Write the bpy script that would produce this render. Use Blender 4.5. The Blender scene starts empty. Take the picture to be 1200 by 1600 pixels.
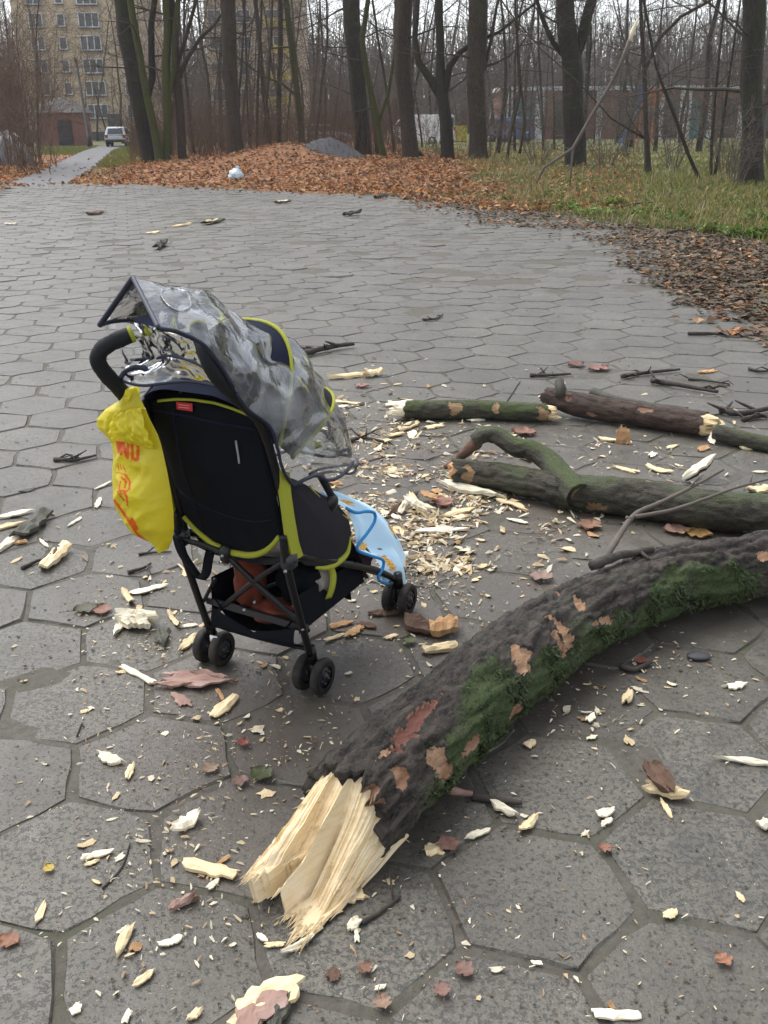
import bpy, bmesh, math, random
from math import sin, cos, pi, radians, sqrt, atan2, exp
from mathutils import Vector, noise as mnoise

S = bpy.context.scene
COL = S.collection
random.seed(7)

# ------------------------------------------------------------------ camera
F, TH, RO, H = 1540.0, radians(21.57), radians(0.4), 1.6
cam = bpy.data.objects.new('camera', bpy.data.cameras.new('camera'))
COL.objects.link(cam)
cam.data.sensor_fit = 'VERTICAL'
cam.data.sensor_height = 24.0
cam.data.lens = F / 1600 * 24.0
cam.data.clip_start = 0.05
cam.data.clip_end = 2000
cam.location = (0, 0, H)
cam.rotation_euler = (radians(90) - TH, 0, 0)
cam.rotation_euler.rotate_axis('Z', -RO)
S.camera = cam

# ------------------------------------------------------------------ light
SUN_DIR = Vector((-0.38, 0.40, 0.95)).normalized()
world = bpy.data.worlds.new('World')
S.world = world
world.use_nodes = True
wn = world.node_tree
wn.nodes.clear()
sky = wn.nodes.new('ShaderNodeTexSky')
sky.sky_type = 'NISHITA'
sky.sun_disc = False
sky.sun_elevation = math.asin(SUN_DIR.z)
sky.sun_rotation = atan2(SUN_DIR.x, SUN_DIR.y)
sky.air_density = 1.0
sky.dust_density = 1.2
sky.ozone_density = 1.0
hs = wn.nodes.new('ShaderNodeHueSaturation')
hs.inputs['Saturation'].default_value = 0.28
bg = wn.nodes.new('ShaderNodeBackground')
bg.inputs['Strength'].default_value = 0.12
wo = wn.nodes.new('ShaderNodeOutputWorld')
wn.links.new(sky.outputs[0], hs.inputs['Color'])
wn.links.new(hs.outputs[0], bg.inputs['Color'])
wn.links.new(bg.outputs[0], wo.inputs['Surface'])
sun = bpy.data.objects.new('sun', bpy.data.lights.new('sun', 'SUN'))
COL.objects.link(sun)
sun.data.energy = 1.4
sun.data.angle = radians(55)
sun.data.color = (1, 0.97, 0.93)
sun.location = (0, 0, 30)
sun.rotation_euler = SUN_DIR.to_track_quat('Z', 'Y').to_euler()
S.view_settings.view_transform = 'Standard'
S.view_settings.look = 'None'
S.view_settings.exposure = 1.38
S.view_settings.gamma = 1.0
S.view_settings.use_curve_mapping = False
S.render.engine = 'CYCLES'
S.cycles.max_bounces = 8
S.cycles.transparent_max_bounces = 16
S.cycles.diffuse_bounces = 3

# ------------------------------------------------------------------ measuring helpers
# A sight line through a point of the photograph, met with a plane of the place.
def ray(px, py):
    u, v = (px - 600) / F, (py - 800) / F
    c, s = cos(RO), sin(RO)
    u, v = c * u - s * v, s * u + c * v
    return Vector((u, cos(TH) - v * sin(TH), -sin(TH) - v * cos(TH)))
CAM = Vector((0, 0, H))
def G(px, py, z=0.0):
    d = ray(px, py)
    return CAM + d * ((z - H) / d.z)
def D(px, py, Y):
    d = ray(px, py)
    return CAM + d * (Y / d.y)
def proj(p):
    x, y, z = p[0], p[1], p[2] - H
    zz = y * cos(TH) - z * sin(TH)
    if zz <= 0.01: return (-9999, -9999)
    v = -(y * sin(TH) + z * cos(TH)) / zz
    u = x / zz
    c, s = cos(RO), sin(RO)
    return (600 + F * (c * u + s * v), 800 + F * (-s * u + c * v))
def GT(px, py):
    z = 0.0
    for _ in range(40):
        q = G(px, py, z); z = z * .5 + height(q.x, q.y) * .5
    return Vector((q.x, q.y, height(q.x, q.y)))
def sstep(a, b, x):
    t = max(0.0, min(1.0, (x - a) / (b - a)))
    return t * t * (3 - 2 * t)
def nz(x, y=0.0, z=0.0):
    return mnoise.noise(Vector((x, y, z)))
def fbm(x, y=0.0, z=0.0, o=4):
    return mnoise.fractal(Vector((x, y, z)), 0.9, 2.1, o)

# ------------------------------------------------------------------ mesh helpers
class MB:
    def __init__(s):
        s.v, s.f, s.c, s.m, s.k = [], [], [], [], []
        s.cur = 0
        s.col = None
    def vert(s, p, c=None):
        s.v.append((p[0], p[1], p[2]))
        s.c.append(c or s.col or (0, 0, 0, 1))
        return len(s.v) - 1
    def face(s, *i):
        s.f.append(i); s.m.append(s.cur)
    def quad(s, a, b, c, d):
        i = [s.vert(p) for p in (a, b, c, d)]
        s.face(*i)
    def tube(s, path, rad, n=8, cap=True, wob=0.0, seed=0.0, freq=8.0, twist=0.0):
        path = [Vector(p) for p in path]
        L = len(path)
        if not hasattr(rad, '__len__'): rad = [rad] * L
        t = (path[1] - path[0]).normalized()
        ref = Vector((0, 0, 1)) if abs(t.z) < 0.9 else Vector((1, 0, 0))
        nrm = t.cross(ref).normalized()
        rings = []
        for i in range(L):
            if i == 0: t = path[1] - path[0]
            elif i == L - 1: t = path[-1] - path[-2]
            else: t = path[i + 1] - path[i - 1]
            if t.length < 1e-9: t = Vector((0, 0, 1))
            t.normalize()
            nrm = nrm - t * nrm.dot(t)
            if nrm.length < 1e-6: nrm = t.orthogonal()
            nrm.normalize()
            bi = t.cross(nrm)
            ring = []
            for j in range(n):
                a = 2 * pi * j / n + twist
                dvec = nrm * cos(a) + bi * sin(a)
                r = rad[i]
                p = path[i] + dvec * r
                if wob:
                    r *= 1 + wob * nz(p.x * freq + seed, p.y * freq, p.z * freq)
                    p = path[i] + dvec * r
                ring.append(s.vert(p))
            rings.append(ring)
        for i in range(L - 1):
            for j in range(n):
                k = (j + 1) % n
                s.face(rings[i][j], rings[i][k], rings[i + 1][k], rings[i + 1][j])
        if cap:
            s.face(*reversed(rings[0])); s.face(*rings[-1])
        return rings
    def box(s, c, d, rz=0.0, bev=0.0):
        cx, cy, cz = c; dx, dy, dz = d[0] / 2, d[1] / 2, d[2] / 2
        cr, sr = cos(rz), sin(rz)
        def P(x, y, z): return (cx + x * cr - y * sr, cy + x * sr + y * cr, cz + z)
        if bev <= 0:
            i = [s.vert(P(x * dx, y * dy, z * dz)) for z in (-1, 1) for (x, y) in ((-1, -1), (1, -1), (1, 1), (-1, 1))]
            for q in ((3, 2, 1, 0), (4, 5, 6, 7), (0, 1, 5, 4), (1, 2, 6, 5), (2, 3, 7, 6), (3, 0, 4, 7)):
                s.face(*[i[k] for k in q])
        else:
            b = min(bev, dx * .9, dy * .9, dz * .9)
            rings = []
            for z, ins in ((-dz, b), (-dz + b, 0), (dz - b, 0), (dz, b)):
                x, y = dx - ins, dy - ins
                pts = [(-x + b, -y), (x - b, -y), (x, -y + b), (x, y - b), (x - b, y), (-x + b, y), (-x, y - b), (-x, -y + b)]
                rings.append([s.vert(P(px, py, z)) for px, py in pts])
            for r in range(3):
                for j in range(8):
                    k = (j + 1) % 8
                    s.face(rings[r][j], rings[r][k], rings[r + 1][k], rings[r + 1][j])
            s.face(*reversed(rings[0])); s.face(*rings[3])
    def grid(s, fn, nu, nv, col=None, closed_u=False):
        ids = [[None] * (nv + 1) for _ in range(nu + 1)]
        for i in range(nu + 1):
            if closed_u and i == nu:
                ids[i] = ids[0]; continue
            for j in range(nv + 1):
                u, v = i / nu, j / nv
                ids[i][j] = s.vert(fn(u, v), col(u, v) if col else None)
        for i in range(nu):
            for j in range(nv):
                s.face(ids[i][j], ids[i + 1][j], ids[i + 1][j + 1], ids[i][j + 1])
        return ids
    def mesh(s, name, mats, smooth=True, shift=None, colors=False):
        me = bpy.data.meshes.new(name)
        v = s.v
        if shift is not None:
            v = [(p[0] - shift[0], p[1] - shift[1], p[2] - shift[2]) for p in v]
        me.from_pydata(v, [], s.f)
        if not isinstance(mats, (list, tuple)): mats = [mats]
        for m in mats: me.materials.append(m)
        if len(mats) > 1: me.polygons.foreach_set('material_index', s.m)
        if smooth: me.polygons.foreach_set('use_smooth', [True] * len(s.f))
        if colors:
            at = me.attributes.new('tint', 'FLOAT_COLOR', 'POINT')
            flat = [x for c in s.c for x in (c if len(c) == 4 else (*c, 1))]
            at.data.foreach_set('color', flat)
        me.update()
        return me

ORIG = {}
def tag(o, label=None, cat=None, group=None, kind=None):
    if label: o['label'] = label
    if cat: o['category'] = cat
    if group: o['group'] = group
    if kind: o['kind'] = kind
    return o
def thing(name, label, cat, loc, rz=0.0, group=None):
    o = bpy.data.objects.new(name, None)
    o.empty_display_size = 0.1
    COL.objects.link(o)
    o.location = loc; o.rotation_euler = (0, 0, rz)
    ORIG[o] = Vector(loc) if rz == 0.0 else Vector((0, 0, 0))
    return tag(o, label, cat, group)
def link(name, me, parent=None, loc=None, rot=None, sc=None):
    o = bpy.data.objects.new(name, me)
    COL.objects.link(o)
    if parent: o.parent = parent
    if loc is not None: o.location = loc
    if rot is not None: o.rotation_euler = rot
    if sc is not None: o.scale = (sc, sc, sc) if not hasattr(sc, '__len__') else sc
    return o
def part(name, mb, mats, parent, smooth=True, colors=False):
    """A mesh given in the place's coordinates, made a child of parent."""
    sh = ORIG.get(parent, Vector((0, 0, 0)))
    o = link(name, mb.mesh(name, mats, smooth, sh, colors), parent)
    ORIG[o] = sh
    return o
def solo(name, mb, mats, label, cat, origin, group=None, smooth=True, colors=False, kind=None):
    o = link(name, mb.mesh(name, mats, smooth, origin, colors), None, origin)
    ORIG[o] = Vector(origin)
    return tag(o, label, cat, group, kind)
def copy_tree(o, parent=None):
    c = o.copy(); COL.objects.link(c); c.parent = parent
    for ch in list(o.children): copy_tree(ch, c)
    return c

# ------------------------------------------------------------------ materials
def new_mat(name):
    m = bpy.data.materials.new(name); m.use_nodes = True
    nt = m.node_tree
    return m, nt, nt.nodes['Principled BSDF']
def nd(nt, typ, **kw):
    n = nt.nodes.new(typ)
    for k, v in kw.items():
        if k in n.inputs:
            n.inputs[k].default_value = v
        else:
            setattr(n, k, v)
    return n
def noise_n(nt, vec, scale, detail=4, rough=0.6, dist=0.0):
    n = nd(nt, 'ShaderNodeTexNoise', Scale=scale, Detail=detail, Roughness=rough, Distortion=dist)
    if vec: nt.links.new(vec, n.inputs['Vector'])
    return n.outputs['Fac']
def ramp(nt, fac, lo, hi):
    n = nd(nt, 'ShaderNodeMapRange')
    n.inputs['From Min'].default_value = lo; n.inputs['From Max'].default_value = hi
    nt.links.new(fac, n.inputs['Value'])
    return n.outputs['Result']
def mixc(nt, fac, a, b, mode='MIX'):
    n = nt.nodes.new('ShaderNodeMix'); n.data_type = 'RGBA'; n.blend_type = mode
    for sock, val in ((n.inputs[0], fac), (n.inputs[6], a), (n.inputs[7], b)):
        if isinstance(val, bpy.types.NodeSocket): nt.links.new(val, sock)
        elif hasattr(val, '__len__'): sock.default_value = (*val[:3], 1)
        else: sock.default_value = val
    return n.outputs[2]
def math_n(nt, op, a, b=None):
    n = nd(nt, 'ShaderNodeMath', operation=op)
    for i, val in enumerate((a, b)):
        if val is None: continue
        if isinstance(val, bpy.types.NodeSocket): nt.links.new(val, n.inputs[i])
        else: n.inputs[i].default_value = val
    return n.outputs[0]
def bump(nt, bsdf, h, strength=0.3, dist=0.01):
    b = nd(nt, 'ShaderNodeBump', Strength=strength, Distance=dist)
    nt.links.new(h, b.inputs['Height'])
    nt.links.new(b.outputs[0], bsdf.inputs['Normal'])
def coord(nt, kind='Object', scale=None):
    if kind == 'Position':
        out = nt.nodes.new('ShaderNodeNewGeometry').outputs['Position']
    else:
        out = nt.nodes.new('ShaderNodeTexCoord').outputs[kind]
    if scale:
        mp = nd(nt, 'ShaderNodeMapping'); mp.inputs['Scale'].default_value = scale
        nt.links.new(out, mp.inputs['Vector']); out = mp.outputs[0]
    return out
def simple(name, c1, c2=None, scale=20, rough=0.7, bmp=0.2, bdist=0.004, c3=None, scale3=3, kind='Object', vscale=None, spec=0.5, rnd=0.0):
    m, nt, b = new_mat(name)
    v = coord(nt, kind, vscale)
    n1 = noise_n(nt, v, scale, 5, 0.65)
    c = mixc(nt, ramp(nt, n1, 0.32, 0.68), c1, c2 or tuple(x * 0.7 for x in c1))
    if c3:
        n3 = noise_n(nt, v, scale3, 4, 0.6)
        c = mixc(nt, ramp(nt, n3, 0.48, 0.66), c, c3)
    if rnd:
        oi = nt.nodes.new('ShaderNodeObjectInfo')
        k = nd(nt, 'ShaderNodeMapRange'); k.inputs['To Min'].default_value = 1 - rnd; k.inputs['To Max'].default_value = 1 + rnd
        nt.links.new(oi.outputs['Random'], k.inputs['Value'])
        hsv = nd(nt, 'ShaderNodeHueSaturation')
        nt.links.new(c, hsv.inputs['Color']); nt.links.new(k.outputs[0], hsv.inputs['Value'])
        c = hsv.outputs[0]
    nt.links.new(c, b.inputs['Base Color'])
    b.inputs['Roughness'].default_value = rough
    b.inputs['Specular IOR Level'].default_value = spec
    if bmp: bump(nt, b, n1, bmp, bdist)
    return m
def tinted(name, rough=0.7, var=0.25, scale=30, bmp=0.2, bdist=0.003, translucent=0.0, kind='Object', vscale=None):
    """Base colour from the mesh's own 'tint' attribute (print, species colour) with fine grain."""
    m, nt, b = new_mat(name)
    a = nd(nt, 'ShaderNodeAttribute', attribute_name='tint')
    n1 = noise_n(nt, coord(nt, kind, vscale), scale, 5, 0.65)
    c = mixc(nt, ramp(nt, n1, 0.3, 0.7), a.outputs['Color'], (1 - var,) * 3, 'MULTIPLY')
    c = mixc(nt, 0.5, a.outputs['Color'], c) if var < 0 else c
    mm = mixc(nt, ramp(nt, n1, 0.3, 0.7), (1, 1, 1), (1 - var,) * 3)
    c = mixc(nt, 1.0, a.outputs['Color'], mm, 'MULTIPLY')
    nt.links.new(c, b.inputs['Base Color'])
    b.inputs['Roughness'].default_value = rough
    if bmp: bump(nt, b, n1, bmp, bdist)
    if translucent:
        tr = nd(nt, 'ShaderNodeBsdfTranslucent'); nt.links.new(c, tr.inputs['Color'])
        mx = nd(nt, 'ShaderNodeMixShader', Fac=translucent)
        nt.links.new(b.outputs[0], mx.inputs[1]); nt.links.new(tr.outputs[0], mx.inputs[2])
        nt.links.new(mx.outputs[0], nt.nodes['Material Output'].inputs['Surface'])
    return m

M = {}
M['black_metal'] = simple('black_metal', (.005, .005, .006), (.010, .010, .011), 60, .38, .05, spec=.35)
M['steel'] = simple('steel', (.35, .35, .36), (.25, .25, .26), 60, .35, .05)
M['foam'] = simple('foam', (.008, .009, .012), (.014, .015, .018), 400, .7, .4, .001, spec=.3)
M['rubber'] = simple('rubber', (.009, .009, .009), (.040, .034, .028), 30, .75, .3, .002, spec=.3)
M['hub'] = simple('hub', (.03, .031, .035), (.02, .02, .022), 40, .45, .1)
M['black_fabric'] = simple('black_fabric', (.0045, .005, .008), (.008, .009, .012), 900, .9, .4, .0006, spec=.12)
M['navy_fabric'] = simple('navy_fabric', (.009, .012, .026), (.013, .016, .032), 900, .9, .4, .0006, spec=.15)
M['grey_fabric'] = simple('grey_fabric', (.019, .017, .021), (.027, .024, .029), 900, .9, .4, .0006, spec=.15)
M['lime'] = simple('lime_fabric', (.34, .36, .025), (.28, .29, .02), 500, .75, .3, .0008)
M['orange_cloth'] = simple('orange_cloth', (.17, .030, .008), (.06, .012, .005), 9, .8, .3, .004)
M['beige_cloth'] = simple('beige_cloth', (.36, .32, .28), (.12, .10, .09), 9, .85, .3, .004)
M['maroon_cloth'] = simple('maroon_cloth', (.05, .012, .018), (.03, .008, .012), 40, .85, .3, .004)
M['red_label'] = simple('red_label', (.55, .02, .03), (.45, .015, .02), 40, .6, 0)
M['label_print'] = simple('label_print', (.7, .45, .45), (.6, .35, .35), 60, .6, 0)
M['blue_binding'] = simple('blue_binding', (.015, .18, .48), (.02, .24, .5), 60, .8, .2, .001)
M['piping'] = simple('dark_piping', (.008, .012, .03), (.012, .016, .04), 60, .55, .1, .001)
M['white_patch'] = simple('white_patch', (.75, .75, .74), (.6, .6, .6), 30, .6, 0)

def mk_bark(name, dark, light, moss, moss_amt, rough=.85, vs=(9, 9, 1.6), tint=None):
    m, nt, b = new_mat(name)
    v = coord(nt, 'Object')
    vs_ = coord(nt, 'Object', vs)
    n1 = noise_n(nt, vs_, 3.2, 6, .7, .4)
    n2 = noise_n(nt, v, 1.1, 4, .6)
    n4 = noise_n(nt, v, 26, 4, .7)
    c = mixc(nt, ramp(nt, n1, .35, .68), dark, light)
    c = mixc(nt, math_n(nt, 'MULTIPLY', ramp(nt, n4, .5, .7), .5), c, tuple(min(1, x * 1.7) for x in light))
    c = mixc(nt, math_n(nt, 'MULTIPLY', ramp(nt, n2, .62 - moss_amt, .8 - moss_amt), .75), c, moss)
    nt.links.new(c, b.inputs['Base Color'])
    b.inputs['Roughness'].default_value = rough
    b.inputs['Specular IOR Level'].default_value = .3
    bump(nt, b, n1, .8, .03)
    return m
M['bark_dark'] = mk_bark('bark_dark', (.014, .012, .010), (.045, .037, .031), (.034, .042, .013), .14)
M['bark_brown'] = mk_bark('bark_brown', (.022, .017, .013), (.068, .052, .040), (.045, .046, .016), .12)
M['bark_moss'] = mk_bark('bark_moss', (.024, .022, .014), (.065, .060, .034), (.060, .072, .016), .30)
M['twig'] = simple('twig_bark', (.085, .071, .060), (.135, .112, .095), 4, .85, 0, spec=.3)
M['twig_red'] = simple('twig_red', (.095, .062, .043), (.155, .108, .078), 2, .9, 0, spec=.2)
M['twig_dark'] = simple('twig_dark', (.028, .023, .020), (.065, .055, .046), 30, .8, .4, .004, spec=.3)

# split timber: grain runs along the mesh's local X
def mk_wood(name, a, bcol, ccol, sc=(3, 60, 60)):
    m, nt, b = new_mat(name)
    v = coord(nt, 'Object', sc)
    vo = coord(nt, 'Object')
    n1 = noise_n(nt, v, 1.0, 5, .65, .3)
    n2 = noise_n(nt, vo, 9, 4, .6)
    c = mixc(nt, ramp(nt, n1, .3, .7), a, bcol)
    c = mixc(nt, math_n(nt, 'MULTIPLY', ramp(nt, n2, .5, .75), .7), c, ccol)
    oi = nt.nodes.new('ShaderNodeObjectInfo')
    k = nd(nt, 'ShaderNodeMapRange'); k.inputs['To Min'].default_value = .78; k.inputs['To Max'].default_value = 1.1
    nt.links.new(oi.outputs['Random'], k.inputs['Value'])
    hsv = nd(nt, 'ShaderNodeHueSaturation')
    nt.links.new(c, hsv.inputs['Color']); nt.links.new(k.outputs[0], hsv.inputs['Value'])
    nt.links.new(hsv.outputs[0], b.inputs['Base Color'])
    b.inputs['Roughness'].default_value = .75
    b.inputs['Specular IOR Level'].default_value = .3
    bump(nt, b, n1, .7, .006)
    return m
M['wood'] = mk_wood('fresh_wood', (.82, .68, .44), (.64, .48, .26), (.72, .52, .27))
M['wood_pale'] = mk_wood('pale_wood', (.88, .82, .66), (.72, .63, .45), (.78, .66, .44))
M['wood_orange'] = mk_wood('orange_wood', (.55, .33, .16), (.38, .20, .09), (.62, .45, .26))
M['bark_chip'] = mk_wood('bark_chip', (.15, .085, .055), (.09, .055, .038), (.22, .14, .10))
M['bark_pink'] = mk_wood('bark_pink', (.33, .22, .18), (.22, .12, .095), (.45, .36, .32), (5, 20, 20))
M['bark_grey'] = mk_wood('bark_grey', (.11, .105, .085), (.06, .06, .048), (.10, .11, .06), (8, 30, 30))
M['leaf'] = tinted('fallen_leaf', .6, .35, 60, .3, .003, .15)
M['litter'] = tinted('leaf_litter', .7, .4, 8, .0, .003, .2)
M['grass'] = tinted('grass', .7, .2, 6, 0, .003, .25)
M['stone'] = simple('stone', (.03, .031, .036), (.05, .05, .055), 30, .6, .3)

def mk_concrete():
    m, nt, b = new_mat('concrete_slab')
    p = coord(nt, 'Position')
    oi = nt.nodes.new('ShaderNodeObjectInfo'); ge = nt.nodes.new('ShaderNodeNewGeometry')
    rnd = math_n(nt, 'FRACT', math_n(nt, 'ADD', oi.outputs['Random'], ge.outputs['Random Per Island']))
    big = noise_n(nt, p, 1.7, 5, .62)
    med = noise_n(nt, p, 9, 5, .65)
    fine = noise_n(nt, p, 120, 3, .7)
    c = mixc(nt, ramp(nt, big, .33, .67), (.122, .111, .090), (.066, .060, .047))
    c = mixc(nt, math_n(nt, 'MULTIPLY', ramp(nt, med, .45, .7), .6), c, (.165, .150, .122))
    c = mixc(nt, math_n(nt, 'MULTIPLY', ramp(nt, fine, .40, .62), .6), c, (.060, .054, .045))
    # exposed aggregate, more of it on some slabs than on others
    vo = nd(nt, 'ShaderNodeTexVoronoi', Scale=62.0, Randomness=1.0); nt.links.new(p, vo.inputs['Vector'])
    vo2 = nd(nt, 'ShaderNodeTexVoronoi', Scale=140.0, Randomness=1.0); nt.links.new(p, vo2.inputs['Vector'])
    sep = nt.nodes.new('ShaderNodeSeparateColor'); nt.links.new(vo.outputs['Color'], sep.inputs[0])
    sep2 = nt.nodes.new('ShaderNodeSeparateColor'); nt.links.new(vo2.outputs['Color'], sep2.inputs[0])
    expo = math_n(nt, 'ADD', math_n(nt, 'MULTIPLY', rnd, .55), math_n(nt, 'MULTIPLY', big, .5))
    sp1 = noise_n(nt, p, 70, 4, .75, .4); sp2 = noise_n(nt, p, 230, 2, .6)
    dk = ramp(nt, math_n(nt, 'ADD', math_n(nt, 'ADD', sp1, math_n(nt, 'MULTIPLY', sp2, .25)), math_n(nt, 'MULTIPLY', expo, .16)), .75, .83)
    c = mixc(nt, math_n(nt, 'MULTIPLY', dk, .85), c, (.024, .028, .025))
    lt = ramp(nt, math_n(nt, 'ADD', noise_n(nt, p, 150, 3, .7), math_n(nt, 'MULTIPLY', med, .25)), .76, .82)
    c = mixc(nt, math_n(nt, 'MULTIPLY', lt, .4), c, (.27, .26, .24))
    # tone of each slab
    k = nd(nt, 'ShaderNodeMapRange'); k.inputs['To Min'].default_value = .78; k.inputs['To Max'].default_value = 1.18
    nt.links.new(rnd, k.inputs['Value'])
    hsv = nd(nt, 'ShaderNodeHueSaturation'); nt.links.new(c, hsv.inputs['Color']); nt.links.new(k.outputs[0], hsv.inputs['Value'])
    c = hsv.outputs[0]
    # trampled wet sawdust and soil about the fallen limbs
    dirt = None
    for (q, r) in ((G(640, 960), 1.15), (G(720, 760), 1.3), (G(420, 1130), .8)):
        vd = nd(nt, 'ShaderNodeVectorMath', operation='DISTANCE'); vd.inputs[1].default_value = q
        nt.links.new(p, vd.inputs[0])
        d1 = ramp(nt, math_n(nt, 'ADD', vd.outputs['Value'], math_n(nt, 'MULTIPLY', med, .9)), r + .5, r * .35 + .35)
        dirt = d1 if dirt is None else math_n(nt, 'MAXIMUM', dirt, d1)
    c = mixc(nt, math_n(nt, 'MULTIPLY', dirt, .65), c, (.072, .055, .042))
    stain = noise_n(nt, p, .9, 6, .7)
    c = mixc(nt, math_n(nt, 'MULTIPLY', ramp(nt, stain, .50, .62), .6), c, (.058, .052, .043))
    nt.links.new(c, b.inputs['Base Color'])
    rr = nd(nt, 'ShaderNodeMapRange'); rr.inputs['To Min'].default_value = .33; rr.inputs['To Max'].default_value = .68
    nt.links.new(ramp(nt, med, .3, .7), rr.inputs['Value']); nt.links.new(rr.outputs[0], b.inputs['Roughness'])
    hsum = math_n(nt, 'ADD', math_n(nt, 'MULTIPLY', fine, .5), math_n(nt, 'ADD', math_n(nt, 'MULTIPLY', med, 1.2), math_n(nt, 'MULTIPLY', dk, -.35)))
    bump(nt, b, hsum, .5, .006)
    return m
M['concrete'] = mk_concrete()

def mk_terrain():
    m, nt, b = new_mat('terrain_soil')
    p = coord(nt, 'Position')
    a = nd(nt, 'ShaderNodeAttribute', attribute_name='tint')
    sp = nt.nodes.new('ShaderNodeSeparateColor'); nt.links.new(a.outputs['Color'], sp.inputs[0])
    n1 = noise_n(nt, p, .8, 6, .7); n2 = noise_n(nt, p, 9, 5, .7); n3 = noise_n(nt, p, 60, 3, .7)
    soil = mixc(nt, ramp(nt, n3, .3, .7), (.055, .043, .034), (.10, .08, .063))
    soil = mixc(nt, math_n(nt, 'MULTIPLY', ramp(nt, n2, .5, .7), .5), soil, (.06, .065, .03))
    leaf = mixc(nt, ramp(nt, n2, .35, .65), (.34, .15, .06), (.17, .08, .04))
    gr = mixc(nt, ramp(nt, n2, .35, .65), (.10, .135, .028), (.12, .10, .04))
    gr = mixc(nt, math_n(nt, 'MULTIPLY', ramp(nt, n1, .5, .7), .6), gr, (.15, .10, .055))
    c = mixc(nt, ramp(nt, math_n(nt, 'ADD', sp.outputs[0], math_n(nt, 'MULTIPLY', n2, .5)), .45, .95), soil, leaf)
    c = mixc(nt, ramp(nt, math_n(nt, 'ADD', sp.outputs[1], math_n(nt, 'MULTIPLY', n2, .5)), .45, .95), c, gr)
    nt.links.new(c, b.inputs['Base Color'])
    b.inputs['Roughness'].default_value = .9
    bump(nt, b, n3, .6, .01)
    return m
M['terrain'] = mk_terrain()
M['asphalt'] = simple('asphalt', (.095, .095, .10), (.07, .07, .074), 30, .6, .3, .005, kind='Position')

# ------------------------------------------------------------------ the ground
PX0 = G(60, 303).x, G(60, 303).y
def path_x(y):                     # centre line of the asphalt path, left of the clearing
    pts = ((28, -9.6), (33, -10.6), (40, -12.0), (52, -14.8), (69, -18.6), (83, -21.3), (110, -26.0))
    if y <= pts[0][0]: return pts[0][1]
    for (a, xa), (b2, xb) in zip(pts, pts[1:]):
        if y <= b2: return xa + (xb - xa) * (y - a) / (b2 - a)
    return pts[-1][1]
EDGE = [(-30, 24.5), (-11.5, 26.2), (-9.6, 29.8), (-6.3, 29.4), (-3.2, 26.6), (0, 24.2), (1.5, 21.6), (2.7, 18.6), (3.4, 16.6), (4.6, 14.6), (5.6, 13.0), (6.6, 9.5), (7.2, 6.0), (7.6, 2.0), (8, -6)]
def edge_dist(x, y):
    """>0 beyond the paved clearing (far and right side), <0 on it."""
    best = 1e9
    for (x0, y0), (x1, y1) in zip(EDGE, EDGE[1:]):
        dx, dy = x1 - x0, y1 - y0
        t = max(0, min(1, ((x - x0) * dx + (y - y0) * dy) / (dx * dx + dy * dy)))
        d = sqrt((x - x0 - t * dx) ** 2 + (y - y0 - t * dy) ** 2)
        if d < abs(best):
            sgn = 1 if (dx * (y - y0) - dy * (x - x0)) > 0 else -1
            best = sgn * d
    return best
def left_dist(x, y):               # >0 left of the paving
    return (-9.2 - (y - 24) * .22) - x if y > 10 else -1
def height(x, y):
    e = edge_dist(x, y)
    z = -.035
    pw = sstep(1.2, 4.0, x - path_x(y))
    if e > -1:
        z += (.32 * sstep(0.0, 6.5, e) * (1 - .45 * sstep(40, 62, y))) * pw * (.62 if x > 4 else 1.0)
        z += .05 * nz(x * .35, y * .35) * sstep(0.3, 3, e) * pw
        z += .03 * nz(x * 1.3, y * 1.3) * sstep(0.1, 1, e)
    d2 = ((x + 3.4) / 2.3) ** 2 + ((y - 38.2) / 3.0) ** 2
    z += .60 * exp(-d2) * sstep(0, 3, e)
    return z
def zone(x, y):
    e = edge_dist(x, y); l = left_dist(x, y)
    w = nz(x * .5, y * .5) * .8
    leafy = grassy = 0.0
    px = path_x(y)
    if e > -.6:
        leafy = sstep(-.3, .8, e + w * .4)
        grassy = sstep(1.2, 3.2, x + w * 1.6 - .08 * max(0, y - 22)) * sstep(.2, 1.4, e + w * .6)
        if y > 42: grassy = max(grassy, sstep(.5, 4, x + w) * sstep(42, 48, y + w * 3))
        if x < -3 and y > 44: leafy *= .55
        if y > 60 and x < -12: grassy = 1.0; leafy = 0
    if x < px - .6 and y > 20: leafy = max(leafy, .8 * sstep(0, 1.2, l + w)); 
    if x < px + 3.2 and y > 31 and x > px: grassy = max(grassy, .55 * sstep(3.2, 1.4, x - px + w))
    if y > 60 and x < -12: grassy = max(grassy, sstep(58, 64, y))
    return min(1, leafy), min(1, grassy)

mb = MB()
ys = [-400, -120, -40, -14, -5, 0]
y = 0.0
while y < 20: y += 1.0; ys.append(y)
while y < 60: y += .5; ys.append(y)
while y < 120: y += 3; ys.append(y)
ys += [150, 220, 400, 900]
xs = [-900, -400, -150, -80, -55]
x = -44.0
while x <= 30: xs.append(x); x += .5 if -18 < x < 16 else 1.5
xs += [36, 48, 70, 110, 200, 400, 900]
ids = []
for yy in ys:
    row = []
    for xx in xs:
        l, g = zone(xx, yy)
        row.append(mb.vert((xx, yy, height(xx, yy)), (l, g, 0, 1)))
    ids.append(row)
for j in range(len(ys) - 1):
    for i in range(len(xs) - 1):
        mb.face(ids[j][i], ids[j][i + 1], ids[j + 1][i + 1], ids[j + 1][i])
g = link('ground', mb.mesh('ground', M['terrain'], True, None, True))
tag(g, kind='structure')

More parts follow.
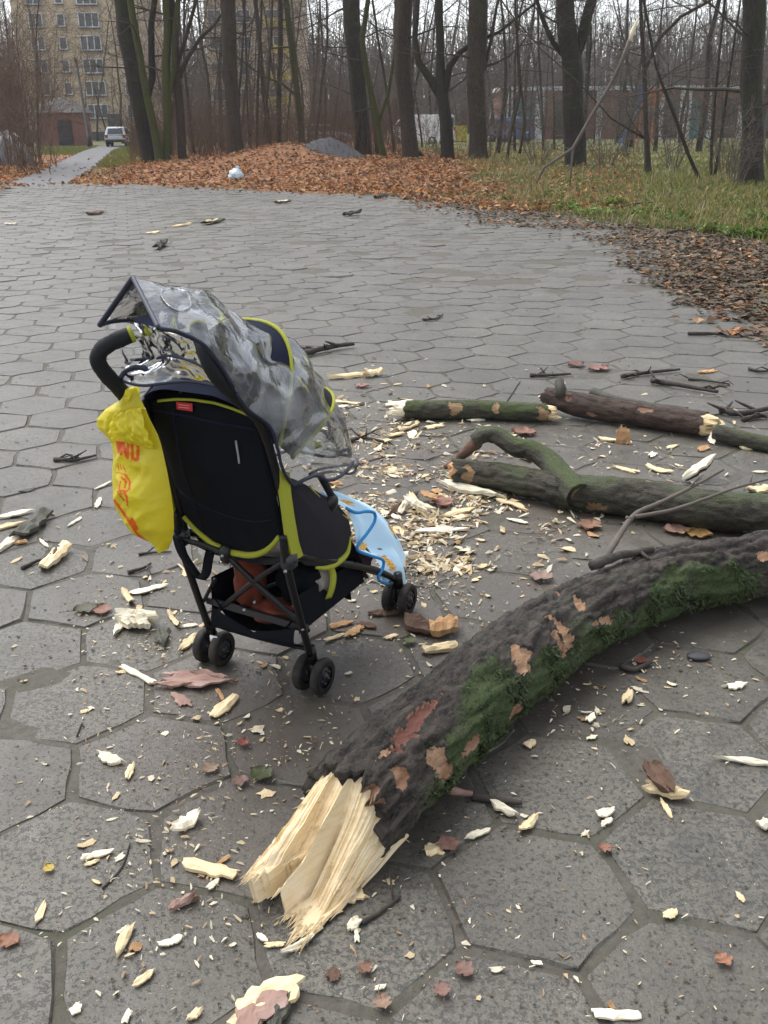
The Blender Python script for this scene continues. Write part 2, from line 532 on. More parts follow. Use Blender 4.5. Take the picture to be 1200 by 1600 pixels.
# asphalt path running off to the houses
mb = MB()
rows = []
yy = 28.6
while yy < 90:
    w = 0.92 if yy > 34 else .92 + (34 - yy) * .06
    c = path_x(yy)
    rows.append([mb.vert((c + s * w + .06 * nz(yy * .7, s), yy, -.004 if yy < 31 else .0)) for s in (-1, -.33, .33, 1)])
    yy += 1.2
for a, b2 in zip(rows, rows[1:]):
    for i in range(3): mb.face(a[i], a[i + 1], b2[i + 1], b2[i])
p = link('path', mb.mesh('path', M['asphalt'])); tag(p, kind='structure')
mb = MB()
mb.quad((-36, 80.5, .006), (-13, 80.5, .006), (-13, 84.2, .006), (-36, 84.2, .006))
p = link('road', mb.mesh('road', M['asphalt'])); tag(p, kind='structure')

# hexagonal concrete slabs
HS, HP, HO = .2361, radians(13.7), Vector((-.745, 1.838))
pav = bpy.data.objects.new('pavement', None); COL.objects.link(pav)
tag(pav, kind='structure'); ORIG[pav] = Vector((0, 0, 0))
def slab_mb(mb, cx, cy, rz, seed, tilt=(0, 0), dz=0.0, lod=3):
    rnd = random.Random(seed)
    n = 6 * lod
    top, rim = [], []
    chip = [rnd.random() < .22 for _ in range(6)]
    cr, sr = cos(rz), sin(rz)
    for i in range(n):
        side, f = divmod(i, lod)
        a0, a1 = pi / 6 + side * pi / 3, pi / 6 + (side + 1) * pi / 3
        t = f / lod
        x = (cos(a0) * (1 - t) + cos(a1) * t); y = (sin(a0) * (1 - t) + sin(a1) * t)
        k = HS - .0015 + rnd.uniform(-.005, .002)
        if f == 0: k *= 1 - (rnd.uniform(.03, .08) if chip[side] else rnd.uniform(0, .008))
        x *= k; y *= k
        X, Y = x * cr - y * sr, x * sr + y * cr
        z = X * tilt[0] + Y * tilt[1] + dz
        kk = 1 - rnd.uniform(.004, .02) / HS
        top.append(mb.vert((cx + X * kk, cy + Y * kk, z + rnd.uniform(-.001, .001))))
        rim.append(mb.vert((cx + X, cy + Y, z - rnd.uniform(.012, .02))))
    mb.face(*top)
    for i in range(n):
        j = (i + 1) % n
        mb.face(top[j], top[i], rim[i], rim[j])
variants = []
for k in range(10):
    mb = MB(); slab_mb(mb, 0, 0, 0, 100 + k)
    variants.append(mb.mesh('slab', M['concrete'], False))
la = Vector((cos(HP), sin(HP))) * HS * sqrt(3)
lb = Vector((cos(HP + pi / 3), sin(HP + pi / 3))) * HS * sqrt(3)
cells = []
for i in range(-90, 91):
    for j in range(-60, 110):
        c = HO + la * i + lb * j
        if c.y < -2.5 or c.y > 31 or abs(c.x) > 16: continue
        if c.y > 0 and abs(c.x) > c.y * .45 + 2.6: continue
        w = .35 * nz(c.x * .9, c.y * .9)
        if edge_dist(c.x, c.y) + w > -.15 or left_dist(c.x, c.y) + w > -.1: continue
        px = proj((c.x, c.y, 0))
        vis = c.y > .5 and -70 < px[0] < 1270 and px[1] < 1720
        cells.append((0 if vis else 1, c.length, c))
cells.sort(key=lambda q: (q[0], q[1]))
rest = MB()
for n, (hid, dist, c) in enumerate(cells):
    r = random.Random(n)
    tl = (r.gauss(0, .006), r.gauss(0, .006)); dz = r.gauss(0, .0012 if n < 300 else .003)
    if n >= 300: c = c + Vector((r.gauss(0, .006), r.gauss(0, .006)))
    if n < 300:
        o = link('slab', variants[r.randrange(10)], pav, (c.x, c.y, dz), (tl[1], -tl[0], HP + r.randrange(6) * pi / 3))
    else:
        slab_mb(rest, c.x, c.y, HP + r.randrange(6) * pi / 3, n, tl, dz, 3 if dist < 12 else 1)
o = part('slab', rest, M['concrete'], pav, False); o['kind'] = 'stuff'
# soil and moss standing in the joints: a low sheet under the slab faces
M['joint'] = simple('joint_soil', (.094, .083, .067), (.052, .046, .036), 30, .8, .9, .008, (.050, .052, .030), 2.2, 'Position')
mb = MB()
def jz(u, v):
    x, y = -9 + 18 * u, -1 + 26 * v * (.35 + .65 * v)
    return (x, y, -.0042 + .0050 * nz(x * 1.3, y * 1.3) + .003 * nz(x * 5, y * 5) + .0015 * nz(x * 17, y * 17))
mb.grid(jz, 200, 300)
o = part('joint_filling', mb, M['joint'], pav)
o['kind'] = 'stuff'

# ------------------------------------------------------------------ trees
def grow(mb, p, d, r, L, depth, rnd, sides=5, up=.08, wander=.25, rmin=.004, kids=3, ratio=.55, segs=5):
    """A limb with side limbs; the finest are single tapering twigs."""
    path, rad = [Vector(p)], [r]
    d = Vector(d).normalized()
    st = L / segs
    marks = []
    for i in range(segs):
        d = (d + Vector((rnd.gauss(0, wander), rnd.gauss(0, wander), rnd.gauss(up, wander * .7))) * .55).normalized()
        p = path[-1] + d * st
        path.append(p)
        rad.append(max(rmin, r * (1 - .78 * (i + 1) / segs)))
        marks.append((p.copy(), d.copy(), rad[-1]))
    mb.tube(path, rad, max(3, sides), False)
    if depth <= 0: return
    for q in range(kids):
        i = rnd.randrange(1, segs) if q else segs - 1
        pp, dd, rr = marks[i]
        ax = Vector((rnd.gauss(0, 1), rnd.gauss(0, 1), rnd.gauss(0, .8))).cross(dd)
        if ax.length < 1e-4: continue
        ax.normalize()
        nd_ = (dd * rnd.uniform(.5, .9) + ax * rnd.uniform(.5, 1.0)).normalized()
        grow(mb, pp, nd_, max(rmin, rr * .75), L * rnd.uniform(ratio - .12, ratio + .15), depth - 1, rnd, max(3, sides - 1), up, wander, rmin, kids, ratio, max(3, segs - 1))

def trunk_tube(mb, path, rad, n=20, seed=0, relief=.06, flare=0.0):
    # resample so that bark relief can be carried by the mesh itself
    pts, rr = [], []
    K = 5
    for (a, b2, ra, rb) in zip(path, path[1:], rad, rad[1:]):
        a, b2 = Vector(a), Vector(b2)
        for k in range(K):
            t = k / K
            pts.append(a.lerp(b2, t)); rr.append(ra + (rb - ra) * t)
    pts.append(Vector(path[-1])); rr.append(rad[-1])
    for i, q in enumerate(pts):
        pts[i] = q + Vector((nz(q.z * .8 + seed, 1), nz(q.z * .8 + seed, 7), 0)) * rr[i] * .22
    rings = mb.tube(pts, rr, n, True)
    z0 = path[0][2]
    for ring, c, r in zip(rings, pts, rr):
        for j, i in enumerate(ring):
            v = Vector(mb.v[i]); dv = v - c
            a = 2 * pi * j / n
            k = 1 + relief * (nz(cos(a) * 2.2 + seed, sin(a) * 2.2, c.z * .35) + .7 * nz(cos(a) * 6 + seed, sin(a) * 6, c.z * 1.1))
            h = max(0, c.z - z0)
            k += flare * exp(-h / .28) * (1 + .6 * cos(a * 4 + seed))
            mb.v[i] = tuple(c + dv * k)
    return pts, rr

def front_tree(name, label, bark, base_px, Y, pts_px, widths, extra=(), limbs=10, twig=None, flare=.35, seed=1, top=13.0, low=2.2, group=None, lay=1.0, dens=3):
    """pts_px: how the stem runs in the photograph, at the stem's own distance; widths in photo pixels."""
    base = D(base_px[0], base_px[1], Y)
    zg = height(base.x, base.y)
    sc = .87 * (Y * cos(TH) + H * sin(TH)) / F
    path = [Vector((base.x, Y, zg - .25)), Vector((base.x, Y, zg))]
    rad = [widths[0] * sc / 2, widths[0] * sc / 2]
    for (q, w) in zip(pts_px, widths[1:]):
        dd = D(q[0], q[1], Y)
        if dd.z < zg + .2: continue
        path.append(Vector((dd.x, Y + .05 * nz(dd.z + seed), dd.z))); rad.append(w * sc / 2)
    a, b2 = path[-2], path[-1]
    d = (b2 - a).normalized(); d = (d + Vector((0, 0, .5))).normalized()
    stem_top = len(path)
    while path[-1].z < top and len(path) < 40:
        path.append(path[-1] + d * 1.6 + Vector((0, .1 * nz(path[-1].z, seed), 0))); rad.append(max(.03, rad[-1] * .86))
        d = (d + Vector((.12 * nz(path[-1].z, seed, 3), .12 * nz(path[-1].z, seed, 9), .1))).normalized()
    rnd = random.Random(seed)
    root = thing(name, label, 'tree', (base.x, Y, zg), 0, group)
    mb = MB()
    pts, rr = trunk_tube(mb, path, rad, 28, seed * 3.7, .14, flare)
    for ex in extra:                       # forks: list of (px points), widths
        ep, ew = ex
        q = [Vector(D(u[0], u[1], Y - .02 * i)) for i, u in enumerate(ep)]
        r_ = [w * sc / 2 for w in ew]
        d = (q[-1] - q[-2]).normalized(); d = (d + Vector((0, 0, .35))).normalized()
        while q[-1].z < top * .8 and len(q) < 30:
            q.append(q[-1] + d * 1.4 + Vector((0, rnd.gauss(0, .12), 0))); r_.append(max(.02, r_[-1] * .82))
            d = (d + Vector((rnd.gauss(0, .1), rnd.gauss(0, .1), .12))).normalized()
        p2, r2 = trunk_tube(mb, q, r_, 12, seed * 1.3 + 5, .08, 0)
        pts = pts + p2; rr = rr + r2
    part('trunk', mb, M[bark], root)
    cb = MB()
    cand = [i for i, q in enumerate(pts) if q.z > zg + low]
    for k in range(int(limbs * 1.6)):
        i = cand[min(len(cand) - 1, int(len(cand) * (k + rnd.random()) / limbs * (.75 if k % 2 else 1)))]
        a = rnd.uniform(0, 2 * pi)
        dv = Vector((cos(a) * 1.2, sin(a), rnd.uniform(-.05, .55)))
        r0 = min(rr[i] * .4, rnd.uniform(.02, .055))
        grow(cb, pts[i], dv, r0, rnd.uniform(1.6, 3.4) * lay, 3, rnd, 5, .03, .3, .0045, dens, .55)
    part('crown', cb, M[twig or 'twig_dark'], root)
    return root

YF = 38.0
front_tree('tree', 'thick dark trunk leaning left at the path edge, stoutest of the clump', 'bark_dark', (234, 252), 41, [(222, 190), (207, 110), (196, 30), (186, -40)], [26, 25, 29, 32, 31], [([(222, 190), (238, 120), (236, 40), (246, -30)], [12, 12, 11, 9])], seed=11, low=2.0, limbs=14)
front_tree('tree', 'mossy green stem leaning left in front of the thick dark trunk of the clump', 'bark_moss', (251, 254), 40, [(240, 200), (226, 130), (213, 60), (200, -20)], [15, 13, 12, 12, 11], seed=12, low=2.6, limbs=8)
front_tree('tree', 'upright mossy stem in the middle of the clump beside the path', 'bark_moss', (259, 254), 40.3, [(262, 180), (259, 100), (262, 40), (258, -30)], [15, 14, 14, 13, 13], [([(262, 160), (272, 110), (273, 40), (280, -20)], [9, 9, 8, 7])], seed=13, low=2.2, limbs=10)
front_tree('tree', 'slim brown stem forking low, outermost of the clump towards the white bag', 'bark_brown', (286, 253), 40.5, [(282, 190), (276, 110), (272, 40), (266, -30)], [15, 15, 14, 11, 10], [([(280, 120), (292, 92), (312, 60), (334, 40)], [9, 8, 6, 5]), ([(277, 100), (290, 60), (304, 10), (310, -40)], [7, 7, 6, 5])], seed=14, low=1.8, limbs=10)
front_tree('tree', 'single brown trunk with flared foot right behind the white plastic bag', 'bark_brown', (371, 251), 39, [(365, 180), (360, 110), (357, 40), (355, -40)], [26, 23, 25, 25, 25], [([(357, 150), (349, 120), (350, 80)], [6, 5, 4])], seed=15, low=2.4, limbs=12)
front_tree('tree', 'thin mossy trunk bending left behind the leaf mound', 'bark_moss', (473, 214), 47, [(465, 150), (458, 90), (448, 10), (440, -50)], [12, 11, 11, 10, 9], [([(464, 150), (440, 130), (412, 120)], [5, 4, 3])], seed=16, low=2.0, limbs=10)
front_tree('tree', 'thin straight trunk behind the leaf mound, next to the bending mossy one', 'bark_brown', (434, 213), 48, [(436, 150), (438, 80), (438, 0), (440, -60)], [9, 9, 9, 8, 8], seed=17, low=2.0, limbs=10)
front_tree('tree', 'broad dark trunk rising right behind the grey gravel heap', 'bark_dark', (568, 226), 44, [(562, 160), (556, 100), (550, 40), (548, -40)], [29, 27, 26, 28, 29], seed=18, low=2.2, limbs=12)
front_tree('tree', 'slender leaning stem between the gravel heap and the tallest trunks', 'bark_moss', (599, 234), 42, [(588, 180), (574, 120), (566, 60), (578, -20)], [10, 10, 9, 9, 8], [([(592, 190), (606, 150), (616, 90), (622, 20)], [6, 6, 5, 4])], seed=19, low=1.6, limbs=10)
front_tree('tree', 'broad brown trunk with a wide root foot at the end of the leaf bank', 'bark_brown', (642, 242), 40, [(636, 180), (629, 110), (629, 50), (631, -40)], [30, 27, 29, 31, 31], [([(646, 236), (656, 239), (664, 246)], [9, 6, 3])], seed=20, low=2.4, limbs=12)
front_tree('tree', 'forked dark trunk spreading into a wide Y, beside the leaf bank', 'bark_dark', (700, 247), 39, [(697, 190), (690, 148), (688, 80), (686, 10), (684, -40)], [23, 22, 21, 14, 14, 13], [([(690, 152), (672, 122), (654, 98), (648, 60), (652, 0)], [16, 14, 12, 10, 9]), ([(694, 152), (702, 104), (716, 84), (740, 66), (780, 50)], [14, 12, 10, 7, 5])], seed=21, low=2.0, limbs=14)
front_tree('tree', 'broad trunk with a mossy edge where leaf bank meets the grass', 'bark_brown', (748, 247), 38.5, [(746, 190), (744, 120), (746, 50), (748, -40)], [32, 29, 30, 32, 33], [([(756, 110), (768, 60), (776, 10), (790, -40)], [6, 6, 5, 5])], seed=22, low=2.0, limbs=14)
front_tree('tree', 'dark two-forked trunk standing alone in the grass', 'bark_dark', (899, 264), 35, [(897, 200), (894, 140), (892, 80), (884, 20), (878, -40)], [38, 36, 36, 35, 30, 28], [([(898, 90), (910, 60), (922, 10), (936, -40)], [20, 19, 18, 17]), ([(884, 90), (864, 66), (848, 30), (836, -10)], [10, 9, 7, 6])], seed=23, low=1.8, limbs=16, flare=.12)
front_tree('tree', 'crooked sapling with a leaning limb, in the grass beyond the forked trunk', 'bark_brown', (1012, 281), 31, [(1010, 220), (1008, 160), (1007, 100), (1002, 40)], [12, 9, 8, 8, 6], [([(1006, 215), (980, 200), (955, 185)], [5, 4, 3]), ([(1008, 110), (1030, 60), (1064, 26), (1108, 2)], [6, 6, 6, 5])], seed=24, low=.9, limbs=14, top=9, flare=.1)
front_tree('tree', 'stout dark trunk with a peeled pale foot at the edge of the litter', 'bark_dark', (1172, 300), 25, [(1174, 230), (1174, 160), (1176, 80), (1177, 0), (1179, -60)], [42, 37, 36, 36, 36, 37], seed=25, low=1.4, limbs=14, flare=.35)
front_tree('tree', 'thin dark stem leaning left in front of the stout dark trunk', 'bark_dark', (1092, 302), 26, [(1075, 240), (1050, 170), (1034, 130), (1024, 100)], [7, 6, 6, 5, 4], seed=26, low=.8, limbs=10, top=6, flare=0, lay=.6)
front_tree('tree', 'pair of thin stems sprouting left of the stout dark trunk', 'bark_dark', (1110, 281), 28, [(1112, 220), (1118, 150), (1124, 80)], [6, 5, 5, 4], [([(1116, 278), (1126, 220), (1134, 160), (1142, 100)], [6, 5, 5, 4])], seed=27, low=.6, limbs=14, top=7, flare=0, lay=.7)
front_tree('tree', 'thin leaning sapling near the pale-tipped hanging branch, left of it', 'bark_brown', (790, 250), 34, [(800, 200), (812, 150), (810, 100), (806, 40)], [5, 5, 4, 4, 3], [([(812, 240), (820, 190), (814, 130)], [5, 4, 3])], seed=28, low=.5, limbs=14, top=7, flare=0, lay=.7)
front_tree('tree', 'bare shrubby stems growing at the foot of the leaf mound', 'bark_brown', (400, 213), 46, [(402, 160), (404, 100), (408, 30)], [5, 5, 4, 4], [([(412, 214), (418, 150), (424, 60)], [4, 4, 3]), ([(390, 214), (386, 150), (384, 60)], [4, 3, 3])], seed=29, low=.5, limbs=14, top=8, flare=0, lay=.7)

# long broken limb hanging down onto the grass, its split end pale
Yb = 24.5
root = thing('broken_branch', 'long bare broken limb hanging over the grass with a pale split tip', 'branch', D(893, 300, Yb))
mb = MB()
sc = (Yb * cos(TH) + H * sin(TH)) / F
def pxpath(pts, Y, dy=0): return [D(x, y, Y + dy * i) for i, (x, y) in enumerate(pts)]
mb.tube(pxpath([(822, 318), (850, 262), (895, 232), (925, 180), (955, 130), (972, 95), (984, 62)], Yb), [w * sc / 2 for w in (2, 4, 5.5, 6, 6, 6.5, 7)], 7, True, .15, 1)
mb.tube(pxpath([(895, 232), (892, 270), (889, 306)], Yb), [w * sc / 2 for w in (4, 3.2, 2)], 6)
rnd = random.Random(5)
for q in ((895, 232), (930, 170), (860, 254), (952, 136), (890, 290)):
    grow(mb, D(*q, Yb), Vector((rnd.gauss(0, 1), rnd.gauss(0, .4), rnd.gauss(0, .7))), .010, 1.0, 2, rnd, 4, 0, .3, .003, 3, .55)
part('stem', mb, M['twig'], root)
mb = MB()
mb.tube(pxpath([(984, 64), (989, 48), (994, 36), (998, 27)], Yb - .01), [w * sc / 2 for w in (6.5, 7, 5, 1)], 6, True, .3, 3, 30)
part('split_tip', mb, M['wood_pale'], root)

# woods behind: each trunk its own tree; kinds share their mesh
protos = []
for k in range(7):
    rnd = random.Random(50 + k)
    hgt = rnd.uniform(11, 17)
    mb = MB(); path = [Vector((0, 0, -.3))]; rad = [rnd.uniform(.07, .17)]
    d = Vector((rnd.gauss(0, .06), rnd.gauss(0, .06), 1))
    while path[-1].z < hgt:
        path.append(path[-1] + d.normalized() * 1.3); rad.append(max(.025, rad[0] * (1 - .8 * path[-1].z / hgt)))
        d += Vector((rnd.gauss(0, .07), rnd.gauss(0, .07), 0))
    mb.tube(path, rad, 7, True)
    tm = mb.mesh('trunk', M['bark_brown' if k % 3 else 'bark_dark'])
    cb = MB()
    for q in range(24):
        i = rnd.randrange(1, len(path))
        a = rnd.uniform(0, 2 * pi)
        grow(cb, path[i], Vector((cos(a), sin(a), rnd.uniform(0, 1.1))), rad[i] * .36, rnd.uniform(1.6, 3.4), 2, rnd, 3, .10, .28, .007, 4, .55, 4)
    cm = cb.mesh('crown', M['twig'])
    protos.append((tm, cm))
rnd = random.Random(99)
placed = []
def wood_tree(x, y, s, lab, grp):
    tm, cm = protos[rnd.randrange(7)]
    o = thing('bare_tree', lab, 'tree', (x, y, height(x, y) if y < 60 else -.035), 0, grp)
    o.rotation_euler = (rnd.gauss(0, .03), rnd.gauss(0, .03), rnd.uniform(0, 6.28)); o.scale = (s, s, s)
    link('trunk', tm, o); link('crown', cm, o)
n = 0
while n < 140:
    y = 46 + 75 * rnd.random() ** 1.0
    px = rnd.uniform(-120, 1320)
    q = D(px, 200, y)
    if -190 < 0 and 62 < px < 205 and y < 125: continue      # the view down the path to the houses stays open
    if px < 62 and y < 52: continue
    if any((q.x - a) ** 2 + (q.y - b2) ** 2 < 2.2 for a, b2 in placed): continue
    placed.append((q.x, q.y))
    for lim, gap in ((205, 'left of the mossy clump by the path'), (360, 'between the path clump and the single flared trunk'), (550, 'behind the leaf mound'), (640, 'between the gravel heap trunk and the wide-rooted trunk'), (745, 'about the forked Y trunk'), (895, 'between the mossy-edged trunk and the lone forked trunk'), (1172, 'between the lone forked trunk and the stout peeled trunk'), (9999, 'beyond the stout peeled trunk')):
        if px < lim: break
    far_ = 'distant' if y > 82 else 'nearer' if y < 62 else 'mid-distance'
    wood_tree(q.x, q.y, rnd.uniform(.7, 1.15), far_ + ' bare tree ' + gap, far_ + ' bare trees ' + gap)
    n += 1
for px, y in ((70, 92), (88, 104), (205, 78), (190, 96), (40, 70), (20, 60), (-20, 66), (150, 108), (60, 74), (100, 100), (128, 96), (170, 90), (52, 108), (182, 106), (112, 110)):
    q = D(px, 200, y)
    wood_tree(q.x, q.y, rnd.uniform(.55, .9), 'slim bare tree growing in front of the apartment block by the path', 'bare trees before the apartment block')

# brushwood filling the floor of the woods: stuff, nobody could count it
mb = MB()
rnd = random.Random(3)
for k in range(11000):
    y = 43 + 55 * rnd.random() ** 1.5
    px = rnd.uniform(200, 1300) if rnd.random() < .9 else rnd.uniform(-150, 60)
    q = D(px, 200, y)
    if px > 630 and rnd.random() < (.9 if y < 70 else .6): continue
    z0 = height(q.x, y) if y < 60 else -.03
    hgt = rnd.uniform(.4, 2.4) * (1 if rnd.random() < .7 else 2.6)
    a, b2 = rnd.gauss(0, .22), rnd.gauss(0, .22)
    p0 = Vector((q.x, y, z0)); p1 = p0 + Vector((a * hgt * .5, b2 * hgt * .5, hgt * .55)); p2 = p0 + Vector((a * hgt + rnd.gauss(0, .2), b2 * hgt, hgt))
    r = rnd.uniform(.004, .011)
    mb.tube([p0, p1, p2], [r, r * .7, .003], 3, False)
    for _q in range(2 if hgt > 2 else 1):
        p3 = p1 + Vector((rnd.gauss(0, .4), rnd.gauss(0, .4), rnd.uniform(.2, .8)))
        mb.tube([p1, p3], [r * .6, .002], 3, False)
solo('undergrowth', mb, M['twig_red'], 'thin reddish brown brushwood filling the floor of the woods', 'undergrowth', (0, 45, 0), kind='stuff')

# leafless thicket left of the path
root = thing('thicket', 'tall reddish leafless thicket at the left of the path', 'shrub', D(30, 250, 37))
mb = MB(); rnd = random.Random(8)
for k in range(150):
    px = rnd.uniform(-90, 92); y = rnd.uniform(36, 50)
    if px > 60 and rnd.random() < .5: continue
    q = D(px, 225, y)
    grow(mb, (q.x, q.y, -.04), Vector((rnd.gauss(0, .2), rnd.gauss(0, .2), 1)), rnd.uniform(.012, .03), rnd.uniform(2.0, 4.2) * (1 if px < 60 else .6), 2, rnd, 3, .1, .2, .005, 5, .55, 4)
part('stems', mb, M['twig_red'], root)

# bare shrubs standing in the grass on the right
for k, (px, Yq, hh, nst, wd, lab) in enumerate(((842, 37, 2.2, 16, .8, 'tangled bare shrub left of the dark two-forked trunk'), (948, 36, 2.0, 18, 1.0, 'bare brown shrub right of the dark two-forked trunk'), (1052, 33, 2.4, 18, .9, 'bushy bare shrub between the crooked sapling and the thin leaning stem'), (1136, 30, 2.2, 22, .7, 'rusty brown shrub just left of the stout dark trunk'), (1150, 24.2, 1.1, 16, .45, 'low twiggy brush at the foot of the stout dark trunk'), (985, 44, 2.6, 16, 1.2, 'bare shrub before the playground slide'), (760, 41, 1.4, 16, .8, 'straw-like dead brush at the foot of the mossy-edged trunk'), (1215, 30, 2.4, 18, .9, 'bare shrub at the right edge beyond the stout trunk'), (690, 46, 2.0, 16, 1.0, 'thin brush behind the forked Y trunk'), (322, 43, 1.8, 18, 1.2, 'brown brush between the clump by the path and the single flared trunk'), (420, 44, 1.8, 18, 1.2, 'brown brush left of the leaf mound'))):
    rnd = random.Random(900 + k); q = D(px, 240, Yq); zz = height(q.x, Yq)
    mb = MB()
    for i in range(nst):
        a = rnd.uniform(0, 6.28); r = rnd.random() * .25
        grow(mb, (q.x + cos(a) * r, Yq + sin(a) * r, zz - .05), Vector((cos(a) * wd * .45 + rnd.gauss(0, .12), sin(a) * wd * .4, 1)), rnd.uniform(.008, .018), hh * rnd.uniform(.6, 1.1), 2, rnd, 4, .05, .22, .0035, 5, .5, 4)
    sh = thing('bare_shrub', lab, 'shrub', (q.x, Yq, zz)); part('stems', mb, M['twig_red'] if k in (3, 6, 9, 10) else M['twig'], sh)
# ------------------------------------------------------------------ houses and vehicles at the far side
M['render_beige'] = simple('beige_render', (.56, .45, .31), (.49, .39, .27), 2, .9, .1, .01, kind='Position')
M['brick_red'] = simple('brick_red', (.27, .12, .085), (.20, .09, .065), 4, .9, .2, .01, kind='Position')
M['asphalt_'] = M['asphalt']
M['roof_grey'] = simple('roof_grey', (.085, .085, .085), (.06, .06, .062), 3, .85, .1)
M['white_paint'] = simple('white_paint', (.70, .71, .72), (.6, .61, .62), 3, .6, 0)
M['car_white'] = simple('car_silver', (.55, .57, .60), (.5, .52, .55), 3, .3, 0)
M['car_blue'] = simple('blue_paint', (.05, .14, .36), (.04, .12, .3), 3, .5, 0)
M['yellow_paint'] = simple('yellow_paint', (.60, .48, .06), (.5, .4, .05), 3, .6, 0)
M['orange_paint'] = simple('orange_paint', (.50, .17, .06), (.42, .14, .05), 3, .6, 0)
M['teal_paint'] = simple('teal_paint', (.06, .22, .24), (.05, .18, .2), 3, .6, 0)
M['dark_trim'] = simple('dark_trim', (.03, .03, .033), (.02, .02, .022), 9, .6, 0)
M['red_lamp'] = simple('red_lamp', (.35, .02, .02), (.3, .02, .02), 9, .3, 0)
m, nt, b = new_mat('window_glass')
b.inputs['Base Color'].default_value = (.045, .055, .065, 1); b.inputs['Roughness'].default_value = .08
M['glass'] = m
M['pole'] = simple('dark_pole', (.014, .018, .018), (.01, .012, .012), 9, .6, 0)

def window(parent, cx, y, cz, w, h, panes=2, wall_y=None):
    f = MB(); t = .09
    f.box((cx - w / 2 + t / 2, y - .05, cz), (t, .14, h)); f.box((cx + w / 2 - t / 2, y - .05, cz), (t, .14, h))
    f.box((cx, y - .05, cz + h / 2 - t / 2), (w - 2 * t - .004, .13, t)); f.box((cx, y - .05, cz - h / 2 + t / 2), (w - 2 * t - .004, .13, t))
    for k in range(1, panes):
        f.box((cx - w / 2 + w * k / panes, y - .05, cz), (t, .12, h - 2 * t - .004))
    wd = part('window', f, M['white_paint'], parent, False)
    for k in range(panes):
        p = MB(); pw = w / panes
        p.box((cx - w / 2 + pw * (k + .5), y - .02, cz), (pw - t * 1.1, .05, h - 2 * t - .01))
        part('pane', p, M['glass'], wd, False)
    s = MB(); s.box((cx, y - .12, cz - h / 2 - .07), (w + .2, .3, .08)); part('sill', s, M['roof_grey'], wd, False)

# beige apartment block
YA = 116.0
x0, x1 = D(40, 200, YA).x, D(232, 200, YA).x
root = thing('apartment_building', 'beige rendered apartment block with white windows behind the brick shed', 'building', ((x0 + x1) / 2, YA, 0))
mb = MB(); mb.box(((x0 + x1) / 2, YA + 6.2, 12), (x1 - x0, 12, 24)); part('wall', mb, M['render_beige'], root, False)
mb = MB(); mb.box(((x0 + x1) / 2, YA + 6.2, .42), (x1 - x0 + .2, 12.2, .84)); part('plinth', mb, M['roof_grey'], root, False)
mb = MB(); mb.box(((x0 + x1) / 2, YA + 6.2, 24.2), (x1 - x0 + .8, 12.8, .4)); part('roof', mb, M['roof_grey'], root, False)
zs = [D(150, yy, YA).z for yy in (174, 138, 103, 67, 31, -5, -41, -77)]
for z in zs:
    window(root, D(151, 150, YA).x, YA, z, 2.2, 1.45, 3)
    window(root, D(108.5, 150, YA).x, YA, z, .85, 1.25, 1)
    window(root, D(70, 150, YA).x, YA, z, 1.5, 1.4, 2)
    window(root, D(208, 150, YA).x, YA, z, 1.5, 1.4, 2)
mb = MB(); q = D(180, 190, YA); mb.box((q.x, YA - .06, 1.5), (1.5, .18, 2.3)); part('door', mb, M['dark_trim'], root, False)

# second block, far behind the woods
YB = 128.0
x0, x1 = D(330, 200, YB).x, D(475, 200, YB).x
root = thing('apartment_building', 'pale apartment block with yellow balconies glimpsed through the woods', 'building', ((x0 + x1) / 2, YB, 0))
mb = MB(); mb.box(((x0 + x1) / 2, YB + 6.2, 11), (x1 - x0, 12, 22)); part('wall', mb, M['render_beige'], root, False)
mb = MB(); mb.box(((x0 + x1) / 2, YB + 6.2, 22.2), (x1 - x0 + .8, 12.8, .4)); part('roof', mb, M['roof_grey'], root, False)
for k in range(7):
    z = 2.0 + 2.8 * k
    for fx in (.2, .5, .8):
        window(root, x0 + (x1 - x0) * fx - 1, YB, z, 1.6, 1.4, 2)
    mb = MB(); mb.box((x0 + (x1 - x0) * .62 + 1.4, YB - .55, z - .75), (2.8, 1.1, 1.0)); part('balcony', mb, M['yellow_paint'], root, False)

# brick shed with a hipped grey roof
YS = 84.0
a, b2 = D(58, 200, YS).x, D(121, 200, YS).x
root = thing('brick_shed', 'small red brick shed with a hipped grey roof by the path', 'building', ((a + b2) / 2, YS, 0))
mb = MB(); mb.box(((a + b2) / 2, YS + 2, 1.25), (b2 - a, 4, 2.6)); part('wall', mb, M['brick_red'], root, False)
mb = MB()
zt = D(90, 176, YS).z; zr = D(90, 154, YS).z + .1
e = .35
c4 = [(a - e, YS - e, zt), (b2 + e, YS - e, zt), (b2 + e, YS + 4 + e, zt), (a - e, YS + 4 + e, zt)]
r2 = [((a + b2) / 2 - .5, YS + 2, zr), ((a + b2) / 2 + .5, YS + 2, zr)]
i = [mb.vert(p) for p in c4 + r2]
mb.face(i[0], i[1], i[5], i[4]); mb.face(i[1], i[2], i[5]); mb.face(i[2], i[3], i[4], i[5]); mb.face(i[3], i[0], i[4]); mb.face(i[3], i[2], i[1], i[0])
part('roof', mb, M['roof_grey'], root, False)
mb = MB(); mb.box(((a + b2) / 2 + .6, YS - .04, 1.0), (1.1, .12, 2.0)); part('door', mb, M['dark_trim'], root, False)

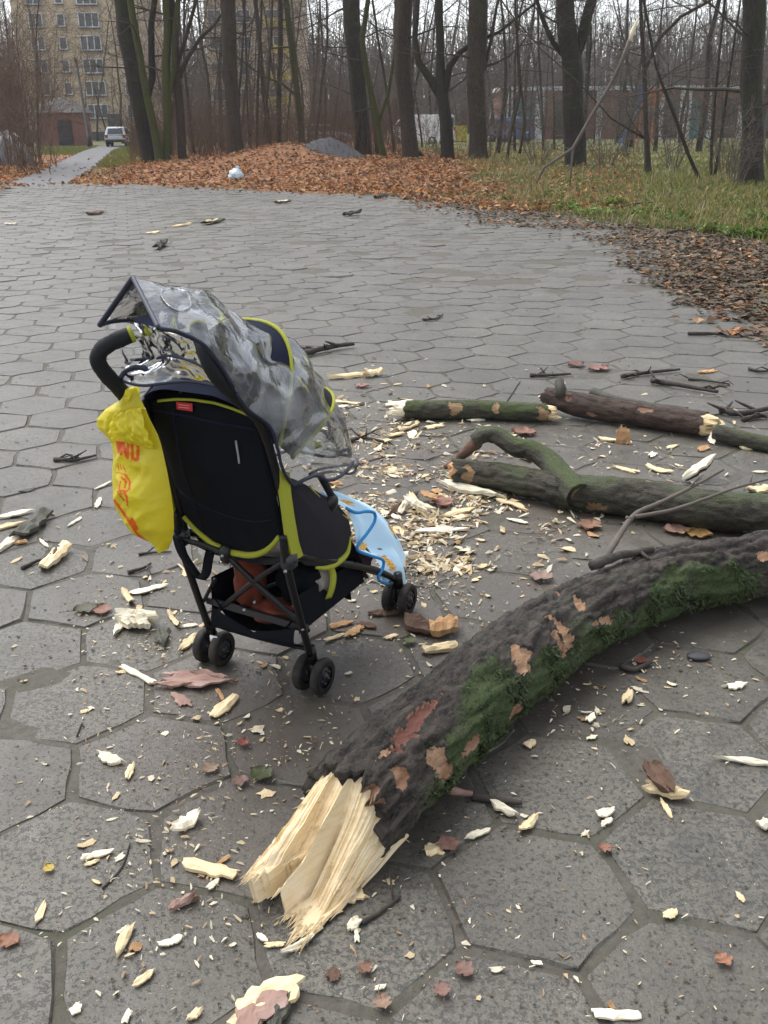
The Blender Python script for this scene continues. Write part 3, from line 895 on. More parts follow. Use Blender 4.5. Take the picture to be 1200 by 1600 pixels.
# lamp post
YL = 80.0
q = D(140, 226, YL)
root = thing('lamp_post', 'tall dark leaning lamp post on the lawn before the apartment block', 'lamp post', (q.x, YL, 0))
mb = MB(); t = D(119, 97, YL); mb.tube([(q.x, YL, -.1), (q.x, YL, .8), (q.x, YL, .82), (t.x, YL, t.z)], [.17, .17, .12, .09], 10); part('pole', mb, M['pole'], root)
mb = MB(); mb.tube([(t.x, YL, t.z - .02), (t.x, YL, t.z + .08), (t.x - .02, YL, t.z + .3)], [.09, .13, .10], 10); part('lamp_head', mb, M['pole'], root)

def car(name, label, cat, pos, rz, body, L=4.4, W=1.78, Hh=1.5, van=False, group=None):
    root = thing(name, label, cat, pos, rz, group)
    # side profile, front at +x
    h1 = Hh * .56
    if van:
        prof = [(-L / 2, .3), (-L / 2, Hh * .95), (-L / 2 + .15, Hh), (L / 2 - 1.3, Hh), (L / 2 - .55, h1 + .12), (L / 2 - .05, h1 - .05), (L / 2, .35)]
    else:
        prof = [(-L / 2, .32), (-L / 2 - .02, .62), (-L / 2 + .06, h1 + .05), (-L / 2 + .42, Hh - .08), (-L / 2 + .8, Hh), (.35, Hh - .02), (1.05, h1 + .08), (L / 2 - .25, h1 - .08), (L / 2, .55), (L / 2 - .02, .3)]
    mb = MB(); rows = []
    for k, (yy, ins) in enumerate(((-1, .06), (-.93, 0), (.93, 0), (1, .06))):
        row = []
        for (x, z) in prof:
            tuck = max(0, (z - h1) / (Hh - h1)) * .16
            row.append(mb.vert((x * (1 - ins * .3), yy * (W / 2 - tuck), z - (ins * .4 if z > .6 else 0))))
        rows.append(row)
    n = len(prof)
    for r in range(3):
        for j in range(n):
            k2 = (j + 1) % n
            mb.face(rows[r][j], rows[r][k2], rows[r + 1][k2], rows[r + 1][j])
    mb.face(*rows[0]); mb.face(*reversed(rows[3]))
    part('body', mb, body, root, False)
    g = MB(); rb = -L / 2
    if van:
        g.box((rb - .005, 0, Hh * .74), (.03, W * .66, Hh * .3), 0, .01)
    else:
        g.quad((rb + .085, -W * .36, h1 + .12), (rb + .085, W * .36, h1 + .12), (rb + .385, W * .32, Hh - .12), (rb + .385, -W * .32, Hh - .12))
        for q in g.v[-4:]: pass
        g.v = [(x - .03, y, z) for x, y, z in g.v]
    part('rear_window', g, M['glass'], root, False)
    for sgn in (-1, 1):
        g = MB(); yy = sgn * (W / 2 - .06)
        if van: pts = [(L / 2 - 2.0, h1 + .1), (L / 2 - .75, h1 + .14), (L / 2 - 1.32, Hh - .16), (L / 2 - 2.0, Hh - .16)]
        else: pts = [(-L / 2 + .45, h1 + .1), (.85, h1 + .12), (.32, Hh - .14), (-L / 2 + .75, Hh - .14)]
        vs = [(x, sgn * (W / 2 - max(0, (z - h1) / (Hh - h1)) * .16 + .012), z) for x, z in pts]
        g.quad(*(vs if sgn < 0 else vs[::-1])); part('side_window', g, M['glass'], root, False)
        l = MB(); l.box((rb - .01, sgn * W * .41, h1 - .05), (.06, W * .13, .24), 0, .015); part('tail_light', l, M['red_lamp'], root, False)
        for xx in (-L * .31, L * .31):
            w = MB(); w.tube([(xx, sgn * (W / 2 - .2), .32), (xx, sgn * (W / 2 + .005), .32)], [.32, .32], 18)
            t = part('wheel', w, M['rubber'], root)
            w = MB(); w.tube([(xx, sgn * (W / 2 - .02), .32), (xx, sgn * (W / 2 + .015), .32)], [.2, .19], 12); part('rim', w, M['steel'], t)
    w = MB(); w.box((rb - .02, 0, .42), (.12, W * .96, .2), 0, .04); part('bumper', w, M['dark_trim'] if not van else body, root, False)
    w = MB(); w.box((rb - .04, 0, .78), (.03, .5, .12), 0, .005); part('number_plate', w, M['white_paint'], root, False)
    return root
q = D(186, 224, 82.5)
car('parked_car', 'silver hatchback seen from behind at the end of the path', 'car', (q.x, 82.5, 0), pi / 2 + .12, M['car_white'], 3.9, 1.6, 1.42)
q = D(657, 200, 78); car('parked_van', 'white van parked beyond the woods behind the broad trunks', 'van', (q.x, 78, 0), 2.6, M['white_paint'], 4.8, 1.9, 2.1, True)
q = D(505, 200, 88); car('parked_car', 'pale car half hidden beyond the leaf mound in the woods', 'car', (q.x, 88, 0), .4, M['car_white'])
q = D(681, 200, 92); car('parked_car', 'light car parked beyond the forked trunk behind the woods', 'car', (q.x, 92, 0), .2, M['car_white'])
q = D(795, 200, 86); car('parked_van', 'blue-grey van parked beside the brick garages', 'van', (q.x, 86, 0), 2.2, M['car_blue'], 4.4, 1.8, 1.9, True)

q = D(719, 188, 84)
root = thing('waste_container', 'yellow container with a dark lid beyond the broad mossy-edged trunk', 'container', (q.x, 84, 0))
mb = MB(); mb.box((q.x, 84, .75), (1.1, .9, 1.3), 0, .08); part('body', mb, M['yellow_paint'], root, False)
mb = MB(); mb.box((q.x, 84, 1.46), (1.2, 1.0, .12), 0, .04); part('lid', mb, M['dark_trim'], root, False)

# long low brick garages with white pilasters and roof edge
YG = 96.0
a, b2 = D(784, 200, YG).x, D(1290, 200, YG).x
zt = D(900, 141, YG).z
root = thing('brick_garages', 'long low brick building with white pilasters and white roof edge', 'building', ((a + b2) / 2, YG, 0))
mb = MB(); mb.box(((a + b2) / 2, YG + 4.2, zt / 2), (b2 - a, 8, zt)); part('wall', mb, M['brick_red'], root, False)
mb = MB(); mb.box(((a + b2) / 2, YG + 4.1, zt + .16), (b2 - a + .6, 8.8, .32)); part('roof', mb, M['white_paint'], root, False)
for px, w in ((800, .95), (843, .75), (936, .6), (1031, .6), (1070, 1.0), (1112, .6), (1160, .7), (1215, .8)):
    mb = MB(); q = D(px, 180, YG); mb.box((q.x, YG + .08, zt * .5), (w, .3, zt - .02)); part('pilaster', mb, M['white_paint'], root, False)
for px in (822, 880, 985, 1052, 1092, 1138, 1188):
    mb = MB(); q = D(px, 180, YG); mb.box((q.x, YG + .12, zt * .42), (1.6, .14, zt * .8)); part('door', mb, M['dark_trim'] if px % 3 else M['teal_paint'], root, False)

# playground slide
YP = 62.0
q = D(1004, 196, YP)
root = thing('playground_slide', 'blue slide with an orange panelled platform on the lawn', 'slide', (q.x, YP, 0))
z1 = D(1000, 160, YP).z
mb = MB()
for sx in (-.5, .5):
    for sy in (-.5, .5): mb.tube([(q.x + .2 + sx, YP + sy, -.1), (q.x + .2 + sx, YP + sy, z1 + 1.0)], .05, 6)
mb.box((q.x + .2, YP, z1 - .25), (1.1, 1.1, .08)); part('frame', mb, M['orange_paint'], root, False)
mb = MB(); mb.box((q.x + .3, YP - .55, z1 + .35), (1.1, .06, .8)); part('panel', mb, M['orange_paint'], root, False)
mb = MB(); e0 = D(972, 195, YP)
mb.grid(lambda u, v: (q.x - .35 + (e0.x - q.x + .2) * u, YP - .3 + .62 * (v - .5) - .4 * u, (z1 - .15) * (1 - u) ** 1.15 + .25 + (.2 if abs(v - .5) > .4 else 0)), 12, 6)
part('chute', mb, M['car_blue'], root)
mb = MB(); mb.box((q.x - .45, YP - .3, z1 + .45), (.4, .6, 1.0)); part('hood', mb, M['car_blue'], root, False)

# distant treeline closing the view behind the houses: one mass
mb = MB(); rnd = random.Random(77)
for k in range(4800):
    x = rnd.uniform(-95, 95); y = rnd.uniform(140, 175)
    hgt = rnd.uniform(8, 17)
    d = Vector((rnd.gauss(0, .08), rnd.gauss(0, .05), 1))
    p0 = Vector((x, y, 0)); p1 = p0 + d * hgt * .5; p2 = p1 + (d + Vector((rnd.gauss(0, .12), 0, 0))) * hgt * .5
    mb.tube([p0, p1, p2], [.14, .09, .02], 3, False)
    for q in range(7):
        t = rnd.uniform(.2, .95); s0 = p0.lerp(p1, t * 2) if t < .5 else p1.lerp(p2, t * 2 - 1)
        mb.tube([s0, s0 + Vector((rnd.gauss(0, 1.3), rnd.gauss(0, .5), rnd.uniform(.6, 2.6)))], [.05, .015], 3, False)
solo('distant_woods', mb, M['twig'], 'far grey-brown mass of bare trees behind the houses', 'woods', (0, 150, 0), kind='stuff')

# pale weathered heap at the left behind the thicket
q = D(14, 245, 47)
mb = MB()
def heap(u, v):
    a = u * 2 * pi; r = v
    x = q.x + cos(a) * 1.1 * r; y_ = 47 + sin(a) * 1.2 * r
    h = 1.35 * (1 - r ** 2.2) ** .7 * (1 + .35 * nz(x * 2, y_ * 2)) + .12 * nz(x * 6, y_ * 6) * (1 - r)
    return (x, y_, h - .05)
mb.grid(heap, 40, 16, None, True)
M['tarp'] = simple('grey_sheet', (.30, .30, .31), (.17, .17, .18), 3, .6, .4, .03)
solo('covered_heap', mb, M['tarp'], 'pale grey sheet-covered heap in the thicket left of the path', 'heap', (q.x, 47, 0))

# November mist: one closed box of even air round everything that stands here
mb = MB(); mb.box((0, 70, 14.4), (560, 330, 31.4))
m = bpy.data.materials.new('haze'); m.use_nodes = True; nt = m.node_tree; nt.nodes.clear()
pv = nd(nt, 'ShaderNodeVolumePrincipled'); pv.inputs['Density'].default_value = .00045; pv.inputs['Color'].default_value = (.93, .95, 1, 1); pv.inputs['Anisotropy'].default_value = .2
ou = nt.nodes.new('ShaderNodeOutputMaterial'); nt.links.new(pv.outputs[0], ou.inputs['Volume'])
o = link('haze', mb.mesh('haze', m, False)); tag(o, 'thin pale mist among the far trees', 'haze', None, 'stuff')
# ------------------------------------------------------------------ gravel heap, leaf litter, grass
def zg(x, y): return height(x, y)
cx, cy = D(520, 220, 38).x, 38.0
mb = MB()
def gh(u, v):
    a = u * 2 * pi
    r = v
    x = cx + .05 + cos(a) * 1.18 * r * (1 + .2 * nz(cos(a) * 2, sin(a) * 2, 4)); y = cy - .2 + sin(a) * 1.4 * r
    h = .46 * max(0, 1 - r ** 1.5) + .05 * nz(x * 4, y * 4) * (1 - r) + .02 * nz(x * 14, y * 14)
    return (x, y, zg(x, y) + h - .03 * r)
mb.grid(gh, 56, 24, None, True)
rnd = random.Random(4)
for k in range(900):
    a = rnd.uniform(0, 6.28); r = rnd.random() ** .6 * 1.08
    p = Vector(gh(a / (2 * pi), min(1, r))); s = rnd.uniform(.015, .04)
    q = [Vector((rnd.gauss(0, 1), rnd.gauss(0, 1), rnd.gauss(0, 1))).normalized() * s for _ in range(4)]
    i = [mb.vert(p + w) for w in q]
    for f in ((0, 1, 2), (0, 2, 3), (0, 3, 1), (1, 3, 2)): mb.face(*[i[t] for t in f])
M['gravel'] = simple('dark_gravel', (.042, .041, .045), (.085, .082, .086), 22, .9, .8, .02)
solo('gravel_heap', mb, M['gravel'], 'dark grey gravel heap tipped on the mound of leaves', 'gravel heap', (cx, cy, zg(cx, cy)), kind='stuff')

LEAFC = [(.47, .19, .06), (.38, .145, .045), (.52, .26, .09), (.24, .11, .05), (.38, .22, .11), (.17, .09, .05), (.50, .32, .16)]
DARKC = [(.13, .085, .05), (.17, .11, .065), (.09, .065, .045), (.21, .14, .085), (.15, .11, .075), (.11, .10, .05)]
def leaf_into(mb, p, s, rnd, cols, flat=.5):
    c = rnd.choice(cols); k = rnd.uniform(.5, 1.2) * (1 + .45 * nz(p.x * .9, p.y * .9, 2) + .35 * nz(p.x * 3, p.y * 3, 6)); c = tuple(x * k for x in c)
    a = rnd.uniform(0, 6.28); d = Vector((cos(a), sin(a), rnd.gauss(0, .3) * flat)); n = Vector((-sin(a), cos(a), rnd.gauss(0, .35) * flat))
    w = rnd.uniform(.3, .5) * s; cu = rnd.uniform(.1, .5) * s * flat
    mb.col = (*c, 1)
    a0 = mb.vert(p - d * s * .5); l1 = mb.vert(p + n * w + Vector((0, 0, cu))); m0 = mb.vert(p + Vector((0, 0, -.02 * s))); r1 = mb.vert(p - n * w + Vector((0, 0, cu))); t1 = mb.vert(p + d * s * .5 + Vector((0, 0, cu * rnd.random())))
    mb.face(a0, m0, l1); mb.face(a0, r1, m0); mb.face(m0, t1, l1); mb.face(m0, r1, t1)
rnd = random.Random(21)
mb = MB(); n = 0
while n < 26000:
    px, py = rnd.uniform(-40, 1000), rnd.uniform(205, 330)
    q = G(px, py)
    if q.y > 62: continue
    x, y = q.x, q.y
    l, g = zone(x, y)
    e = edge_dist(x, y); ll = left_dist(x, y)
    if abs(x - path_x(y)) < .85 and y > 30 and rnd.random() > .05: continue
    if l * (1 - .72 * g) < rnd.random() * .9 and not (e > -.9 and rnd.random() < .12 * exp(-abs(e))): continue
    leaf_into(mb, Vector((x, y, zg(x, y) + rnd.uniform(.01, .06))), rnd.uniform(.05, .16), rnd, LEAFC, rnd.uniform(.4, 1.1))
    n += 1
solo('leaf_litter', mb, M['litter'], 'carpet of orange brown fallen leaves on the bank under the trees', 'leaves', (0, 32, 0), kind='stuff', smooth=False, colors=True)

# darker trodden litter spilling over the paving on the right
mb = MB(); n = 0
while n < 24000:
    px, py = rnd.uniform(640, 1260), rnd.uniform(288, 545)
    q = G(px, py); x, y = q.x, q.y
    e = edge_dist(x, y)
    w = nz(x * .8, y * .8) + .6 * nz(x * 2.3, y * 2.3 + 5)
    lim = -.6 - 2.6 * sstep(820, 1130, px) * sstep(17, 12, y)
    dn = sstep(lim - 1.2, lim + 1.1, e + w * 1.3) * (.25 + .75 * sstep(-.5, .4, nz(x * 2.6, y * 2.6, 4) + .5 * nz(x * 7, y * 7)) if e < .3 else 1)
    if e > 1.2: dn *= .5
    if rnd.random() > dn: continue
    leaf_into(mb, Vector((x, y, (zg(x, y) if e > .3 else 0) + rnd.uniform(.004, .03))), rnd.uniform(.025, .105), rnd, DARKC if rnd.random() < .85 else LEAFC, .5)
    n += 1
solo('leaf_litter', mb, M['litter'], 'dark trodden leaf crumbs spread over the paving below the grass edge', 'leaves', (4, 13, 0), kind='stuff', smooth=False, colors=True)
# scraps of leaf and bark everywhere on the clearing
mb = MB()
for n in range(1900):
    px, py = rnd.uniform(-30, 1230), rnd.uniform(300, 1640)
    if py < 560 and rnd.random() < .35: continue
    q = G(px, py)
    if edge_dist(q.x, q.y) > -.2: continue
    leaf_into(mb, Vector((q.x, q.y, .003)), rnd.uniform(.005, .018) * (.6 if q.y < 2.6 else 1 if q.y < 6 else 1.6), rnd, DARKC + [(.05, .045, .035), (.07, .08, .04)], .3)
solo('leaf_crumbs', mb, M['litter'], 'tiny dark crumbs of leaf and bark scattered over the slabs', 'crumbs', (0, 4, 0), kind='stuff', smooth=False, colors=True)

# grass: fine blades, thickest on the right
GC = [(.13, .19, .025), (.18, .21, .035), (.21, .19, .055), (.24, .19, .08), (.09, .15, .02), (.29, .22, .10)]
mb = MB(); n = 0
while n < 34000:
    px, py = rnd.uniform(640, 1260), rnd.uniform(196, 400)
    q = G(px, py); x, y = q.x, q.y
    if y > 75: continue
    l, g = zone(x, y)
    if rnd.random() > g * (.45 + .55 * (nz(x * .9, y * .9) > -.15)): continue
    tall = rnd.uniform(1.6, 3.4) if rnd.random() < (.3 if px < 860 else .05) and nz(x * .7, y * .7, 5) > -.1 else 1
    hgt = rnd.uniform(.05, .16) * tall; c = rnd.choice(GC if tall == 1 else GC[2:4] + GC[5:]); k = rnd.uniform(.7, 1.3)
    mb.col = (c[0] * k, c[1] * k, c[2] * k, 1)
    a = rnd.uniform(0, 6.28); wd = rnd.uniform(.006, .012) * (1 + y / 40); le = Vector((rnd.gauss(0, .45), rnd.gauss(0, .45), 0)) * hgt
    p = Vector((x, y, zg(x, y) - .01)); s = Vector((cos(a), sin(a), 0)) * wd
    i0, i1 = mb.vert(p - s), mb.vert(p + s); m0, m1 = mb.vert(p + le * .35 + Vector((0, 0, hgt * .6)) - s * .7), mb.vert(p + le * .35 + Vector((0, 0, hgt * .6)) + s * .7)
    t = mb.vert(p + le + Vector((0, 0, hgt)))
    mb.face(i0, i1, m1, m0); mb.face(m0, m1, t); n += 1
n = 0
while n < 5000:                      # lawn by the path and before the houses
    px, py = rnd.uniform(60, 240), rnd.uniform(196, 262)
    q = G(px, py); x, y = q.x, q.y
    if y > 84 or abs(x - path_x(y)) < 1.0: continue
    if rnd.random() > zone(x, y)[1]: continue
    hgt = rnd.uniform(.06, .2); c = rnd.choice(GC[:4]); mb.col = (*c, 1)
    p = Vector((x, y, zg(x, y) - .01)); s = Vector((.03, 0, 0)); t = mb.vert(p + Vector((rnd.gauss(0, .06), rnd.gauss(0, .06), hgt)))
    mb.face(mb.vert(p - s), mb.vert(p + s), t); n += 1
solo('grass', mb, M['grass'], 'rough autumn grass growing between the trees and along the clearing', 'grass', (5, 25, 0), kind='stuff', smooth=False, colors=True)

# low leafy weeds at the edge of the grass, each a plant
def weed(px, py, s, seed, label, group=None):
    rnd = random.Random(seed)
    q = GT(px, py); x, y = q.x, q.y; z0 = q.z
    mb = MB()
    for k in range(rnd.randint(44, 70)):
        a = rnd.uniform(0, 6.28); r = rnd.random() ** .6 * s
        p = Vector((x + cos(a) * r, y + sin(a) * r * .8, z0 + rnd.uniform(.03, .2) * (1 - .5 * r / s)))
        g_ = rnd.uniform(.7, 1.35)
        leaf_into(mb, p, rnd.uniform(.05, .12), rnd, [(.14 * g_, .24 * g_, .035 * g_), (.10 * g_, .18 * g_, .03 * g_), (.17 * g_, .21 * g_, .04 * g_)], 1)
    for k in range(14):
        a = rnd.uniform(0, 6.28); mb.col = (.08, .10, .03, 1)
        mb.tube([(x, y, z0 - .01), (x + cos(a) * s * .5, y + sin(a) * s * .4, z0 + .1)], [.006, .003], 3, False)
    solo('weed_plant', mb, M['grass'], label, 'plant', (x, y, z0), group, False, True)
for k, (px, py, s, lab) in enumerate(((1010, 338, .30, 'low bright green weed patch at the grass edge below the crooked sapling'), (1148, 372, .3, 'light green weed clump by the litter in front of the stout trunk'), (1192, 374, .26, 'bright green leafy weed at the right edge of the photo above the litter'), (812, 290, .28, 'small dark green weed at the tip of the hanging limb'), (1110, 366, .2, 'little yellowish weed beside the light green clump'), (888, 330, .34, 'broad yellow-green weed patch at the grass edge under the forked trunk'), (960, 322, .3, 'spreading weed between the forked trunk and crooked sapling'), (1060, 350, .26, 'weed tuft below the thin leaning stem'), (930, 338, .4, 'large yellowish green weed patch at the verge, between two others below the forked trunk'), (1180, 345, .3, 'weed clump beneath the peeled foot of the stout trunk'), (860, 312, .3, 'low weeds right of the tip of the hanging limb'))):
    weed(px, py, s, 300 + k, lab)

# crumpled white plastic bag on the leaf bank
q = GT(369, 281); z0 = q.z
mb = MB()
def cb(u, v):
    a = u * 2 * pi; b2 = v * pi
    d = Vector((sin(b2) * cos(a), sin(b2) * sin(a), cos(b2)))
    k = 1 + .35 * nz(d.x * 2.2 + 9, d.y * 2.2, d.z * 2.2) + .15 * abs(nz(d.x * 6, d.y * 6, d.z * 6))
    return (q.x + d.x * .2 * k, q.y + d.y * .18 * k, z0 + .13 + d.z * .17 * k)
mb.grid(cb, 28, 18, None, True)
def ear(u, v): return (q.x + .05 + .1 * (u - .5), q.y, z0 + .24 + .16 * v + .02 * nz(u * 9, v * 9))
mb.grid(ear, 4, 4)
M['white_plastic'] = simple('white_plastic', (.62, .68, .72), (.45, .55, .62), 9, .4, .3, .01)
solo('plastic_bag', mb, M['white_plastic'], 'crumpled white plastic bag lying on the orange leaves', 'plastic bag', (q.x, q.y, z0))

# sticks fallen on the leaf bank
for k, (a, b2, r, lab) in enumerate((((455, 262), (520, 252), .02, 'dark stick lying across the middle of the leaf bank'), ((560, 276), (610, 262), .018, 'bent stick on the leaf bank before the broad brown trunk'), ((250, 272), (310, 266), .016, 'thin stick on the leaves left of the white plastic bag'), ((690, 282), (740, 268), .02, 'stick half buried where leaves and grass meet'), ((960, 330), (1040, 318), .022, 'grey stick in the grass below the crooked sapling'), ((1040, 372), (1120, 352), .02, 'dark stick in the litter before the thin leaning stem'))):
    p0, p1 = GT(*a), GT(*b2); mb = MB(); rr_ = random.Random(k); bank_stick = [p0.lerp(p1, t / 6) + Vector((0, rr_.gauss(0, .05), .04 + rr_.uniform(0, .05))) for t in range(7)]
    mb.tube(bank_stick, [r * (1 - .1 * t) for t in range(7)], 6, True, .3, k, 20)
    solo('dark_stick', mb, M['twig_dark'], lab, 'stick', p0) # 'bank_stick'
# ------------------------------------------------------------------ fallen limbs
def mk_logbark(name, dark, light, moss, bare1, bare2, green):
    m, nt, b = new_mat(name)
    sa = nd(nt, 'ShaderNodeAttribute', attribute_name='surf')
    ta = nd(nt, 'ShaderNodeAttribute', attribute_name='tint')
    sp = nt.nodes.new('ShaderNodeSeparateColor'); nt.links.new(ta.outputs['Color'], sp.inputs[0])
    def sv(sc):
        mp = nd(nt, 'ShaderNodeMapping'); mp.inputs['Scale'].default_value = sc
        nt.links.new(sa.outputs['Vector'], mp.inputs['Vector']); return mp.outputs[0]
    n1 = noise_n(nt, sv((14, 40, 40)), 1.0, 6, .7, .5)
    n2 = noise_n(nt, sv((5, 5, 5)), 1.0, 5, .65)
    n3 = noise_n(nt, sv((160, 160, 160)), 1.0, 4, .7)
    c = mixc(nt, ramp(nt, n1, .40, .62), dark, light)
    c = mixc(nt, math_n(nt, 'MULTIPLY', ramp(nt, n3, .52, .72), .55), c, tuple(x * 1.6 for x in light))
    c = mixc(nt, math_n(nt, 'MULTIPLY', ramp(nt, n2, .5, .68), green), c, (.075, .09, .055))
    mm = ramp(nt, math_n(nt, 'ADD', sp.outputs[1], math_n(nt, 'MULTIPLY', math_n(nt, 'SUBTRACT', n3, .5), 1.1)), .35, .75)
    mc = mixc(nt, ramp(nt, n3, .35, .65), moss, tuple(x * 2.2 for x in moss))
    c = mixc(nt, math_n(nt, 'MULTIPLY', mm, .85), c, mc)
    bc = mixc(nt, ramp(nt, n1, .35, .65), bare1, bare2)
    bc = mixc(nt, sp.outputs[2], bc, (.16, .055, .045))
    c = mixc(nt, ramp(nt, sp.outputs[0], .35, .6), c, bc)
    nt.links.new(c, b.inputs['Base Color'])
    b.inputs['Roughness'].default_value = .66; b.inputs['Specular IOR Level'].default_value = .3
    bump(nt, b, math_n(nt, 'ADD', n1, math_n(nt, 'MULTIPLY', n3, .7)), 1.0, .010)
    return m
M['log_bark'] = mk_logbark('log_bark', (.0075, .006, .005), (.080, .064, .053), (.030, .046, .012), (.50, .33, .21), (.36, .19, .10), .3)
M['log_green'] = mk_logbark('log_green_bark', (.020, .018, .012), (.075, .068, .050), (.036, .050, .014), (.42, .30, .17), (.28, .16, .08), .7)
M['log_brown'] = mk_logbark('log_brown_bark', (.026, .015, .012), (.085, .055, .043), (.03, .04, .015), (.42, .28, .17), (.24, .13, .08), .15)

def spline(pts, n):
    pts = [Vector(p) for p in pts]; out = []
    seg = len(pts) - 1
    for i in range(n + 1):
        t = i / n * seg; k = min(seg - 1, int(t)); f = t - k
        p0, p1, p2, p3 = pts[max(0, k - 1)], pts[k], pts[k + 1], pts[min(seg, k + 2)]
        out.append(.5 * ((2 * p1) + (p2 - p0) * f + (2 * p0 - 5 * p1 + 4 * p2 - p3) * f * f + (3 * p1 - p0 - 3 * p2 + p3) * f ** 3))
    return out
def log_mesh(name, mat, pts, rad, ns, nphi, patches=(), relief=.011, seed=0.0, moss_dir=None, moss_amt=0.0, moss_s=None, jag0=0.0, jag1=0.0, knots=()):
    path = spline(pts, ns)
    R = []
    for i in range(ns + 1):
        t = i / ns * (len(rad) - 1); k = min(len(rad) - 2, int(t)); R.append(rad[k] + (rad[k + 1] - rad[k]) * (t - k))
    ss = [0.0]
    for a, b2 in zip(path, path[1:]): ss.append(ss[-1] + (b2 - a).length)
    V, NRM, SP = [], [], []
    for i in range(ns + 1):
        t = (path[min(ns, i + 1)] - path[max(0, i - 1)]).normalized()
        side = t.cross(Vector((0, 0, 1))).normalized(); upv = side.cross(t)
        for j in range(nphi):
            a = 2 * pi * j / nphi - pi / 2            # seam underneath
            dv = side * cos(a) + upv * sin(a)
            s_ = ss[i]
            if jag0 and i < ns * .3:
                s2 = s_
            X, Y, Z = cos(a) * R[i], sin(a) * R[i], s_
            wv = .55 * nz(X * 7, Y * 7, Z * 9 + seed); wu = .3 * nz(X * 16, Y * 16, Z * 21 + seed)
            f1 = abs(nz(X * 25 + seed + wv, Y * 25 + wu, Z * 3.0 + wv)); f2 = abs(nz(X * 50 + wu * 2, Y * 50 + seed + wv * 2, Z * 6 + wu))
            h = relief * (.75 - 1.9 * max(0, .42 - f1) ** .8) + relief * .55 * (.2 - max(0, .3 - f2) * 1.6) + relief * .25 * nz(X * 60, Y * 60, Z * 30 + seed) + relief * .3 * nz(X * 120, Y * 120, Z * 80 + seed) + R[i] * .06 * nz(X * 4 + seed, Y * 4, Z * 3.1)
            off = 0
            if jag0: off -= jag0 * (nz(X * 26, Y * 26, seed) + .5 * nz(X * 70, Y * 70, seed)) * max(0, 1 - i / (ns * .12))
            if jag1: off += jag1 * (nz(X * 26, Y * 26, seed) + .5 * nz(X * 70, Y * 70, seed)) * max(0, 1 - (ns - i) / (ns * .12))
            V.append(path[i] + dv * (R[i] + h) + t * off); NRM.append(dv); SP.append((s_, a * R[i], h))
    tint = [[0.0, 0.0, 0.0] for _ in V]
    if moss_amt:
        md = Vector(moss_dir).normalized()
        for k in range(len(V)):
            s_ = SP[k][0]
            m = sstep(.15, .95, NRM[k].dot(md) + .7 * nz(V[k].x * 6, V[k].y * 6, V[k].z * 6 + seed) + .35 * nz(V[k].x * 19, V[k].y * 19, V[k].z * 19)) * moss_amt
            if moss_s: m *= moss_s(s_)
            tint[k][1] = m
    for (pp, ls, lw, rot, red) in patches:
        best, bk = 1e9, 0
        for k in range(0, len(V), 3):
            if NRM[k].dot(CAM - V[k]) < .1: continue
            q = proj(V[k]); d = (q[0] - pp[0]) ** 2 + (q[1] - pp[1]) ** 2
            if d < best: best, bk = d, k
        s0, a0 = SP[bk][0], SP[bk][1]
        cr, sr = cos(radians(rot)), sin(radians(rot))
        for k in range(len(V)):
            ds = SP[k][0] - s0
            if abs(ds) > .35: continue
            da = SP[k][1] - a0
            x = (ds * cr + da * sr) / ls * 2; y = (-ds * sr + da * cr) / lw * 2
            r = sqrt(x * x + y * y) * 1.12 + .85 * nz(V[k].x * 26 + seed, V[k].y * 26, V[k].z * 26) + .55 * nz(V[k].x * 75, V[k].y * 75, V[k].z * 75)
            m = sstep(1.08, .92, r)
            if m > tint[k][0]:
                tint[k][0] = m
                if red: tint[k][2] = red
            if m > 0:
                V[k] = V[k] - NRM[k] * (.007 * m + max(0, SP[k][2]) * m * .8)
                tint[k][1] *= 1 - m
    mb = MB()
    for p, c in zip(V, tint): mb.vert(p, (*c, 1))
    for i in range(ns):
        for j in range(nphi):
            k = (j + 1) % nphi
            if j == nphi - 1: pass
            mb.face(i * nphi + j, i * nphi + k, (i + 1) * nphi + k, (i + 1) * nphi + j)
    # closing faces, set a little inside
    for i in (0, ns):
        c = mb.vert(path[i] + (path[min(ns, i + 1)] - path[max(0, i - 1)]).normalized() * (.02 if i == 0 else -.02), (1, 0, 0, 1))
        for j in range(nphi):
            k = (j + 1) % nphi
            if i == 0: mb.face(c, i * nphi + k, i * nphi + j)
            else: mb.face(c, i * nphi + j, i * nphi + k)
    return mb, path, R, SP + [(0, 0, 0)] * 2
def log_part(name, mbset, mat, parent):
    mb, path, R, SP = mbset
    o = part(name, mb, mat, parent, True, True)
    at = o.data.attributes.new('surf', 'FLOAT_VECTOR', 'POINT')
    at.data.foreach_set('vector', [x for c in SP for x in (c[0], c[1], c[2])])
    return o

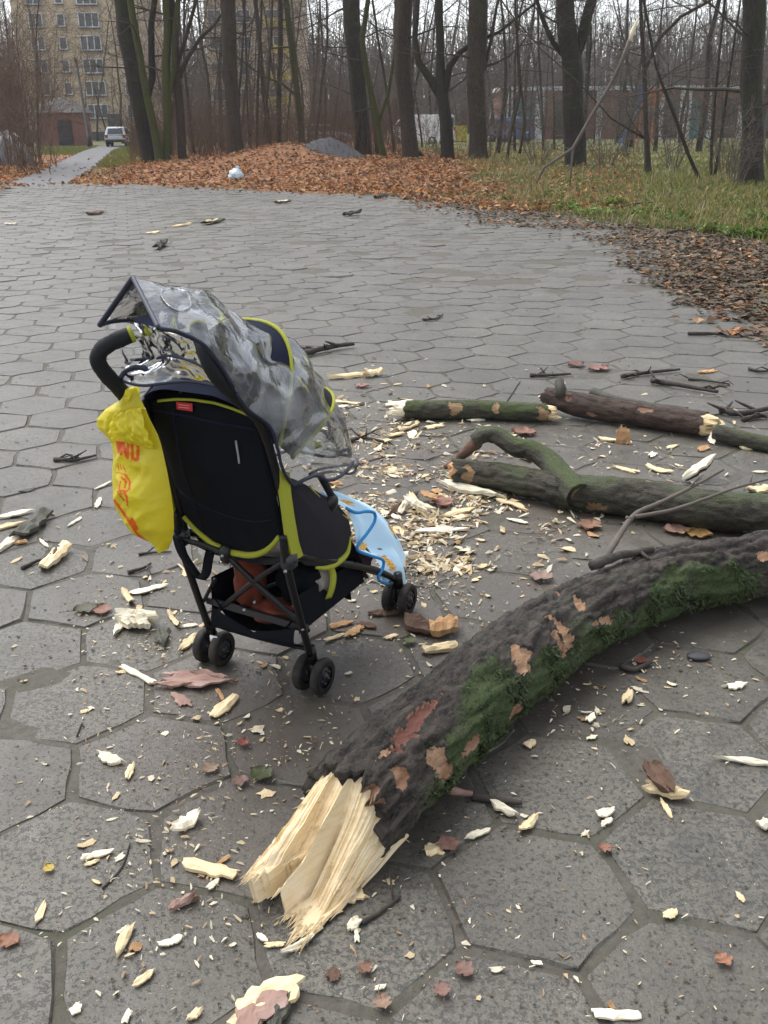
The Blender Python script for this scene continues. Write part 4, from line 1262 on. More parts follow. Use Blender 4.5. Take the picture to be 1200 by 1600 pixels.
def jag_plug(parent, name, E, d, r, length, mat, seed, n=26, tip=.35):
    """Splintered end of a limb: fibres of uneven length standing out of the bark."""
    rnd = random.Random(seed); d = Vector(d).normalized()
    side = d.cross(Vector((0, 0, 1))).normalized(); upv = side.cross(d)
    rz = Vector((1, 0, 0)).rotation_difference(d)
    mb = MB()
    c0 = mb.vert((-.03, 0, 0)); rings = []
    prof = [length * (.35 + .65 * abs(nz(cos(2 * pi * j / n) * 1.6 + seed, sin(2 * pi * j / n) * 1.6))) for j in range(n)]
    for rr, k in ((1.0, -.3), (.97, .15), (.86, .6), (.6, .75), (.3, .7)):
        ring = []
        for j in range(n):
            a = 2 * pi * j / n
            L = prof[j] * k * (1 + .5 * rnd.uniform(-1, 1) * (k > .1)) if k > 0 else -.03
            ring.append(mb.vert((L, cos(a) * r * rr, sin(a) * r * rr)))
        rings.append(ring)
    for a, b2 in zip(rings, rings[1:]):
        for j in range(n):
            k = (j + 1) % n; mb.face(a[j], a[k], b2[k], b2[j])
    c = mb.vert((length * tip, 0, 0))
    for j in range(n): mb.face(rings[-1][j], rings[-1][(j + 1) % n], c)
    o = link(name, mb.mesh(name, mat, False), parent, E - ORIG.get(parent, Vector((0, 0, 0))), rz.to_euler())
    return o

# -- the big limb in front
c0 = [G(545, 1268, .125), G(600, 1216, .135), G(700, 1122, .135), G(815, 1026, .132), G(925, 958, .13), G(1055, 906, .128), G(1200, 882, .128)]
last = c0[-1]; dd = (c0[-1] - c0[-2]).normalized()
r_sc = .96
c0 += [last + dd * .5 + Vector((0, .03, .02)), last + dd * 1.1 + Vector((0, .1, .03))]
E0 = c0[0].copy(); E0d = (c0[0] - c0[2]); E0d.z = 0; E0d.normalize()
big = thing('fallen_log', 'big mossy fallen log with a fresh splintered cream end, in front of the pushchair', 'log', (c0[3].x, c0[3].y, 0))
r0 = [x * .91 for x in (.131, .134, .134, .130, .126, .122, .118, .115, .11)]
patches = [((812, 1030), .10, .085, 30, 0), ((884, 985), .055, .13, 10, 0), ((876, 1012), .04, .09, 0, .25), ((908, 942), .05, .06, 0, 0), ((945, 970), .12, .028, -12, 0), ((805, 1118), .12, .045, 0, .15),
           ((648, 1128), .23, .04, 4, .9), ((602, 1172), .07, .014, 0, 0), ((627, 1214), .05, .05, 0, .3), ((690, 1205), .075, .10, 20, .05), ((1192, 948), .12, .04, 0, .25), ((1196, 868), .04, .05, 0, 0), ((872, 925), .03, .025, 0, 0), ((590, 1240), .03, .07, 0, .5), ((745, 1160), .10, .03, 0, .4)]
bm_ = log_mesh('bark', None, c0, r0, 460, 128, patches, .0150, 2.3, (.55, -.75, -.15), 1.0, lambda s: 1.1 * (1 - .7 * sstep(1.5, 2.2, s)) * (.3 + .7 * sstep(.0, .25, s)) * (.6 + .5 * abs(nz(s * 3.1, 4)) * 2.2), jag0=.06)
log_part('bark', bm_, M['log_bark'], big)
# torn heartwood, two splintered tongues with a cleft between
mb = MB()
NV, NU = 170, 40
rE = .110
def lat_phi(v): return pi * (1.02 - 1.2 * v)
rnd = random.Random(12)
jl = [rnd.uniform(-1, 1) for _ in range(NV + 1)]
PLV = [(rnd.uniform(-.6, .6), rnd.uniform(-1, 1)) for _ in range(9)]
def end_top(u, v):
    ph = lat_phi(v)
    lat = rE * cos(ph)
    z0 = .126 + rE * .97 * sin(ph)
    up_t = 1 - sstep(.44, .50, v)                       # 1 on the upper tongue
    L = (.255 - .10 * abs(v - .22) / .22 * (v < .44)) * up_t + (.275 - .10 * abs(v - .74) * 2.2) * (1 - up_t)
    L += .007 * jl[int(v * NV)] + .030 * PLV[int(min(.999, v) * 9)][1] + .035 * nz(v * 7, 3) + .018 * nz(v * 21, 9)
    s_ = -.07 + u * (L + .07) - .03 * (1 - u) * sin(v * 9)
    zt = (.055 + .03 * sin(v * 5)) * up_t + (.016 + .012 * nz(v * 9)) * (1 - up_t)
    k = sstep(0.02, 1, u)
    z = z0 * (1 - k) + zt * k
    z -= (.038 * (1 - up_t) * (1 - sstep(.82, .95, v)) * sstep(.05, .35, u) * (1 - sstep(.75, 1, u)))
    pk = PLV[int(min(.999, max(0, v + .012 * nz(u * 3, v * 20))) * 9)]
    z += pk[0] * sstep(.08, .3, u) * .013 + .004 * nz(v * 9, u * 2.5, 5) + .005 * nz(v * 28, u * 4, 2) + .0035 * nz(v * 62, u * 5, 1) + .0025 * nz(v * 120, u * 7, 6) + .012 * nz(u * 9, v * 5, 8) * up_t * sstep(.3, .7, u)
    z -= .05 * exp(-((v - .475) / .018) ** 2) * sstep(.12, .4, u)
    lat = lat * (1 - .10 * k) - .012 * k
    return (s_, lat, max(.008, z))
ids = mb.grid(lambda u, v: end_top(u, v), NU, NV)
bot = [[mb.vert((mb.v[i][0] * .98 - .004, mb.v[i][1] * .9, max(.004, mb.v[i][2] * .35 - .01))) for i in row] for row in ids]
for i in range(NU):
    for j in range(NV): mb.face(bot[i][j], bot[i][j + 1], bot[i + 1][j + 1], bot[i + 1][j])
for i in range(NU):
    for j in (0, NV):
        q = (ids[i][j], ids[i + 1][j], bot[i + 1][j], bot[i][j]); mb.face(*(q if j else q[::-1]))
for j in range(NV): mb.face(ids[NU][j], ids[NU][j + 1], bot[NU][j + 1], bot[NU][j])
ez = Vector((E0.x, E0.y, 0))
o = link('broken_end', mb.mesh('broken_end', mk_wood('torn_heartwood', (.88, .74, .49), (.74, .56, .32), (.90, .80, .62), (4, 62, 62)), False), big, ez - ORIG[big], (0, 0, atan2(E0d.y, E0d.x)))
o['label'] = 'fresh cream splintered end torn into two tongues'
# loose splinters standing along the torn rim
mb = MB(); rnd = random.Random(31)
for k in range(190):
    v = rnd.random(); u = rnd.choice([1, 1, rnd.uniform(.2, .95)])
    p = Vector(end_top(u, v)); L = rnd.uniform(.012, .055); w = rnd.uniform(.0012, .0045)
    d = Vector((1, rnd.gauss(0, .15), rnd.gauss(-.05 if u == 1 else .12, .12))).normalized()
    p -= d * .012
    q = p + d * L
    i = [mb.vert(p + Vector((0, -w, 0))), mb.vert(p + Vector((0, w, 0))), mb.vert(p + Vector((0, 0, w))), mb.vert(q)]
    mb.face(i[0], i[3], i[2]); mb.face(i[2], i[3], i[1]); mb.face(i[1], i[3], i[0])
o = link('splinters', mb.mesh('splinters', M['wood'], False), big, ez - ORIG[big], (0, 0, atan2(E0d.y, E0d.x))); o['kind'] = 'stuff'
# moss and leafy lichen tufts on the shaded flank
mb = MB(); rnd = random.Random(41)
Vs, path_, R_, SP_ = bm_[0].v, bm_[1], bm_[2], bm_[3]
ok = [k for k in range(len(SP_) - 2) if bm_[0].c[k][1] > .45]
for n in range(9000):
    k = rnd.choice(ok); p = Vector(Vs[k])
    cl = nz(p.x * 9, p.y * 9, p.z * 9)
    if cl < .05 and rnd.random() < .88: continue
    i = k // 128; nrm = (p - path_[min(i, len(path_) - 1)]).normalized()
    s = rnd.uniform(.003, .010) * (1 + (cl > .2) * .6)
    t = nrm.orthogonal(); a = rnd.uniform(0, 6.28); b_ = nrm.cross(t); d1 = t * cos(a) + b_ * sin(a); d2 = nrm.cross(d1)
    g_ = rnd.uniform(.6, 1.5)
    mb.col = ((.036, .058, .012, 1) if rnd.random() < .75 else (.055, .08, .04, 1)); mb.col = tuple(x * g_ for x in mb.col[:3]) + (1,)
    p += nrm * .001
    q = [p - d1 * s * .3, p + d1 * s * .3, p + d2 * s + nrm * s * rnd.uniform(.3, 1.2)]
    mb.face(*[mb.vert(w) for w in q])
part('moss', mb, M['grass'], big, False, True)['kind'] = 'stuff'
# stub of a torn side twig with a rag of tan bark
mb = MB(); mb.tube(spline([G(683, 1212, .10), G(694, 1226, .07), G(712, 1236, .04), G(738, 1240, .025)], 12), [.022 * (1 - .06 * i) for i in range(13)], 8, True, .4, 3, 40)
part('side_stub', mb, M['bark_pink'], big)
mb = MB(); mb.tube(spline([G(738, 1243, .012), G(775, 1250, .012), G(816, 1254, .01)], 10), [.012 - .0006 * i for i in range(11)], 7, True, .3, 2, 40)
solo('dark_stick', mb, M['twig_dark'], 'short dark stick lying against the flank of the big mossy log', 'stick', G(777, 1250))

# -- forked limb behind it
c1 = [G(712, 737, .072), G(770, 743, .072), G(840, 756, .075), G(905, 769, .08), G(1000, 779, .082), G(1100, 795, .085), G(1200, 806, .085)]
dd = (c1[-1] - c1[-2]).normalized(); c1 += [c1[-1] + dd * .5, c1[-1] + dd * 1.0]
fork = thing('fallen_branch', 'forked green-grey fallen branch with a hooked stub, between the log and the pushchair', 'branch', (c1[3].x, c1[3].y, 0))
b1 = log_mesh('bark', None, c1, [.056, .06, .066, .078, .082, .084, .086, .086, .085], 240, 56, [((728, 745), .06, .12, 0, .1), ((800, 795), .05, .04, 0, .2), ((1010, 752), .09, .02, 0, .2), ((1180, 838), .10, .05, 0, .1), ((930, 795), .07, .04, 0, .3)], .0075, 5.1, (0, .2, 1), .55, None, jag0=.05)
log_part('bark', b1, M['log_green'], fork)
c2 = [G(905, 775, .09), G(874, 742, .13), G(852, 716, .17), G(826, 702, .195), G(806, 699, .20), G(776, 681, .235), G(756, 680, .235), G(740, 690, .205)]
b2_ = log_mesh('side_limb', None, c2, [.06, .052, .045, .04, .037, .032], 90, 36, [], .0065, 8.1, (0, .2, 1), .8)
log_part('side_limb', b2_, M['log_green'], fork)
mb = MB()
mb.tube(spline([G(746, 688, .21), G(728, 706, .15), G(712, 720, .10), G(694, 730, .075)], 14), [.034 - .0016 * i for i in range(15)], 9, True, .35, 4, 30)
mb.tube(spline([G(722, 714, .11), G(728, 730, .07), G(735, 756, .03)], 10), [.013 - .0009 * i for i in range(11)], 6, True, .3, 4, 30)
o = part('hooked_stub', mb, M['bark_chip'], fork)
jag_plug(fork, 'broken_end', c1[0], c1[0] - c1[1], .05, .05, M['wood_orange'], 5)

# -- mossy limb farther off, broken at both ends
c3 = [G(632, 640, .055), G(690, 640, .057), G(750, 640, .057), G(810, 643, .056), G(858, 645, .055)]
m3 = thing('fallen_branch', 'short mossy branch with cream breaks at both ends, farthest of the fallen limbs', 'branch', (c3[2].x, c3[2].y, 0))
b3 = log_mesh('bark', None, c3, [.05, .054, .055, .055, .05], 120, 44, [((712, 641), .075, .10, 0, 0), ((775, 635), .05, .06, 0, .1), ((850, 648), .09, .12, 0, 0)], .0055, 11.1, (0, -.2, 1), .75, None, jag0=.03, jag1=.05)
log_part('bark', b3, M['log_green'], m3)
jag_plug(m3, 'broken_end', c3[0], c3[0] - c3[1], .046, .15, M['wood_pale'], 7, 26, .2)
jag_plug(m3, 'broken_end', c3[-1], c3[-1] - c3[-2], .044, .10, M['wood'], 9)
# -- brown limb lying end to end with it
c4 = [G(852, 618, .11), G(905, 632, .085), G(965, 643, .075), G(1035, 653, .07), G(1098, 663, .07)]
m4 = thing('fallen_branch', 'bare brown branch with an upright stub and a torn cream end', 'branch', (c4[2].x, c4[2].y, 0))
b4 = log_mesh('bark', None, c4, [.05, .068, .065, .067, .066], 130, 44, [((925, 650), .06, .03, 0, .2), ((1005, 640), .07, .035, 0, 0), ((885, 622), .05, .03, 0, .6)], .005, 15.1, (0, 0, 1), .15, None, jag0=.03, jag1=.05)
log_part('bark', b4, M['log_brown'], m4)
mb = MB(); mb.tube([G(876, 622, .12), G(876, 607, .16), G(874, 596, .19)], [.036, .034, .03], 9, True, .3, 3, 40); part('upright_stub', mb, M['log_green'], m4)
jag_plug(m4, 'broken_end', c4[-1], c4[-1] - c4[-2], .064, .15, M['wood'], 14, 28, .25)
# -- thin grey limb behind the brown one, and the dark mossy one running out of the photo
mb = MB(); mb.tube(spline([G(925, 612, .05), G(965, 625, .035), G(1020, 634, .03), G(1075, 640, .03)], 24), [.03 - .0006 * i for i in range(25)], 9, True, .2, 6, 30)
solo('fallen_branch', mb, M['bark_grey'], 'slim grey branch lying right behind the bare brown branch', 'branch', G(1000, 632))
c5 = [G(1118, 676, .05), G(1150, 684, .045), G(1200, 694, .04), G(1290, 706, .04)]
m5 = thing('fallen_branch', 'dark mossy branch running out at the right edge beyond the torn cream end', 'branch', G(1180, 690))
b5 = log_mesh('bark', None, c5, [.045, .045, .04, .035], 60, 28, [], .004, 19.1, (0, 0, 1), .6)
log_part('bark', b5, M['log_green'], m5)

# -- forked bare twig propped across the branches
mb = MB()
mb.tube(spline([G(938, 884, .21), G(962, 846, .20), G(990, 806, .20), G(1030, 786, .22), G(1075, 764, .25), G(1130, 734, .28)], 40), [.014 - .00022 * i for i in range(41)], 8, True, .25, 7, 40)
mb.tube(spline([G(992, 808, .20), G(1050, 797, .22), G(1100, 780, .25), G(1150, 762, .28), G(1215, 745, .31)], 34), [.009 - .00015 * i for i in range(35)], 7, True, .2, 8, 40)
mb.tube([G(1076, 764, .25), G(1090, 748, .28), G(1100, 742, .3)], [.005, .004, .002], 5); mb.tube([G(1172, 756, .29), G(1176, 740, .32)], [.004, .002], 5); mb.tube([G(986, 812, .2), G(978, 808, .21)], [.009, .007], 6)
solo('forked_twig', mb, M['twig'], 'long bare forked twig propped over the green-grey branch', 'twig', G(990, 806))
mb = MB(); mb.tube(spline([G(925, 884, .27), G(960, 870, .26), G(990, 864, .25), G(1020, 858, .25)], 20), [.017 - .0003 * i for i in range(21)], 8, True, .3, 5, 50)
mb.tube([G(1000, 862, .25), G(1015, 874, .25)], [.008, .004], 5)
solo('dark_stick', mb, M['twig_dark'], 'dark broken stick lying on top of the big mossy log', 'stick', G(960, 868))
# ------------------------------------------------------------------ splintered wood on the paving
def splinter_mb(L, W, T, seed, nu=10, nv=4, pt0=None, pt1=None, jag=.38, bend=.0, curl=0.0, rough=1.0):
    """A split piece, grain along X: ragged ends, uneven faces."""
    rnd = random.Random(seed); mb = MB()
    if pt0 is None: pt0 = rnd.choice([.3, .6, .8, .95])
    if pt1 is None: pt1 = rnd.choice([.25, .5, .8, .95])
    kink = [rnd.uniform(.8, 1.15) for _ in range(nu + 1)]; cut = rnd.uniform(-.5, .5)
    a0 = [rnd.uniform(0, jag) * L * .5 for _ in range(nv + 1)]; a1 = [rnd.uniform(0, jag) * L * .5 for _ in range(nv + 1)]
    top, bot = [], []
    side = rnd.uniform(-.15, .15) * W
    for i in range(nu + 1):
        u = i / nu; rt, rb = [], []
        wf = min(1, (pt0 + (1 - pt0) * min(1, u / .28)), (pt1 + (1 - pt1) * min(1, (1 - u) / .28))) * (1 + .22 * nz(u * 4 + seed, 1)) * kink[i]
        for j in range(nv + 1):
            v = j / nv - .5
            x = -L / 2 + a0[j] + u * (L - a0[j] - a1[j]) + cut * v * min(W, L * .5)
            y = v * W * wf + side * sin(u * 3) + .05 * W * nz(x * 30 + seed, v * 3)
            crown = 1 - .5 * (2 * abs(v)) ** 2
            z = T * (.55 * crown + .35 * rough * nz(u * 3 + seed, v * 6, 2) * 1.2) + bend * ((u - .5) ** 2 * 4) * L * .25 + curl * (2 * v) ** 2 * W * .5
            th = T * (.55 + .25 * nz(u * 3, v * 3 + seed, 7)) * (.4 + .6 * crown) * (.45 if i in (0, nu) else 1)
            rt.append(mb.vert((x, y, z))); rb.append(mb.vert((x, y * .96, z - th)))
        top.append(rt); bot.append(rb)
    for i in range(nu):
        for j in range(nv):
            mb.face(top[i][j], top[i + 1][j], top[i + 1][j + 1], top[i][j + 1]); mb.face(bot[i][j + 1], bot[i + 1][j + 1], bot[i + 1][j], bot[i][j])
        mb.face(top[i][0], bot[i][0], bot[i + 1][0], top[i + 1][0]); mb.face(top[i + 1][nv], bot[i + 1][nv], bot[i][nv], top[i][nv])
    for i, fl in ((0, 1), (nu, 0)):
        for j in range(nv):
            q = (top[i][j], top[i][j + 1], bot[i][j + 1], bot[i][j]); mb.face(*(q if fl else q[::-1]))
    return mb
SEED = [1000]
def piece(p0, p1, w, label, mat='wood', T=None, name='wood_splinter', cat='wood piece', bark=None, z0=0.0, z1=0.0, roll=0.0, group=None, **kw):
    SEED[0] += 1; seed = SEED[0]
    a, b2 = G(*p0, z0), G(*p1, z1)
    d = b2 - a; L = d.length
    T = T or min(w * .45, .03)
    mb = splinter_mb(L, w, T, seed, **kw)
    zmin = min(v[2] for v in mb.v)
    mid = (a + b2) / 2
    o = link(name, mb.mesh(name, M[mat], False), None, (mid.x, mid.y, mid.z - zmin * (1 if z1 == z0 == 0 else 0) + .001), (roll, -math.asin(max(-1, min(1, d.z / L))), atan2(d.y, d.x)))
    tag(o, label, cat, group)
    if bark:
        m2 = splinter_mb(L * .86, w * .98, T * .5, seed, kw.get('nu', 10), kw.get('nv', 4), kw.get('pt0', .6), kw.get('pt1', .6), .2)
        if bark[1] == 'low':
            m2.v = [(x + L * .02, y * 1.12 + .08 * w, z - T * .62) for x, y, z in m2.v]
        else:
            m2.v = [(x * .75 + L * bark[2], y * .8 + w * bark[3], z + T * .32) for x, y, z in m2.v]
        link('bark', m2.mesh('bark', M[bark[0]], False), o)
    return o
P = piece
P((350, 1606), (486, 1545), .075, 'large forked pinkish cream offcut at the bottom edge below the log end', 'wood', .035, bark=('bark_pink', 'top', -.1, -.22), pt0=.8, pt1=.5, jag=.45)
P((420, 1625), (455, 1560), .03, 'rag of grey bark stuck against the large forked offcut', 'bark_grey', .03, name='bark_scrap', cat='bark')
P((925, 1587), (1000, 1590), .022, 'short white stick lying alone near the bottom right, beside a slab joint', 'wood_pale', .016, pt0=.9, pt1=.9, jag=.06)
P((285, 1350), (372, 1374), .034, 'straight cream lath with a ribbed face, left of the broken log end', 'wood', .02, pt0=.6, pt1=.9, jag=.15)
P((322, 1393), (343, 1376), .016, 'small pale peg touching the straight cream lath', 'wood_pale', .01, pt0=.7, pt1=.7)
P((263, 1421), (312, 1394), .022, 'narrow pinkish splinter tilted over its own shadow, below the cream lath', 'bark_pink', .02, z1=.02, bark=('bark_chip', 'low'))
P((268, 1303), (320, 1274), .042, 'twisted white chip with an upturned pointed tip, above the cream lath', 'wood_pale', .022, bend=.5, pt1=.1)
P((125, 1343), (179, 1333), .020, 'thin splinter pair lying bundled on the left slab', 'wood_pale', .012)
P((130, 1356), (158, 1346), .012, 'short thin splinter right under the bundled pair', 'wood', .008)
P((149, 1180), (201, 1198), .036, 'crumpled white shred with torn edges on the left slab', 'wood_pale', .018, jag=.5)
P((199, 1222), (208, 1196), .020, 'small tan chip at the end of the crumpled white shred', 'wood', .014, pt0=.7, pt1=.7)
P((180, 1506), (207, 1444), .022, 'long ragged splinter pointing up the picture at the lower left', 'wood', .013, jag=.4, pt0=.1)
P((183, 1462), (203, 1446), .010, 'short sliver beside the top of the long ragged splinter', 'wood_pale', .008)
P((53, 1452), (73, 1408), .016, 'thin splinter nearest the lower left edge', 'wood', .009, pt0=.1)
P((202, 1546), (246, 1516), .018, 'slim cream splinter below the long ragged one', 'wood', .012, pt1=.2)
P((246, 1480), (286, 1466), .019, 'white bean-shaped sliver to the right of the long ragged splinter', 'wood_pale', .010, bend=.2)
P((108, 1586), (128, 1570), .022, 'flat pale chip near the bottom left corner', 'wood_pale', .009, pt0=.7, pt1=.7)
P((193, 1604), (206, 1578), .013, 'narrow pale splinter cut by the bottom edge', 'wood_pale', .009)
P((290, 1600), (316, 1576), .016, 'pale sliver left of the large forked offcut', 'wood', .010)
P((331, 1124), (368, 1090), .042, 'oval cream chip below the left rear wheels of the pushchair', 'wood', .016, pt0=.55, pt1=.65, jag=.05)
P((338, 1078), (350, 1098), .013, 'narrow tan strip above the oval cream chip', 'wood_orange', .010)
P((238, 1068), (372, 1068), .085, 'pinkish brown sheet of bark in front of the left rear wheels', 'bark_pink', .016, name='bark_sheet', cat='bark', curl=.25, pt0=.75, pt1=.3, jag=.55, nu=18, nv=9, rough=1.5)
P((188, 1042), (246, 1072), .022, 'dark-edged pale strip leading into the pinkish bark sheet', 'wood_pale', .014, bark=('bark_grey', 'low'))
P((270, 1083), (292, 1108), .035, 'small pinkish bark rag hanging below the bark sheet', 'bark_pink', .010, name='bark_scrap', cat='bark')
P((180, 975), (248, 985), .10, 'big white splintered chunk with ragged prongs, left of the pushchair', 'wood_pale', .045, pt0=.45, pt1=.5, jag=.65, nu=14, nv=8, rough=1.6)
P((178, 1000), (200, 962), .028, 'white prong broken off along the big splintered chunk', 'wood_pale', .02, pt0=.1)
P((204, 931), (262, 916), .036, 'flat pale wedge with a pointed end above the big white chunk', 'wood_pale', .014, pt0=.8, pt1=.15, jag=.08)
P((192, 928), (210, 951), .024, 'yellowish curled chip beside the flat pale wedge', 'wood', .016, bend=.4)
P((248, 1016), (264, 986), .045, 'dark bark block with a torn pale edge by the left rear wheels', 'bark_grey', .032, name='bark_block', cat='bark', bark=('wood_pale', 'low'), pt0=.8, pt1=.8)
P((279, 1022), (310, 992), .034, 'yellow wedge of wood just behind the left rear wheels', 'wood', .016, pt0=.1, pt1=.9)
P((280, 981), (312, 978), .018, 'white strip beside the left rear wheels', 'wood_pale', .01)
P((262, 958), (284, 985), .020, 'curled cream shaving left of the rear wheels', 'wood', .012, bend=.4)
P((30, 846), (72, 806), .075, 'block of grey barked wood amid pale shards at the left edge', 'bark_grey', .05, name='bark_block', cat='bark', pt0=.85, pt1=.85, jag=.1)
P((-10, 812), (56, 800), .040, 'comb of pale shards over the grey block, topmost at the left edge', 'wood_pale', .02, jag=.5)
P((-14, 830), (44, 818), .035, 'pale shard lying between the comb of shards and the grey block', 'wood', .02, jag=.4)
P((-6, 868), (26, 838), .05, 'broad bright shard below the grey block at the left edge', 'wood_pale', .025, pt0=.15, jag=.4)
P((22, 852), (44, 848), .025, 'tan corner piece under the grey block', 'wood_orange', .02)
P((60, 842), (78, 858), .016, 'small crooked pale shard to the right of the grey block', 'wood_pale', .012)
P((66, 800), (86, 806), .016, 'pale point sticking out right of the shards at the left edge', 'wood', .01)
P((66, 896), (106, 858), .055, 'short split log half with bark on its right side, near the left edge', 'wood', .045, bark=('bark_grey', 'top', .0, .35), pt0=.8, pt1=.9, jag=.12)
P((104, 825), (131, 808), .015, 'straight pale peg between the shards and the yellow bag', 'wood_pale', .01, pt0=.6, pt1=.9)
P((145, 767), (178, 752), .012, 'long pale stick behind the yellow bag, left of it', 'wood_pale', .009, pt0=.3, pt1=.8)
P((149, 797), (157, 778), .022, 'white lozenge chip left of the yellow bag', 'wood_pale', .012, pt0=.4, pt1=.4)
P((286, 792), (296, 818), .030, 'pale chip seen between the yellow bag and the pushchair back', 'wood_pale', .014)
P((24, 772), (60, 764), .03, 'green-brown tuft of mossy twiglets above the shards at the left', 'bark_grey', .012, name='moss_scrap', cat='bark', jag=.7)
# the heap of shards between the pushchair and the forked branch
P((604, 812), (652, 770), .030, 'dark stick laid against the left of the bright shard heap', 'bark_chip', .022, pt0=.3)
P((632, 776), (676, 800), .055, 'bright broad shard leaning on top of the shard heap', 'wood_pale', .03, z0=.07, z1=.03)
P((640, 770), (664, 812), .035, 'steep cream shard in the middle of the shard heap', 'wood', .025, z0=.07)
P((622, 806), (640, 778), .03, 'upright pale shard at the left of the heap', 'wood_pale', .02, z1=.05)
P((655, 770), (688, 780), .045, 'orange-tinged shard at the back of the shard heap', 'wood_orange', .025, z0=.03, z1=.03)
P((628, 815), (662, 812), .024, 'flat pale strip at the foot of the shard heap', 'wood_pale', .012)
P((600, 800), (628, 815), .028, 'pinkish pale strip left of the foot of the heap', 'wood_pale', .012)
P((690, 757), (784, 784), .075, 'long cream slab with dark bark beneath, against the branch end', 'wood_pale', .04, bark=('bark_grey', 'low'), pt0=.6, pt1=.35, jag=.3, nu=14, nv=6)
P((684, 812), (745, 795), .045, 'ragged bundle of yellow splinters right of the shard heap', 'wood', .02, jag=.6)
P((700, 818), (738, 806), .02, 'single yellow splinter at the lower side of the ragged bundle', 'wood', .012)
P((648, 833), (735, 831), .034, 'long pale board-like splinter below the shard heap', 'wood_pale', .018, pt0=.5, pt1=.3, jag=.12, bark=('bark_chip', 'low'))
P((775, 782), (830, 800), .04, 'tan torn strip at the underside of the forked branch', 'wood', .015, jag=.5)
P((790, 812), (828, 820), .028, 'pale strip below the torn tan strip', 'wood_pale', .01)
P((508, 594), (580, 587), .05, 'cream branch shard with rough ends beyond the pushchair', 'wood', .04, jag=.4, bark=('bark_grey', 'low'))
P((570, 592), (597, 584), .06, 'knobbly orange end piece touching the cream branch shard', 'wood', .05, pt0=.8, pt1=.8)
P((515, 627), (566, 633), .03, 'flat orange-edged strip right of the rain cover', 'wood', .014)
P((522, 638), (548, 636), .035, 'pale triangular chip under the flat orange-edged strip', 'wood_pale', .014, pt1=.1)
P((516, 652), (548, 648), .025, 'dark-sided splinter next to the rain cover edge', 'wood', .016, bark=('bark_chip', 'low'))
P((612, 603), (630, 600), .025, 'yellow chip beyond the mossy short branch, left of it', 'wood', .01)
P((597, 636), (647, 628), .06, 'flat pale flake lying before the end of the short mossy branch', 'wood_pale', .02, jag=.3)
P((618, 676), (655, 662), .05, 'rounded chip with green bark under the short mossy branch', 'wood', .03, bark=('bark_grey', 'top', .05, .1), pt0=.7, pt1=.7)
P((603, 684), (632, 678), .036, 'tan crumb chip in front of the chip with green bark', 'wood', .018)
P((660, 672), (692, 666), .045, 'broad tan chip below the middle of the short mossy branch', 'wood', .02)
P((731, 660), (760, 656), .04, 'cream chip under the right half of the short mossy branch', 'wood_pale', .016)
P((960, 684), (985, 684), .10, 'upright ragged orange slab standing before the brown branch', 'wood_orange', .022, z0=.06, z1=.06, roll=1.25, pt0=.85, pt1=.85, jag=.2)
P((934, 686), (988, 694), .04, 'flat yellow slat at the foot of the upright orange slab', 'wood', .018, pt0=.4, pt1=.6, jag=.1)
P((952, 729), (1002, 742), .035, 'yellow torn strip lying behind the forked branch', 'wood', .015, jag=.5)
P((1008, 731), (1052, 742), .04, 'orange curled strip tapering right, behind the forked branch', 'wood', .016, pt1=.1, bend=.3)
P((1062, 752), (1120, 713), .05, 'long white slab leaning up from behind the forked branch', 'wood_pale', .03, z0=.02, z1=.10, pt0=.4, pt1=.35, jag=.2, bark=('bark_grey', 'low'))
P((1110, 694), (1122, 672), .045, 'small white flap under the torn end of the brown branch', 'wood_pale', .018, z1=.06)
P((1090, 706), (1108, 700), .05, 'round tan chip beneath the torn end of the brown branch', 'wood_orange', .015, pt0=.7, pt1=.7)
P((1152, 702), (1206, 702), .055, 'yellow flake with a toothed edge at the right edge', 'wood', .02, jag=.3)
P((1088, 584), (1121, 580), .045, 'lone tan flake among dark twigs, farthest at the right', 'wood_orange', .02)
P((1140, 643), (1172, 652), .05, 'tan flake lying in the dark twigs at the right edge', 'wood', .02)
P((1142, 677), (1162, 680), .04, 'small pale oval flake by the dark mossy branch', 'wood_pale', .01)
P((1170, 773), (1205, 766), .06, 'crumbly yellow lump behind the forked branch at the right edge', 'wood', .03, jag=.4)
P((1040, 702), (1062, 696), .03, 'greenish little flake between brown branch and forked branch', 'wood', .012)
P((1054, 727), (1068, 731), .018, 'small white oval chip left of the long white slab', 'wood_pale', .01, pt0=.6, pt1=.6)
P((668, 990), (717, 985), .085, 'split block with an orange face beside the front wheels', 'wood_orange', .05, pt0=.85, pt1=.85, jag=.2)
P((632, 972), (680, 992), .075, 'dark barked half of the split block by the front wheels', 'bark_chip', .05, name='bark_block', cat='bark', pt0=.5, pt1=.9)
P((660, 1023), (714, 1012), .04, 'cream stick of split wood in front of the orange-faced block', 'wood', .028, pt0=.7, pt1=.8, jag=.1)
P((572, 962), (640, 960), .045, 'reddish strip of inner bark under the front wheels', 'bark_chip', .02, name='bark_scrap', cat='bark', bark=('wood_orange', 'low'))
P((512, 982), (552, 972), .030, 'tan slat left of the reddish bark strip', 'wood_orange', .012)
P((545, 998), (566, 978), .035, 'square tan flake among slats beneath the pushchair front', 'wood_orange', .012, pt0=.9, pt1=.9)
P((505, 1004), (540, 992), .018, 'narrow slat crossing below the tan slats', 'wood', .010)
P((560, 975), (590, 985), .03, 'brown flake of bark next to the square tan flake', 'bark_chip', .012, name='bark_scrap', cat='bark')
P((600, 1000), (622, 992), .02, 'thin cream chip under the front of the pushchair', 'wood', .009)
P((1008, 1190), (1050, 1246), .060, 'brown curl of bark standing up from a pale splinter, right of the log', 'bark_chip', .02, name='bark_scrap', cat='bark', z0=.05, z1=.02, curl=.5, pt0=.4, pt1=.7)
